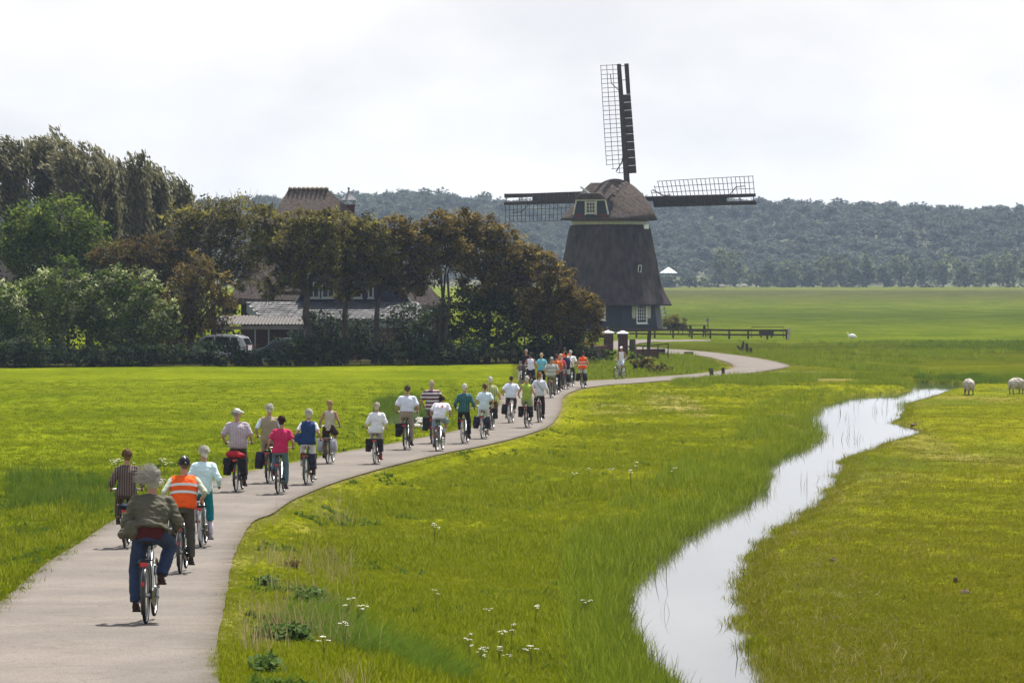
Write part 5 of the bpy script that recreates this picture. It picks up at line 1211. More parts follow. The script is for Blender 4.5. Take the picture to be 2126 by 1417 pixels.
      label='brown-haired man in an orange-red vest, tallest at the back of the far bunch', blabel='black bicycle of the man in the orange-red vest'),
 dict(x=1173, y=809, top=731, hd=9, cyc='black', phase=.2, lean=6, g=1.06, hair=('short', DARK_H), top_=((SOL, (.028, .026, .075)), 0), topname='vest', loose=.03, under=((SOL, (.60, .56, .55)), .6), bot=((SOL, (.55, .55, .58)), 1.5), shoe=(.3, .28, .28), bag=('rrd', M_bag, 'big dark pannier of the man in the navy vest'),
      label='dark-haired man in a navy vest and pale trousers in the far bunch', blabel='black bicycle of the man in the navy vest'),
 dict(x=1183, y=804, top=728, hd=9, cyc='black', phase=.7, lean=6, g=1.08, hair=('full', (.58, .55, .50)), top_=((SOL, (.70, .70, .68)), .9), loose=.026, bot=((SOL, (.05, .05, .055)), 1.9), shoe=(.5, .5, .5),
      label='white-haired rider in a white shirt on the right of the far bunch', blabel='black bicycle of the white-haired rider in the white shirt'),
 dict(x=1208, y=806, top=730, hd=9, cyc='black', phase=.3, lean=5, g=1.02, fem=1, hair=('full', (.06, .02, .022)), top_=((SOL, (.85, .10, .012)), 0), hivis=(.24, .10), topname='safety_vest', loose=.035, flare=.05, hem=-.10, bot=((SOL, (.62, .64, .68)), 1.8), shoe=(.1, .08, .08), bag=('brd', M_bag, 'rounded black panniers of the woman in the orange vest'),
      label='dark-haired woman in an orange safety vest with two silver bands, riding ahead on the right', blabel='black bicycle of the woman in the orange safety vest'),
 dict(x=1294, y=787, top=720, hd=203, cyc='silver', phase=.4, lean=4, g=.98, fem=1, tan=1, hair=('short', (.25, .2, .15)), hat=('cap', (.74, .72, .68)), top_=((SOL, (.72, .72, .80)), 0), topname='tank_top', loose=.01, bot=((SOL, (.62, .66, .74)), .85, 'shorts'), sock=((.75, .73, .7), .75), shoe=(.7, .68, .62),
      label='oncoming cyclist in a white cap and tank top, alone below the gate pillars', blabel='grey bicycle of the oncoming cyclist in the white cap'),
]
for i, q in enumerate(riders):
    g0 = road_hit(q['x'], q['y']); g0.z = zt1(g0.x, g0.y) + .03
    d = g0.y; sc = F / d; ray = math.atan2(q['x'] - CX, F)
    rz = -(ray + R(q['hd'])); lean = R(q.get('lean', 10))
    crown = crown_height(lean) - q.get('headdown', 0) * .12
    k = (q['y'] - q['top']) / sc / crown
    if 'child' not in q['blabel']: k = min(max(k, .86), 1.10)
    q['seed'] = i + 11; q['top'] = q['top_']; q['vox'] = .014 if d < 75 else (.019 if d < 115 else .024); q['far'] = d > 115
    bl = q['blabel']
    make_bike(g0, rz, k, q['cyc'], q['phase'], bl, guardm=M_black if q['cyc'] == 'silver' else None, reach=q.get('reach', 0))
    person(g0, rz, k, q)
    if q.get('bag'): make_bags(g0, rz, k, q['bag'][0], q['bag'][1], q['bag'][2])
    if q.get('bundle'):
        mb = MB(); mb.ell((-.02, -.06, .845), (.20, .13, .09)); mb.ell((.10, -.08, .82), (.14, .12, .07)); mb.ell((-.13, -.07, .85), (.10, .11, .08))
        o = link('red_bundle', remesh(mb, .014, 2, 'red_bundle', M_redbag, .012, 16, 2)); o.location = g0; o.rotation_euler = (0, 0, rz); o.scale = (k, k, k); tag(o, 'rolled red bundle lying on the rack above the square black panniers', 'bundle')
    if q.get('basket'):
        mb = MB(); mb.ell((0, -.06, .81), (.13, .16, .055)); o = link('folded_jacket', remesh(mb, .014, 2, 'folded_jacket', clothmat((SOL, (.02, .025, .05))), .01, 16, 2)); o.location = g0; o.rotation_euler = (0, 0, rz); o.scale = (k, k, k); tag(o, 'dark blue folded jacket on the rack behind the woman in dark brown', 'jacket')
# ------------------------------------------------------------------ trees and shrubs
M_bark = pmat('bark', (.035, .028, .022), (.075, .062, .050), 6, .95, .5, 25, spec=.1, stretch=(1, 1, .3))
M_twig = pmat('grey_twig', (.11, .092, .076), (.18, .155, .13), 8, .95, spec=.1)
LF = {
 'poplar': leafmat('poplar_leaf', [(.055, .056, .024), (.115, .112, .055), (.18, .17, .095), (.28, .26, .17)], .5),
 'green': leafmat('green_leaf', [(.016, .034, .005), (.046, .080, .009), (.10, .145, .015), (.18, .22, .03)], .5),
 'white': leafmat('white_poplar_leaf', [(.018, .036, .006), (.062, .100, .012), (.125, .170, .022), (.40, .42, .24)], .5),
 'brown': leafmat('rusty_leaf', [(.032, .021, .007), (.085, .058, .014), (.150, .108, .024), (.25, .19, .04)], .5),
 'olive': leafmat('olive_leaf', [(.030, .027, .009), (.082, .074, .016), (.150, .132, .026), (.25, .23, .05)], .5),
 'rust': leafmat('orange_leaf', [(.030, .018, .007), (.070, .044, .012), (.105, .072, .016), (.11, .10, .022)], .42),
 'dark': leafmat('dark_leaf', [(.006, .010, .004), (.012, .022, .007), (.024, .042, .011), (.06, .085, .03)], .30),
 'weedgreen': leafmat('weed_leaf', [(.03, .06, .012), (.06, .11, .02), (.09, .15, .03), (.15, .20, .08)], .4),
 'fartree': leafmat('far_tree_leaf', [(.03, .045, .02), (.075, .10, .04), (.13, .16, .06), (.20, .23, .10)], .3),
 'far': leafmat('far_leaf', [(.060, .078, .058), (.078, .100, .072), (.092, .115, .080), (.115, .135, .092)], .25),  # pale tones: part of the distance haze is put into the leaf colour
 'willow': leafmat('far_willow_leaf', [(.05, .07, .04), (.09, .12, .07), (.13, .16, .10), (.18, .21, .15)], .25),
}
def leaves(lobes, n, size, seed, clump=26, shell=.5, up=.5, lean=(0, 0, 0), asp=.5, cl_r=.28):
    """leaf-sized faces gathered in clumps through the volume of the lobes (centre, radii)"""
    rg = np.random.default_rng(seed); vol = np.array([r[0] * r[1] * r[2] for c, r in lobes]) ** .72; vol /= vol.sum()
    nc = max(4, n // clump); li = rg.choice(len(lobes), nc, p=vol)
    C = np.array([c for c, r in lobes], float)[li]; RR = np.array([r for c, r in lobes], float)[li]
    d = rg.normal(size=(nc, 3)); d /= np.linalg.norm(d, axis=1)[:, None]
    rad = shell + (1.06 - shell) * rg.random(nc) ** .6
    cc_ = C + d * RR * rad[:, None]
    ctint = np.clip(rg.normal(.48, .28, nc), 0, 1)
    k = np.repeat(np.arange(nc), clump); m = len(k)
    crr = np.minimum(RR.min(1), 2.2) * cl_r * (.6 + .8 * rg.random(nc))
    off = rg.normal(size=(m, 3)) * crr[k][:, None] * .6
    st = off @ np.array([[1, 0, 0], [0, 1, 0], [0, 0, .75]]) + np.abs(off[:, 2:3]) * np.array(lean)
    p = cc_[k] + st
    nrm = rg.normal(size=(m, 3)); nrm[:, 2] = np.abs(nrm[:, 2]) + up; nrm /= np.linalg.norm(nrm, axis=1)[:, None]
    a = rg.normal(size=(m, 3)) + np.array(lean) * 1.5; a -= nrm * (a * nrm).sum(1)[:, None]; a /= np.linalg.norm(a, axis=1)[:, None] + 1e-9
    b_ = np.cross(nrm, a); s = size * (.6 + .8 * rg.random(m))[:, None]
    V = np.empty((m, 4, 3)); V[:, 0] = p - a * s * .5; V[:, 1] = p + b_ * s * asp * .5; V[:, 2] = p + a * s * .5 + nrm * s * .08; V[:, 3] = p - b_ * s * asp * .5
    t = np.clip(ctint[k] + rg.normal(0, .13, m), 0, 1)
    return V.reshape(-1, 3), np.arange(m * 4).reshape(-1, 4), t, cc_
def tree(name, base, lobes, n, size, mat, label, cat='tree', group=None, trunk=.18, seed=1, fork=.35, lean=(0, 0, 0), up=.5, shell=.5, twigs=26, stems=1, bark=None, asp=.5, clump=34, bare=0, cl_r=.30):
    """lobes: [(centre, radii)] in world space; trunk(s) and limbs run to them"""
    rs = random.Random(seed); base = Vector(base); t = tag(empty(name, base), label, cat, group)
    lb = [(Vector(c) - base, r) for c, r in lobes]
    V, Fq, tint, cc_ = leaves([(tuple(c), r) for c, r in lb], n, size, seed, clump, shell, up, lean, asp, cl_r)
    link('crown', mesh_np('crown', V, Fq, LF[mat], tint), t)
    mb = MB(); low = min(c.z - r[2] for c, r in lb); mid = sum((c for c, r in lb), Vector()) / len(lb)
    forks = []
    for s in range(0 if cat in ('hedge', 'thicket', 'bush', 'weeds', 'weed') else stems):
        b0 = Vector((rs.uniform(-.5, .5) * (stems > 1), rs.uniform(-.4, .4) * (stems > 1), -.2)); f = Vector((mid.x * fork + b0.x * 1.5, mid.y * fork + b0.y, max(.5, low + (mid.z - low) * fork)))
        pts = [b0, b0.lerp(f, .35) + Vector((rs.uniform(-.12, .12), rs.uniform(-.1, .1), 0)), b0.lerp(f, .7) + Vector((rs.uniform(-.18, .18), rs.uniform(-.1, .1), 0)), f]
        mb.tube(pts, [trunk * 1.25, trunk, trunk * .85, trunk * .7], 7); forks.append(f)
    low_ = cat in ('hedge', 'thicket', 'bush', 'weeds', 'weed')
    for c, r in lb:
        if low_:
            mb.tube([(c.x, c.y, -base.z - .1 + zt1(c.x + base.x, c.y + base.y)), (c.x + rs.uniform(-.1, .1), c.y, c.z)], [trunk * .8, trunk * .3], 5); continue
        f = min(forks, key=lambda q: (q - c).length); m1 = f.lerp(c, .5) + Vector((rs.uniform(-.3, .3), rs.uniform(-.2, .2), rs.uniform(-.1, .3)))
        e = c + Vector((0, 0, r[2] * .45)); mb.tube([f, m1, c, e], [trunk * .6, trunk * .42, trunk * .28, trunk * .08], 5)
        for j in range(max(3, 2 * twigs // len(lb))):
            v = Vector((rs.gauss(0, 1), rs.gauss(0, 1), rs.gauss(.2, 1))).normalized(); q = c + Vector((v.x * r[0], v.y * r[1], v.z * r[2])) * rs.uniform(.7, 1.0)
            s0 = m1.lerp(e, rs.uniform(.2, .95)); mb.tube([s0, s0.lerp(q, .5) + Vector((rs.uniform(-.15, .15), 0, rs.uniform(-.1, .25))), q], [trunk * .22, trunk * .15, trunk * .05], 4, 1)
        if cat == 'tree' and twigs > 60:
            for j in range(10):
                q = c + Vector((rs.uniform(-1, 1) * r[0], rs.uniform(-.6, .6) * r[1], -r[2] * rs.uniform(.7, 1.5))); s0 = c + Vector((q.x - c.x, 0, 0)) * .4
                mb.tube([s0, s0.lerp(q, .5) + Vector((rs.uniform(-.25, .25), 0, .15)), q], [.04, .028, .008], 4, 1)
        for j in range(bare):
            q = c + Vector((rs.uniform(-1, 1) * r[0], rs.uniform(-.5, .5) * r[1], r[2] * rs.uniform(.9, 1.35))); s0 = c + Vector(((q.x - c.x) * .7, 0, r[2] * .4))
            mb.tube([s0, s0.lerp(q, .6) + Vector((rs.uniform(-.1, .1), 0, 0)), q], [.022, .014, .005], 4, 1)
    mb.build('trunk', [bark or M_bark, M_twig], t, True)
    return t
def lobepx(cx, cy, rx, ry, d, dd=0, dep=None):
    s = d / F; c = at(cx, cy, d + dd); return ((c.x, c.y, c.z), (rx * s, dep if dep else max(.8, rx * s * .9), ry * s))
def base_at(px, d): return Vector(((px - CX) * d / F, d, zt1((px - CX) * d / F, d)))
WIND = (-.55, 0, .55)
# tall wind-combed poplars at the back left
PG = 'tall poplars at the back left'
def plume(i, cx, top, wd, bot, lab):
    d = 262 + (i % 3) * 3; s = d / F; H_ = (745 - top) * s; W2 = wd * s; base = base_at(cx + 10, d); rg = np.random.default_rng(500 + i)
    t = tag(empty('poplar_tree', base), lab, 'tree', PG); nb = int(60 + 36 * wd / 40); P = []; A = []; T = []; mb = MB()
    xo = -22 * s
    mb.tube([(0, 0, -.2), (-.1, 0, H_ * .35), (xo * .5, 0, H_ * .65), (xo, 0, H_ * .9)], [.24, .2, .12, .04], 7)
    for k in range(nb):
        h0 = H_ * rg.uniform(.20, .84) ** (1 if k % 3 else .7); a = rg.uniform(0, 6.28); r1 = W2 * rg.uniform(.2, 1.15) * (.75 + .35 * math.sin(7 * h0 / H_ + i)); ln = min(H_ * rg.uniform(.10, .30), H_ * rg.uniform(.93, 1.06) - h0 - r1 * .2)
        if ln < .4: continue
        u = np.linspace(0, 1, 9); bend = rg.uniform(.3, 1.25)
        bx = xo * (h0 / H_) + math.cos(a) * r1 * u ** .7 - bend * u ** 2.4 * W2 * .55; by = math.sin(a) * r1 * u ** .7; bz = h0 + ln * u * (1 - .10 * u)
        mb.tube([(bx[q], by[q], bz[q]) for q in (0, 3, 6, 8)], [.05, .035, .018, .006], 4)
        m = int(230 * rg.uniform(.5, 1.2)); v = rg.random(m) ** .8; tone = float(np.clip(rg.normal(.45, .22), 0, 1)); sg = .34 * (1 - .6 * v) + .05
        pts = np.stack([np.interp(v, u, bx), np.interp(v, u, by), np.interp(v, u, bz)], -1) + rg.normal(size=(m, 3)) * sg[:, None] * np.array([1, 1, .8])
        dv = np.stack([np.gradient(bx), np.gradient(by), np.gradient(bz)], -1); dv /= np.linalg.norm(dv, axis=1)[:, None]
        aa = np.stack([np.interp(v, u, dv[:, q]) for q in range(3)], -1) + rg.normal(size=(m, 3)) * .35 + np.array([-.25, 0, .1]); P.append(pts); A.append(aa); T.append(np.clip(tone + rg.normal(0, .16, m), 0, 1))
    p = np.concatenate(P); a_ = np.concatenate(A); a_ /= np.linalg.norm(a_, axis=1)[:, None]; m = len(p); nn_ = rg.normal(size=(m, 3)); b_ = np.cross(nn_, a_); b_ /= np.linalg.norm(b_, axis=1)[:, None]; sz = .34 * (.6 + .8 * rg.random(m))[:, None]
    V = np.empty((m, 4, 3)); V[:, 0] = p - a_ * sz * .5; V[:, 1] = p + b_ * sz * .16; V[:, 2] = p + a_ * sz * .5; V[:, 3] = p - b_ * sz * .16
    link('crown', mesh_np('crown', V.reshape(-1, 3), np.arange(m * 4).reshape(-1, 4), LF['poplar'], np.concatenate(T)), t); mb.build('trunk', M_bark, t, True)
for i, (cx, top, wd, bot, n, lab) in enumerate([
    (-22, 330, 42, 700, 3200, 'dark poplar cut by the left edge of the photo'), (38, 298, 46, 700, 4600, 'tall poplar at the far left with its tip bent left'), (108, 291, 40, 700, 4400, 'tallest poplar, second from the left, with a ragged bent top'),
    (178, 300, 50, 690, 5600, 'broad poplar behind the round green tree'), (226, 328, 30, 680, 3200, 'poplar on the right shoulder of the broad poplar'), (262, 362, 26, 660, 2600, 'shorter poplar in the dip between two higher ones'),
    (296, 339, 25, 680, 2900, 'narrow pointed poplar standing proud above its neighbours'), (338, 360, 27, 690, 2900, 'narrow poplar left of the sky gap'), (388, 384, 27, 690, 2600, 'rightmost low poplar beside the twiggy elder')]):
    plume(i, cx, top, wd, bot, lab)
tree('round_tree', base_at(115, 240), [lobepx(60, 470, 58, 48, 240), lobepx(125, 458, 60, 50, 240, -1), lobepx(185, 500, 48, 46, 240), lobepx(100, 530, 85, 60, 240, -.6), lobepx(40, 520, 40, 50, 240), lobepx(205, 540, 35, 40, 240)], 15000, .24, 'green', 'big round bright green tree in front of the poplars at the left', trunk=.25, seed=3, fork=.3)
tree('white_poplar', base_at(137, 226), [lobepx(135, 560, 30, 44, 226), lobepx(95, 600, 42, 44, 226), lobepx(165, 596, 26, 40, 226), lobepx(120, 645, 62, 44, 226), lobepx(60, 620, 34, 36, 226), lobepx(178, 650, 26, 34, 226)], 9000, .21, 'white', 'young white-leaved poplar with a pointed tip and thin pale trunk, left front', trunk=.07, seed=4, fork=.25, bark=M_twig)
tree('white_poplar', base_at(262, 226), [lobepx(232, 590, 34, 40, 226), lobepx(292, 600, 46, 44, 226), lobepx(240, 650, 62, 50, 226), lobepx(312, 665, 50, 50, 226), lobepx(262, 690, 74, 40, 226), lobepx(200, 660, 26, 40, 226), lobepx(352, 660, 22, 40, 226)], 13500, .21, 'white', 'wide young white-leaved poplar clump at the front, left of the white car', trunk=.08, seed=5, fork=.25, stems=3, bark=M_twig)
tree('shrub', base_at(30, 224), [lobepx(20, 640, 36, 50, 224), lobepx(40, 705, 44, 44, 224), lobepx(-10, 690, 40, 60, 224), lobepx(70, 735, 36, 24, 224), lobepx(8, 612, 24, 26, 225)], 8500, .20, 'white', 'pale leafy shrub at the left edge in front of the barn', 'shrub', trunk=.07, seed=6, stems=3)
tree('rust_tree', base_at(285, 236), [lobepx(250, 535, 46, 36, 236), lobepx(310, 525, 48, 36, 236), lobepx(350, 545, 34, 40, 236), lobepx(290, 580, 60, 40, 236), lobepx(215, 530, 26, 26, 236)], 7600, .22, 'rust', 'rusty brown tree between the round green tree and the elders', trunk=.16, seed=7)
tree('dark_tree', base_at(390, 232), [lobepx(385, 610, 50, 60, 232), lobepx(430, 640, 50, 56, 232), lobepx(360, 680, 50, 60, 232), lobepx(415, 565, 40, 40, 232), lobepx(470, 610, 26, 50, 232)], 8500, .20, 'brown', 'dark brownish tree at the left end of the carport', trunk=.2, seed=8)
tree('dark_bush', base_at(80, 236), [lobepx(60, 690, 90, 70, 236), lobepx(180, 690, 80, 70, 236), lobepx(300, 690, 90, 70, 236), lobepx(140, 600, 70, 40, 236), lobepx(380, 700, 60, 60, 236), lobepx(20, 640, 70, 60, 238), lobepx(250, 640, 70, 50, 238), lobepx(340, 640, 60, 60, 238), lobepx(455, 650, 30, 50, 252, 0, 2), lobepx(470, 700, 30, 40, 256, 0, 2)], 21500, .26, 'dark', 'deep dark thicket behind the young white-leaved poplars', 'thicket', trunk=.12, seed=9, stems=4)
# the belt of wind-bent elders in front of the house
EG = 'wind-bent trees in front of the farmhouse'
tree('elder_tree', base_at(440, 238), [lobepx(380, 470, 44, 40, 238), lobepx(440, 455, 56, 44, 238), lobepx(500, 450, 54, 44, 238), lobepx(420, 520, 66, 44, 238), lobepx(500, 520, 64, 46, 238), lobepx(350, 520, 34, 34, 238), lobepx(450, 575, 40, 30, 238), lobepx(520, 575, 44, 28, 238)], 10500, .22, 'olive', 'twiggy grey-green elder with bare shoots on top, left of the roof peak', 'tree', EG, .2, 11, .35, bare=16, twigs=120)
tree('elder_tree', base_at(645, 228), [lobepx(550, 462, 46, 34, 228), lobepx(620, 468, 52, 30, 228), lobepx(680, 464, 50, 30, 228), lobepx(600, 505, 66, 44, 228), lobepx(665, 495, 60, 46, 228), lobepx(640, 545, 70, 28, 228), lobepx(545, 520, 36, 36, 228), lobepx(600, 575, 46, 26, 228), lobepx(680, 580, 34, 24, 228), lobepx(560, 610, 26, 22, 228)], 15500, .21, 'olive', 'broad olive elder with a leaning trunk in front of the dormer windows', 'tree', EG, .24, 12, .22, bare=4, twigs=110)
tree('elder_tree', base_at(716, 230), [lobepx(728, 482, 44, 32, 230), lobepx(770, 480, 44, 38, 230), lobepx(730, 525, 60, 40, 230), lobepx(790, 535, 48, 34, 230), lobepx(700, 555, 40, 24, 230), lobepx(750, 580, 44, 26, 230), lobepx(715, 610, 24, 18, 230)], 11500, .21, 'olive', 'olive elder below the chimney with a straight dark trunk', 'tree', EG, .2, 13, .2, twigs=90)
tree('elder_tree', base_at(775, 231), [lobepx(820, 480, 44, 32, 231), lobepx(855, 500, 40, 32, 231), lobepx(830, 540, 54, 36, 231), lobepx(885, 520, 34, 28, 231), lobepx(800, 575, 36, 22, 231), lobepx(850, 590, 40, 26, 231), lobepx(890, 570, 30, 26, 231)], 10000, .21, 'brown', 'brownish elder over the right half of the farmhouse roof', 'tree', EG, .17, 14, .2, twigs=90)
tree('elder_tree', base_at(905, 232), [lobepx(880, 480, 36, 24, 232), lobepx(920, 470, 40, 30, 232), lobepx(905, 520, 40, 30, 232), lobepx(950, 530, 34, 30, 232), lobepx(870, 560, 22, 18, 232)], 7500, .21, 'brown', 'open elder with sky showing through its stems at the end of the roof', 'tree', EG, .09, 15, .15, stems=3, twigs=80)
tree('elder_tree', base_at(1010, 234), [lobepx(965, 465, 40, 30, 234), lobepx(1010, 480, 46, 32, 234), lobepx(1050, 505, 44, 32, 234), lobepx(985, 525, 58, 44, 234), lobepx(1060, 550, 54, 44, 234), lobepx(1100, 540, 30, 34, 234), lobepx(1010, 590, 60, 44, 234), lobepx(1095, 600, 46, 50, 234)], 19000, .21, 'brown', 'large rounded russet elder sloping down towards the mill', 'tree', EG, .2, 16, .25, bare=2, twigs=110)
tree('elder_tree', base_at(1150, 232), [lobepx(1135, 560, 26, 36, 232), lobepx(1160, 590, 34, 40, 232), lobepx(1195, 625, 36, 34, 232), lobepx(1225, 640, 26, 30, 232), lobepx(1165, 655, 56, 40, 232), lobepx(1215, 685, 36, 34, 232), lobepx(1110, 650, 40, 44, 232)], 17000, .20, 'brown', 'low russet shrub tree in front of the left side of the mill', 'tree', EG, .14, 17, .25, stems=2, bare=2)
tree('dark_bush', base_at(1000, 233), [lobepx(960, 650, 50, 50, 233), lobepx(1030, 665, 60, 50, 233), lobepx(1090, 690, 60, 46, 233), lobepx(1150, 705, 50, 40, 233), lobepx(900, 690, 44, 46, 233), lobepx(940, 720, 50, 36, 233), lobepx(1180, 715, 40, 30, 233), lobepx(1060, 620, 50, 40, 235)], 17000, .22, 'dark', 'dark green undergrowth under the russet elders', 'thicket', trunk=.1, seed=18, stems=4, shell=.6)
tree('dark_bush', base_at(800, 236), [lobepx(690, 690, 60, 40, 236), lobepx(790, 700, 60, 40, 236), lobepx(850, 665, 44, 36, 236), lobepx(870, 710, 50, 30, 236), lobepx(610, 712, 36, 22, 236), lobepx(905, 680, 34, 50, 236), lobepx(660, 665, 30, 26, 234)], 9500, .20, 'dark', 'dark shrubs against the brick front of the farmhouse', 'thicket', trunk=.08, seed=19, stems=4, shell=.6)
# hedge along the field
hl = [lobepx(x, 738 - 8 * math.sin(x * .02) - (6 if x > 600 else 0), 30, 27 + 8 * math.sin(x * .031), 221 + (x / 1200) * 9, 0, 1.2) for x in range(-30, 1000, 30)]
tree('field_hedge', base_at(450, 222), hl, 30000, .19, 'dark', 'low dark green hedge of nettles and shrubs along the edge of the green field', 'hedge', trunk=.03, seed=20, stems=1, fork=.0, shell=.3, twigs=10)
hl = [lobepx(x, 733 - 4 * math.sin(x * .05), 26, 22 + 6 * math.sin(x * .06), 228 + (x - 960) * .03, 0, 1.0) for x in range(985, 1260, 28)]
tree('field_hedge', base_at(1100, 230), hl, 9000, .16, 'dark', 'dark bramble hedge behind the far bunch of cyclists', 'hedge', trunk=.03, seed=21, fork=.0, shell=.3, twigs=10)
tree('bramble_bush', base_at(1372, 207), [lobepx(1355, 764, 18, 9, 207, 0, .7), lobepx(1378, 764, 20, 10, 207, 0, .7), lobepx(1342, 752, 15, 12, 209, 0, .7), lobepx(1322, 752, 20, 10, 212, 0, .7)], 2600, .14, 'olive', 'brown bramble bush at the foot of the tall leaning post', 'bush', trunk=.02, seed=22, shell=.3)
tree('weed_clump', base_at(1290, 236), [lobepx(1270, 738, 16, 10, 236, 0, .6), lobepx(1300, 742, 18, 9, 236, 0, .6), lobepx(1235, 748, 18, 8, 236, 0, .6), lobepx(1320, 742, 14, 10, 232, 0, .6)], 1700, .15, 'green', 'green weeds at the foot of the brick gate pillars', 'weeds', trunk=.02, seed=23, shell=.3)
tree('garden_bush', base_at(1400, 352), [lobepx(1392, 668, 14, 15, 352), lobepx(1408, 670, 16, 14, 352), lobepx(1418, 678, 12, 8, 352)], 2600, .22, 'olive', 'yellowish green bush beside the white steps at the right of the mill', 'bush', trunk=.05, seed=24)
# weeds in the foreground verge
for (px, py, hw, hh, n, mt, lab) in ((603, 1168, 20, 12, 130, 'rust', 'small dark reddish dock plant in the verge by the road'), (640, 1240, 34, 22, 620, 'green', 'round grey-green bushy weed in the verge'),
    (560, 1205, 30, 14, 160, 'green', 'thin low weed left of the round grey-green weed'), (590, 1310, 60, 22, 620, 'green', 'wide low green weed patch in the verge near the bottom'), (540, 1380, 40, 20, 380, 'green', 'green weed clump at the bottom edge beside the asphalt')):
    g0 = ground(px, py + hh * .8); d = g0.y; s = d / F
    lb = [((g0.x + random.uniform(-.6, .6) * hw * s, d + random.uniform(-.25, .25), g0.z + hh * s * random.uniform(.5, 1.0)), (hw * s * .55, hw * s * .55, hh * s * .6)) for _ in range(6)]
    tree('roadside_weed', g0, lb, n, .085, 'weedgreen' if mt == 'green' else 'rust', lab, 'weed', None, .006, int(px), .05, shell=.0, twigs=0, bark=M_twig, cl_r=1.1, clump=6)

# ------------------------------------------------------------------ dunes with their wood, far trees
RIDGE = [(-900, 412), (-200, 425), (300, 428), (420, 424), (520, 414), (620, 410), (740, 408), (800, 403), (900, 402), (960, 405), (1040, 414), (1200, 415), (1380, 412), (1480, 414), (1600, 415), (1700, 419), (1800, 422), (1900, 428), (2000, 434), (2126, 434), (2600, 440), (3200, 450)]
hx = np.linspace(-520, 560, 150); hy = np.linspace(1235, 1980, 70); HX, HYY = np.meshgrid(hx, hy)
def hillz(X, Y):
    px = CX + F * X / 1640.0; ry = np.interp(px, [r[0] for r in RIDGE], [r[1] for r in RIDGE]); top = CAMZ + (HY - ry) * 1640 / F - 5.4
    rise = sstep((Y - 1250 - 22 * np.sin(X / 55.0)) / 390.0)
    return 2.3 + (top - 2.3) * rise + rise * (3.0 * snoise(X, Y, 70, 2.0) + 1.3 * snoise(X, Y, 25, 5.0)) * (1 - .8 * sstep((Y - 1560) / 90))
HZ = hillz(HX, HYY); ii = np.arange(HX.size).reshape(HX.shape)
tag(link('hills', mesh_np('hills', np.stack([HX, HYY, HZ], -1).reshape(-1, 3), np.stack([ii[:-1, :-1], ii[:-1, 1:], ii[1:, 1:], ii[1:, :-1]], -1).reshape(-1, 4), pmat('dune_turf', (.05, .06, .025), (.08, .085, .04), .05, .95), smooth=True)), kind='structure')

def instancer(name, pts, rots, scls, protos, kind='stuff', label=None):
    """one object: points that carry proto meshes (plants nobody could count)"""
    me = bpy.data.meshes.new(name); n_ = len(pts); me.vertices.add(n_); me.vertices.foreach_set('co', np.asarray(pts, np.float32).ravel())
    a = me.attributes.new('rot', 'FLOAT_VECTOR', 'POINT'); a.data.foreach_set('vector', np.asarray(rots, np.float32).ravel())
    a = me.attributes.new('scl', 'FLOAT_VECTOR', 'POINT'); a.data.foreach_set('vector', np.asarray(scls, np.float32).ravel())
    a = me.attributes.new('pick', 'INT', 'POINT'); a.data.foreach_set('value', np.random.default_rng(1).integers(0, len(protos), n_).astype(np.int32))
    me.update(); o = link(name, me); tag(o, label, kind=kind)
    ng = bpy.data.node_groups.new(name, 'GeometryNodeTree'); ng.interface.new_socket('Geometry', in_out='INPUT', socket_type='NodeSocketGeometry'); ng.interface.new_socket('Geometry', in_out='OUTPUT', socket_type='NodeSocketGeometry')
    gn = ng.nodes; gi = gn.new('NodeGroupInput'); go = gn.new('NodeGroupOutput'); m2p = gn.new('GeometryNodeMeshToPoints'); ng.links.new(gi.outputs[0], m2p.inputs['Mesh'])
    gti = gn.new('GeometryNodeGeometryToInstance')
    for pm in protos:
        oi = gn.new('GeometryNodeObjectInfo'); po = bpy.data.objects.new(pm.name, pm); oi.inputs['Object'].default_value = po; oi.inputs['As Instance'].default_value = True; ng.links.new(oi.outputs['Geometry'], gti.inputs[0])
    iop = gn.new('GeometryNodeInstanceOnPoints'); ng.links.new(m2p.outputs[0], iop.inputs['Points'])
    if len(protos) > 1: ng.links.new(gti.outputs[0], iop.inputs['Instance']); iop.inputs['Pick Instance'].default_value = True
    else: ng.links.new(oi.outputs['Geometry'], iop.inputs['Instance'])
    for nm, ty, sk_ in (('rot', 'FLOAT_VECTOR', 'Rotation'), ('scl', 'FLOAT_VECTOR', 'Scale'), ('pick', 'INT', 'Instance Index')):
        na = gn.new('GeometryNodeInputNamedAttribute'); na.data_type = ty; na.inputs['Name'].default_value = nm
        ng.links.new(na.outputs[0], iop.inputs[sk_])
    ng.links.new(iop.outputs[0], go.inputs[0])
    md = o.modifiers.new('scatter', 'NODES'); md.node_group = ng
    return o
rg = np.random.default_rng(5)
def crown_proto(i, mat, tall=1.0):
    r_ = np.random.default_rng(100 + i); lobes = [((r_.uniform(-1.3, 1.3), r_.uniform(-1.3, 1.3), 3.0 + r_.uniform(0, 3.2) * tall), (r_.uniform(1.2, 2.1), r_.uniform(1.2, 2.1), r_.uniform(1.2, 1.9))) for _ in range(7)]
    lobes.append(((0, 0, 2.2), (2.0, 2.0, 1.8))); V, Fq, t_, _ = leaves(lobes, 1200, .58, 200 + i, 14, .5, 1.5, asp=.85)
    return mesh_np('wood_crown', V, Fq, LF[mat], t_)
protos = [crown_proto(i, 'far') for i in range(5)]
npt = 9500; X = rg.uniform(-330, 380, npt); Y = 1288 + 404 * rg.random(npt) ** .85; Z = hillz(X, Y) - .8
keep = ((X > -140) | (Y > 1400)) & ~((np.abs(X - 62) < 12) & (Y < 1285)); X, Y, Z = X[keep], Y[keep], Z[keep]; s = rg.uniform(.50, .95, len(X)) * np.where(rg.random(len(X)) < .1, 1.25, 1)
s = np.where(Y > 1560, s * rg.uniform(.8, 1.2, len(X)), s)
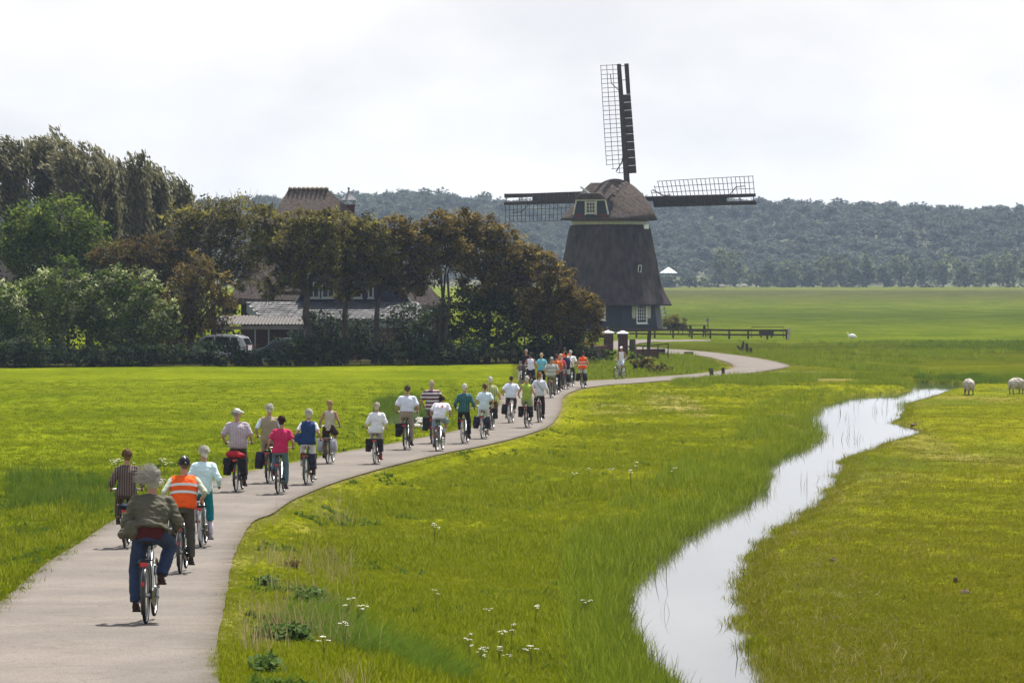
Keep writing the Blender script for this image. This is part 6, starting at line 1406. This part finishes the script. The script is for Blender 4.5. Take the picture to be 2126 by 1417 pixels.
instancer('dune_wood', np.stack([X, Y, Z], -1), np.stack([X * 0, X * 0, rg.uniform(0, 6.28, len(X))], -1), np.stack([s * rg.uniform(1.0, 1.35, len(X)), s * 1.1, s], -1), protos)
# single trees at the foot of the dunes
FG = 'far trees at the edge of the polder'
fars = [(1492, 518, 26, 'fartree', 'left part of the big pale tree pair at the far row left end'), (1527, 512, 30, 'fartree', 'tallest crown at the left end of the far tree row'), (1595, 535, 15, 'willow', 'small pale round willow in the far row, right of the big pair'), (1613, 549, 12, 'willow', 'smallest pale willow of the far row'), (1640, 540, 20, 'fartree', 'dark round tree between the pale willows of the far row'), (1672, 538, 22, 'willow', 'wide pale willow in the far row'), (1710, 532, 22, 'fartree', 'dark tree right of the wide pale willow'), (1748, 528, 24, 'fartree', 'far dark tree above a pale bush'), (1770, 553, 18, 'willow', 'pale leaning bush of the far row'), (1800, 530, 24, 'fartree', 'dark far tree left of the middle gap'), (1835, 545, 18, 'willow', 'pale bush in the middle of the right far row'),
        (1870, 527, 24, 'fartree', 'dark far tree right of the pale middle bush'), (1915, 535, 24, 'willow', 'greyish rounded tree in the right far row'), (1960, 526, 30, 'fartree', 'tallest tree in the right far row'), (2005, 535, 22, 'fartree', 'narrow dark tree right of the tallest far tree'), (2050, 530, 28, 'fartree', 'broad far tree near the right edge'), (2095, 522, 28, 'fartree', 'tall dark far tree close to the right edge'), (2135, 520, 28, 'fartree', 'far tree cut by the right edge'), (1392, 573, 22, 'fartree', 'low far hedge in front of the white pavilion'), (1430, 574, 24, 'fartree', 'low far hedge bush right of the white pavilion'), (1570, 570, 26, 'fartree', 'low hedge bush right of the big pale pair'), (1690, 575, 30, 'fartree', 'low hedge bush under the wide pale willow')]
for i, (px, top, rx, mt, lab) in enumerate(fars):
    d = (1168 if top > 572 and px < 1500 else 1205 + (i % 4) * 10); h = 592 - top
    lobes = [lobepx(px + random.uniform(-.75, .75) * rx * (1.15 - f_), 592 - h * f_, rx * random.uniform(.6, .95), h * .24, d) for f_ in (.08, .26, .44, .60, .77)]
    b0 = base_at(px, d); tree('far_tree', b0, lobes, 1500, .75, mt, lab, 'tree', FG, .25, 300 + i, .3, shell=.5, twigs=8, clump=14, asp=.8)
# pavilion roof and animals
g0 = at(1388, 572, 1190); zz = zt1(g0.x, 1190); g0.z = zz; pv = tag(empty('white_pavilion', g0), 'distant white pavilion with a striped pyramid roof at the foot of the dunes', 'pavilion'); sc = 1190 / F
hb_ = at(1388, 567, 1190).z - zz; ht_ = at(1388, 555, 1190).z - zz; hw = 18 * sc
M_pav = pmat('pavilion_white', (.75, .77, .78), (.6, .64, .66), .8, .5); 
for a in range(4):
    for j in range(6):
        mb = MB(); c_, s_ = math.cos(a * math.pi / 2), math.sin(a * math.pi / 2); rot = lambda x, y, z: Vector((x * c_ - y * s_, x * s_ + y * c_, z))
        x0, x1 = -hw + 2 * hw * j / 6 + .12, -hw + 2 * hw * (j + 1) / 6 - .12
        mb.loft([[rot(x0, -hw, hb_), rot(x1, -hw, hb_), rot(x1, -hw, hb_ + .1), rot(x0, -hw, hb_ + .1)], [rot(x0 * .04, -hw * .04, ht_), rot(x1 * .04, -hw * .04, ht_), rot(x1 * .04, -hw * .04, ht_ + .1), rot(x0 * .04, -hw * .04, ht_ + .1)]]); mb.build('roof_panel', M_pav, pv)
mb = MB(); mb.box((0, 0, hb_ / 2), (hw * 1.7, hw * 1.7, hb_)); mb.build('wall', pmat('pavilion_wall', (.06, .08, .08), (.1, .12, .12), 1), pv)  # greenish-grey wall colour stands in for haze at this distance
M_fleece = pmat('dirty_fleece', (.36, .31, .27), (.58, .53, .46), 9, .95, .9, 30, spec=.1)
M_face = pmat('sheep_face', (.13, .09, .075), (.20, .15, .13), 9, .9)
def sheep_tree(vox):
    t = empty('sheep'); mb = MB()
    for y, rx, rz_, z in ((-.42, .22, .24, .56), (-.25, .27, .29, .58), (0, .28, .30, .58), (.25, .26, .28, .58), (.40, .20, .23, .56)): mb.ell((0, y, z), (rx, .26, rz_), None, 14, 10)
    rs = random.Random(2)
    for _ in range(150):
        v = Vector((rs.gauss(0, 1), rs.gauss(0, 1), rs.gauss(0, 1))).normalized(); r_ = rs.uniform(.03, .055); mb.ell((v.x * .27, v.y * .58, .58 + v.z * .29), (r_, r_, r_), None, 6, 5)
    mb.cone((0, .42, .62), (0, .66, .36), .17, .12); mb.cone((0, -.60, .62), (0, -.68, .40), .05, .035)
    for s in (-1, 1): mb.cone((s * .13, -.40, .5), (s * .13, -.44, .34), .14, .085); mb.cone((s * .12, .34, .5), (s * .12, .36, .32), .12, .075)
    link('fleece', remesh(mb, vox, 2, 'fleece', M_fleece, .012, 26, 1), t)
    mb = MB(); mb.cone((0, .62, .38), (0, .74, .15), .085, .055, 10); mb.ell((0, .755, .10), (.045, .05, .05), None, 10, 8)
    for s in (-1, 1): mb.cone((s * .07, .60, .40), (s * .19, .58, .36), .035, .018, 8)
    link('head', remesh(mb, .014, 3, 'head', M_face), t)
    for s in (-1, 1):
        mb = MB(); mb.tube([(s * .13, -.40, .40), (s * .13, -.47, .26), (s * .13, -.44, .06), (s * .13, -.43, .0)], [.06, .036, .028, .04], 8); mb.build('leg', M_face, t, True)
        mb = MB(); mb.tube([(s * .12, .36, .40), (s * .12, .38, .22), (s * .12, .36, .06), (s * .12, .37, .0)], [.055, .036, .027, .038], 8); mb.build('leg', M_face, t, True)
    return t
SG = 'sheep in the pasture'
sh1 = tag(sheep_tree(.022), 'sheep seen from behind, grazing at the end of the ditch', 'sheep', SG); g0 = ground(2011, 819); sh1.location = g0; sh1.rotation_euler = (0, 0, R(8)); sh1.scale = (.80, .80, .80)
sh2 = copy_tree(sh1); tag(sh2, 'sheep turned to the right with its head down, at the right edge', 'sheep', SG); sh2.location = ground(2111, 817); sh2.rotation_euler = (0, 0, R(-48))
for i, (px, py, rz, lab) in enumerate(((1411, 597, 60, 'tiny dark far sheep left of the others, beside the mill'), (1456, 597, 20, 'tiny far sheep second from the mill'), (1499, 598, -80, 'tiny far sheep standing alone in the middle of the far field'), (1532, 598, 30, 'tiny far sheep, left one of a close pair'), (1546, 598, 90, 'tiny far sheep, right one of a close pair'), (1690, 588, -60, 'tiny pale sheep at the foot of the far tree row'), (1453, 570, 60, 'tiny pale animal near the white pavilion'))):
    c = copy_tree(sh1); tag(c, lab, 'sheep', 'tiny sheep in the far polder'); g0 = ground(px, max(py, 592)); c.location = g0; c.rotation_euler = (0, 0, R(rz)); c.scale = (1.25, 1.25, 1.25)
M_swan = pmat('white_feathers', (.80, .80, .78), (.70, .70, .68), 8, .8)
g0 = ground(1769, 703); mb = MB(); mb.ell((0, 0, .26), (.36, .22, .24)); mb.cone((.25, 0, .28), (.46, 0, .16), .14, .05); mb.tube([(-.28, 0, .30), (-.40, 0, .42), (-.40, 0, .56), (-.45, 0, .62)], [.09, .055, .05, .05], 8); mb.cone((-.44, 0, .62), (-.54, 0, .57), .055, .025)
sw = remesh(mb, .018, 3, 'swan', M_swan); o = tag(link('swan', sw), 'white swan resting alone in the green polder right of the fence', 'swan'); o.location = g0; o.scale = (.85, .85, .85)
mb = MB(); mb.cone((-.54, 0, .57), (-.62, 0, .54), .025, .012); mb.build('beak', pmat('orange_beak', (.5, .16, .03), None), o)
# stones of the culvert beside the pond
M_stone = pmat('pale_stone', (.20, .20, .17), (.34, .33, .30), 5, .9, .5, 20)
for i, (px, py, sx) in enumerate(((868, 866, 11), (872, 872, 12), (876, 878, 13), (866, 886, 9), (880, 888, 7), (903, 846, 9), (912, 849, 7))):
    g0 = ground(px, py + 2); s = g0.y / F; mb = MB(); mb.ell((0, 0, .06), (sx * s, .5, .10), None, 9, 6); o = mb.build('flat_stone', M_stone, None, False, g0)
    for v in o.data.vertices: v.co += Vector((random.uniform(-.03, .03), random.uniform(-.05, .05), random.uniform(-.02, .02)))
    tag(o, 'flat pale stone at the edge of the little pond left of the road', 'stone', 'flat pale stones by the pond')

# ------------------------------------------------------------------ grass
def blades(n, h, wd, bend, spread, seed, lean=(0, 0), name='tuft', mat=None, seg=3):
    r_ = np.random.default_rng(seed); V = []; Fq = []; T = []
    for i in range(n):
        a = r_.uniform(0, 6.28); p = np.array([r_.normal(0, spread), r_.normal(0, spread), -.02]); hh = h * r_.uniform(.5, 1.15); ww = wd * r_.uniform(.6, 1.2)
        dr_ = np.array([math.cos(a), math.sin(a)]) * bend * r_.uniform(.3, 1.4) + np.array(lean); sd = np.array([-math.sin(a + r_.uniform(-.8, .8)), math.cos(a + r_.uniform(-.8, .8)), 0]); k = len(V); t = r_.random()
        for j in range(seg + 1):
            u = j / seg; c = p + np.array([dr_[0] * hh * u * u, dr_[1] * hh * u * u, hh * u * (1 - .25 * u * np.hypot(*dr_))]); w_ = ww * (1 - u ** 1.5) * .5 + .0006
            V += [c - sd * w_, c + sd * w_]
        for j in range(seg): Fq.append((k + 2 * j, k + 2 * j + 1, k + 2 * j + 3, k + 2 * j + 2)); T.append(t)
    return mesh_np(name, V, Fq, mat, T)
G_mead = leafmat('meadow_blade', [(.088, .112, .003), (.125, .154, .004), (.168, .196, .007), (.29, .28, .06)], .5, True)
G_field = leafmat('field_blade', [(.060, .090, .003), (.090, .125, .003), (.125, .156, .005), (.20, .20, .03)], .45, True)
G_bank = leafmat('bank_blade', [(.075, .115, .006), (.11, .155, .009), (.15, .195, .014), (.24, .25, .05)], .5, True)
G_past = leafmat('pasture_blade', [(.080, .095, .004), (.130, .140, .006), (.17, .17, .012), (.30, .25, .08)], .40, True)
G_reed = leafmat('reed_blade', [(.05, .045, .02), (.09, .08, .04), (.14, .12, .07), (.10, .11, .04)], .3, True)
G_dark = leafmat('lush_blade', [(.045, .085, .008), (.065, .115, .012), (.09, .14, .016), (.13, .17, .03)], .4, True)
def scatter_px(n, x0, x1, y0, y1, seed, zoff=0.0):
    """random places on the turf, about evenly dense as seen from the road"""
    r_ = np.random.default_rng(seed); px = r_.uniform(x0, x1, n); py = r_.uniform(y0, y1, n)
    d = F * CAMZ / (py - HY); zz_ = np.zeros(n)
    for _ in range(30):
        X_ = (px - CX) * d / F; dn = F * (CAMZ - zz_) / (py - HY); d = .5 * d + .5 * dn; zz_ = np.interp(d, _fd, _fz) * sstep(1 - (road_edge_dist((px - CX) * d / F, d) - .3) / np.maximum(zroad(d) * 4, .6)) if _ % 6 == 5 else zz_
    X_ = (px - CX) * d / F; Z_, re_, dd_ = zt(X_, d, True); return X_, d, Z_, re_, dd_
def plant(name, X_, Y_, Z_, protos, smin, smax, seed, tilt=.12, hs=1.0):
    r_ = np.random.default_rng(seed); n_ = len(X_); s_ = r_.uniform(smin, smax, n_)
    return instancer(name, np.stack([X_, Y_, Z_], -1), np.stack([r_.normal(0, tilt, n_), r_.normal(0, tilt, n_), r_.uniform(0, 6.28, n_)], -1), np.stack([s_, s_, s_ * hs * r_.uniform(.8, 1.25, n_)], -1), protos)
def patch(X_, Y_, s, thr, seed): return snoise(X_, Y_ * .6, s, seed) > thr
# meadow verge between road and ditch
tufts = [blades(16, .15, .014, .55, .08, 1 + i, (-.15, 0), mat=G_mead) for i in range(4)]
X_, Y_, Z_, re_, dd_ = scatter_px(130000, 380, 1900, 790, 1475, 11)
k = (re_ > -.05) & (dd_ > .25) & (X_ > np.interp(Y_, RC[:18, 1], RC[:18, 0])) & (X_ < np.interp(Y_, [water_hit(*p)[1] for p in _dc], [water_hit(*p)[0] for p in _dc]) + 1.0)
hsc = np.clip(re_ / 1.6, .4, 1)
o = plant('meadow_grass', X_[k], Y_[k], Z_[k], tufts, .55, 1.25, 1)
a = o.data.attributes['scl']; sv = np.empty(k.sum() * 3, np.float32); a.data.foreach_get('vector', sv); sv = sv.reshape(-1, 3) * (hsc[k] * (.8 + .5 * np.clip(snoise(X_[k], Y_[k], 2.5, 3), -.6, 1)))[:, None]; a.data.foreach_set('vector', sv.astype(np.float32).ravel())
# longer grass on the left bank of the ditch
bt = [blades(16, .42, .014, .45, .12, 30 + i, (.15, -.05), mat=G_bank, seg=4) for i in range(4)]
X_, Y_, Z_, re_, dd_ = scatter_px(52000, 1180, 1980, 785, 1470, 12)
left = X_ < np.interp(Y_, [water_hit(*p)[1] for p in _dc], [water_hit(*p)[0] for p in _dc])
k = left & (dd_ > -.05) & (dd_ < 2.6) & (np.random.default_rng(3).random(len(X_)) < np.where(dd_ < .9, .55, .55 * np.clip(.55 + snoise(X_, Y_ * .5, 1.8, 4.0), 0, 1))) & (re_ > .6)
o = plant('bank_grass', X_[k], Y_[k], Z_[k], bt, .4, .95, 2)
k = left & (dd_ > -.04) & (dd_ < .40) & (re_ > .6) & (Y_ < 150) & (np.random.default_rng(5).random(len(X_)) < .32)
plant('bank_fringe', X_[k], Y_[k], Z_[k], [blades(10, .42, .013, .5, .10, 180 + i, (.12, -.08), mat=G_dark if i == 0 else G_bank, seg=4) for i in range(3)], .6, 1.1, 22)
# pasture on the right: cropped tufts, dry litter
pt_ = [blades(14, .06, .012, .8, .08, 50 + i, mat=G_past, seg=2) for i in range(3)] + [blades(14, .10, .008, 1.0, .08, 59, mat=G_past, seg=2)]
X_, Y_, Z_, re_, dd_ = scatter_px(95000, 1480, 2620, 790, 1475, 13)
k = (dd_ > .05) & (X_ > np.interp(Y_, [water_hit(*p)[1] for p in _dc], [water_hit(*p)[0] for p in _dc])) & (Y_ < 205)
plant('pasture_grass', X_[k], Y_[k], Z_[k], pt_, .6, 1.4, 3)
k = k & (dd_ < .7) & (np.random.default_rng(4).random(len(X_)) < .3)
plant('bank_sedge', X_[k], Y_[k], Z_[k], [blades(9, .20, .010, .5, .08, 70 + i, (-.2, 0), mat=G_past, seg=3) for i in range(2)], .5, 1.2, 4)
# left field and left verge
ft = [blades(14, .08, .014, .6, .09, 80 + i, mat=G_field, seg=2) for i in range(3)]
X_, Y_, Z_, re_, dd_ = scatter_px(60000, -150, 1100, 790, 1300, 14)
lf = X_ < np.interp(Y_, RC[:18, 1], RC[:18, 0])
k = lf & (re_ > -.05) & (dd_ > .1); plant('field_grass', X_[k], Y_[k], Z_[k], ft, .6, 1.2, 5)
k = lf & (re_ > .15) & (re_ < 3.2) & (dd_ > .1) & (np.random.default_rng(6).random(len(X_)) < .45) & patch(X_, Y_, 1.5, -.2, 2.0)
plant('verge_grass', X_[k], Y_[k], Z_[k], tufts, .7, 1.5, 6)
# lush patches: round the pond, along the left verge, rough strips further back
lt = [blades(18, .55, .016, .5, .12, 90 + i, mat=G_dark, seg=3) for i in range(3)]
X1, Y1, Z1, r1, d1 = scatter_px(2600, 770, 915, 824, 868, 15); lx1 = CX + F * X1 / Y1; ly1 = HY + F * CAMZ / Y1; k = (d1 > 0) & (r1 > 1.2) & (((lx1 - 845) / 72) ** 2 + ((ly1 - 848) / 22) ** 2 + .5 * snoise(X1, Y1 * .4, .9, 2.0) < .8)
X2, Y2, Z2, r2, d2 = scatter_px(520, 20, 245, 985, 1075, 16); k2 = (r2 > .6) & (np.abs((Y2 - ground(140, 1030).y) / 9 + .25 * (X2 - ground(140, 1030).x)) < .6 + .4 * snoise(X2, Y2, 1.0, 2.0))
X3, Y3, Z3, r3, d3 = scatter_px(900, 600, 1000, 1270, 1440, 17); cen = (X3 - ground(780, 1340).x) * .9 + (Y3 - ground(780, 1340).y) * .25; k3 = (np.abs(cen) < 1.1) & (r3 > .5)
plant('lush_grass', np.concatenate([X1[k], X2[k2]]), np.concatenate([Y1[k], Y2[k2]]), np.concatenate([Z1[k], Z2[k2]]), lt, .3, .95, 7, .25)
plant('long_grass', X3[k3], Y3[k3], Z3[k3], [blades(16, .55, .010, .5, .08, 95 + i, (-.9, -.1), mat=G_dark, seg=5) for i in range(3)], .6, 1.0, 8, .05, .8)
rgh = [blades(18, .42, .03, .6, .22, 120 + i, mat=G_bank, seg=2) for i in range(3)]; rgd = [blades(18, .5, .03, .6, .25, 130 + i, mat=G_dark, seg=2) for i in range(2)]
X1, Y1, Z1, r1, d1 = scatter_px(12000, 1380, 2200, 728, 800, 18); k = (r1 > .8) & (d1 > .2) & patch(X1, Y1 * .5, 4, .0, 5.0)
plant('rough_grass', X1[k], Y1[k], Z1[k], rgh, .4, .9, 9)
X1, Y1, Z1, r1, d1 = scatter_px(5500, 1530, 2200, 708, 730, 19); k = (r1 > .8) & (np.random.default_rng(8).random(len(X1)) < np.clip((X1 - 22) / 20, .12, 1) * .55); 
X2, Y2, Z2, r2, d2 = scatter_px(1500, 1900, 2200, 782, 797, 20); k2 = d2 > .1
X4, Y4, Z4, r4, d4 = scatter_px(3500, 1400, 1900, 778, 800, 21); k4 = (r4 > .7) & (d4 > .1) & patch(X4, Y4, 2.5, -.15, 3.0)
plant('sedge_strip', np.concatenate([X1[k], X2[k2]]), np.concatenate([Y1[k], Y2[k2]]), np.concatenate([Z1[k], Z2[k2]]), rgd, .25, .75, 10)
plant('verge_reeds', X4[k4], Y4[k4], Z4[k4], rgh, .35, .85, 11)
X1, Y1, Z1, r1, d1 = scatter_px(2200, 1180, 1480, 728, 790, 22); k = (r1 > .6)
plant('bend_grass', X1[k], Y1[k], Z1[k], rgh, .35, .8, 12)
# seed heads, dead stems and broad-leaved rosettes mixed into the turf
G_straw = leafmat('straw_blade', [(.16, .13, .06), (.24, .20, .09), (.32, .27, .14), (.20, .12, .07)], .4, True)
G_leaf = leafmat('rosette_leaf', [(.030, .065, .010), (.05, .095, .014), (.075, .125, .02), (.10, .14, .03)], .4, True)
X_, Y_, Z_, re_, dd_ = scatter_px(16000, 400, 1900, 790, 1475, 31)
lim = np.interp(Y_, [water_hit(*p)[1] for p in _dc], [water_hit(*p)[0] for p in _dc])
k = (re_ > .3) & (dd_ > .3) & (X_ > np.interp(Y_, RC[:18, 1], RC[:18, 0])) & (X_ < lim)
k1 = k & (snoise(X_, Y_ * .5, 1.4, 8.0) > .05) & (np.random.default_rng(31).random(len(X_)) < .22)
plant('seed_heads', X_[k1], Y_[k1], Z_[k1], [blades(4, .34, .006, .35, .12, 150 + i, (-.15, 0), mat=G_straw, seg=3) for i in range(3)], .5, 1.2, 31)
ros = [blades(9, .10, .045, 1.3, .03, 160 + i, mat=G_leaf, seg=3) for i in range(3)]
k2 = k & (snoise(X_, Y_ * .5, .9, 4.4) > .28)
plant('broad_leaves', X_[k2], Y_[k2], Z_[k2], ros, .5, 1.4, 32)
X_, Y_, Z_, re_, dd_ = scatter_px(9000, -100, 1050, 800, 1300, 33); k = (X_ < np.interp(Y_, RC[:18, 1], RC[:18, 0])) & (re_ > .2) & (re_ < 5) & (dd_ > .2) & (snoise(X_, Y_ * .5, 1.1, 4.4) > .0)
plant('verge_leaves', X_[k], Y_[k], Z_[k], ros, .6, 1.5, 33)
X_, Y_, Z_, re_, dd_ = scatter_px(9000, 1480, 2260, 800, 1475, 34); k = (dd_ > .05) & (X_ > np.interp(Y_, [water_hit(*p)[1] for p in _dc], [water_hit(*p)[0] for p in _dc])) & ((dd_ < 2.2) | (snoise(X_, Y_ * .5, 1.7, 3.3) > .45))
k = k & (np.random.default_rng(35).random(len(X_)) < .55)
plant('dry_litter', X_[k], Y_[k], Z_[k], [blades(5, .12, .008, 1.6, .10, 170 + i, mat=G_straw, seg=2) for i in range(3)], .5, 1.2, 34, .5)
# reeds standing in the water: a few bent dark stems
r_ = np.random.default_rng(9); bx0, by0 = DITCH.min(0); bx1, by1 = DITCH.max(0); X1 = r_.uniform(bx0, bx1, 40000); Y1 = r_.uniform(by0, min(by1, 190), 40000); ins = poly_in(DITCH, X1, Y1); X1, Y1 = X1[ins], Y1[ins]
k = (snoise(X1, Y1, 1.2, 9.0) > .42) & (r_.random(len(X1)) < .07)
plant('water_reeds', X1[k], Y1[k], np.full(k.sum(), WZ), [blades(3, .55, .012, .35, .10, 140 + i, (.1, 0), mat=G_reed, seg=4) for i in range(4)], .4, 1.0, 13)
# white umbels
M_stalk = pmat('green_stalk', (.06, .08, .02), (.09, .10, .03), 8, .8); M_umbel = pmat('white_umbel', (.68, .66, .52), (.78, .77, .68), 10, .9)
def umbel(seed, h):
    rs = random.Random(seed); mb = MB(); hds = []
    top = Vector((rs.uniform(-.05, .05), 0, h)); mb.tube([(0, 0, -.05), (rs.uniform(-.02, .02), 0, h * .5), top], [.006, .005, .004], 4)
    for k_ in range(3):
        s0 = Vector((0, 0, h * rs.uniform(.45, .7))); e = Vector((rs.uniform(-.16, .16), rs.uniform(-.14, .14), h * rs.uniform(.82, 1.02))); mb.tube([s0, e], [.004, .003], 4); hds.append((e, rs.uniform(.022, .04)))
    hds.append((top, .042)); st_ = mb.mesh('stalk', M_stalk); hm_ = []
    for e, r0 in hds:
        m2 = MB()
        for j in range(14):
            a = rs.uniform(0, 6.28); q = math.sqrt(rs.random()) * r0; c = e + Vector((q * math.cos(a), q * math.sin(a), .012 * (1 - q / r0) + rs.uniform(-.004, .004))); r2 = rs.uniform(.005, .010)
            m2.add([c + Vector((r2 * math.cos(b_), r2 * math.sin(b_), 0)) for b_ in (0, 1.05, 2.1, 3.14, 4.19, 5.24)] + [c + Vector((0, 0, .006))], [(i_, (i_ + 1) % 6, 6) for i_ in range(6)])
        hm_.append(m2.mesh('flower_head', M_umbel))
    return st_, hm_
UM = [umbel(i, .45 + .06 * i) for i in range(4)]
spots = [(random.uniform(955, 1110), random.uniform(1375, 1425)) for _ in range(9)] + [(random.uniform(900, 930), random.uniform(1130, 1150)) for _ in range(2)] + [(random.uniform(1120, 1450), random.uniform(985, 1030)) for _ in range(6)] + [(random.uniform(900, 1450), random.uniform(1200, 1410)) for _ in range(7)] + [(random.uniform(225, 345), random.uniform(985, 1010)) for _ in range(8)] + [(random.uniform(470, 800), random.uniform(1240, 1416)) for _ in range(4)]
for i, (px, py) in enumerate(spots):
    g0 = ground(px, py)
    if float(zt(np.array([g0.x]), np.array([g0.y]), True)[2][0]) < .5: continue
    st_, hm_ = UM[i % 4]; t = tag(empty('wildflower', g0, random.uniform(0, 6), random.uniform(.5, .85) * (1.0 if g0.y < 70 else 1.25)), 'white umbel wildflower on a thin stalk in the roadside grass', 'wildflower', 'white wildflowers in the grass')
    link('stalk', st_, t)
    for h_ in hm_: link('flower_head', h_, t)
# molehills and dry clods in the pasture
for i, (px, py, sx) in enumerate(((2003, 1232, 12), (1652, 1110, 9), (1900, 882, 10), (1730, 1165, 7), (1660, 1390, 12), (1985, 1208, 5))):
    g0 = ground(px, py); s = g0.y / F; mb = MB(); mb.ell((0, 0, 0), (sx * s, sx * s * 1.4, .07), None, 12, 8); o = mb.build('molehill', pmat('dry_earth', (.10, .065, .04), (.17, .12, .08), 14, .95, .8, 40), None, True, g0)
    for v in o.data.vertices: v.co += Vector((random.uniform(-.02, .02), random.uniform(-.02, .02), random.uniform(-.012, .02)))
    tag(o, 'small brown molehill in the cropped pasture right of the ditch', 'molehill', 'small molehills in the pasture')

# ------------------------------------------------------------------ haze over the polder
HAZE = 0.000100
mb = MB(); mb.box((0, 1100, 25.0), (3600 * 2.4, 3400, 56)); hz = mb.build('haze', [], None); tag(hz, kind='stuff')
hm = bpy.data.materials.new('haze'); hm.use_nodes = True; n = hm.node_tree.nodes; l = hm.node_tree.links; n.remove(n['Principled BSDF'])
pv_ = n.new('ShaderNodeVolumePrincipled'); pv_.inputs['Color'].default_value = (.56, .70, 1, 1); pv_.inputs['Density'].default_value = HAZE; pv_.inputs['Anisotropy'].default_value = 0.2
l.new(pv_.outputs[0], n['Material Output'].inputs['Volume']); hz.data.materials.append(hm)
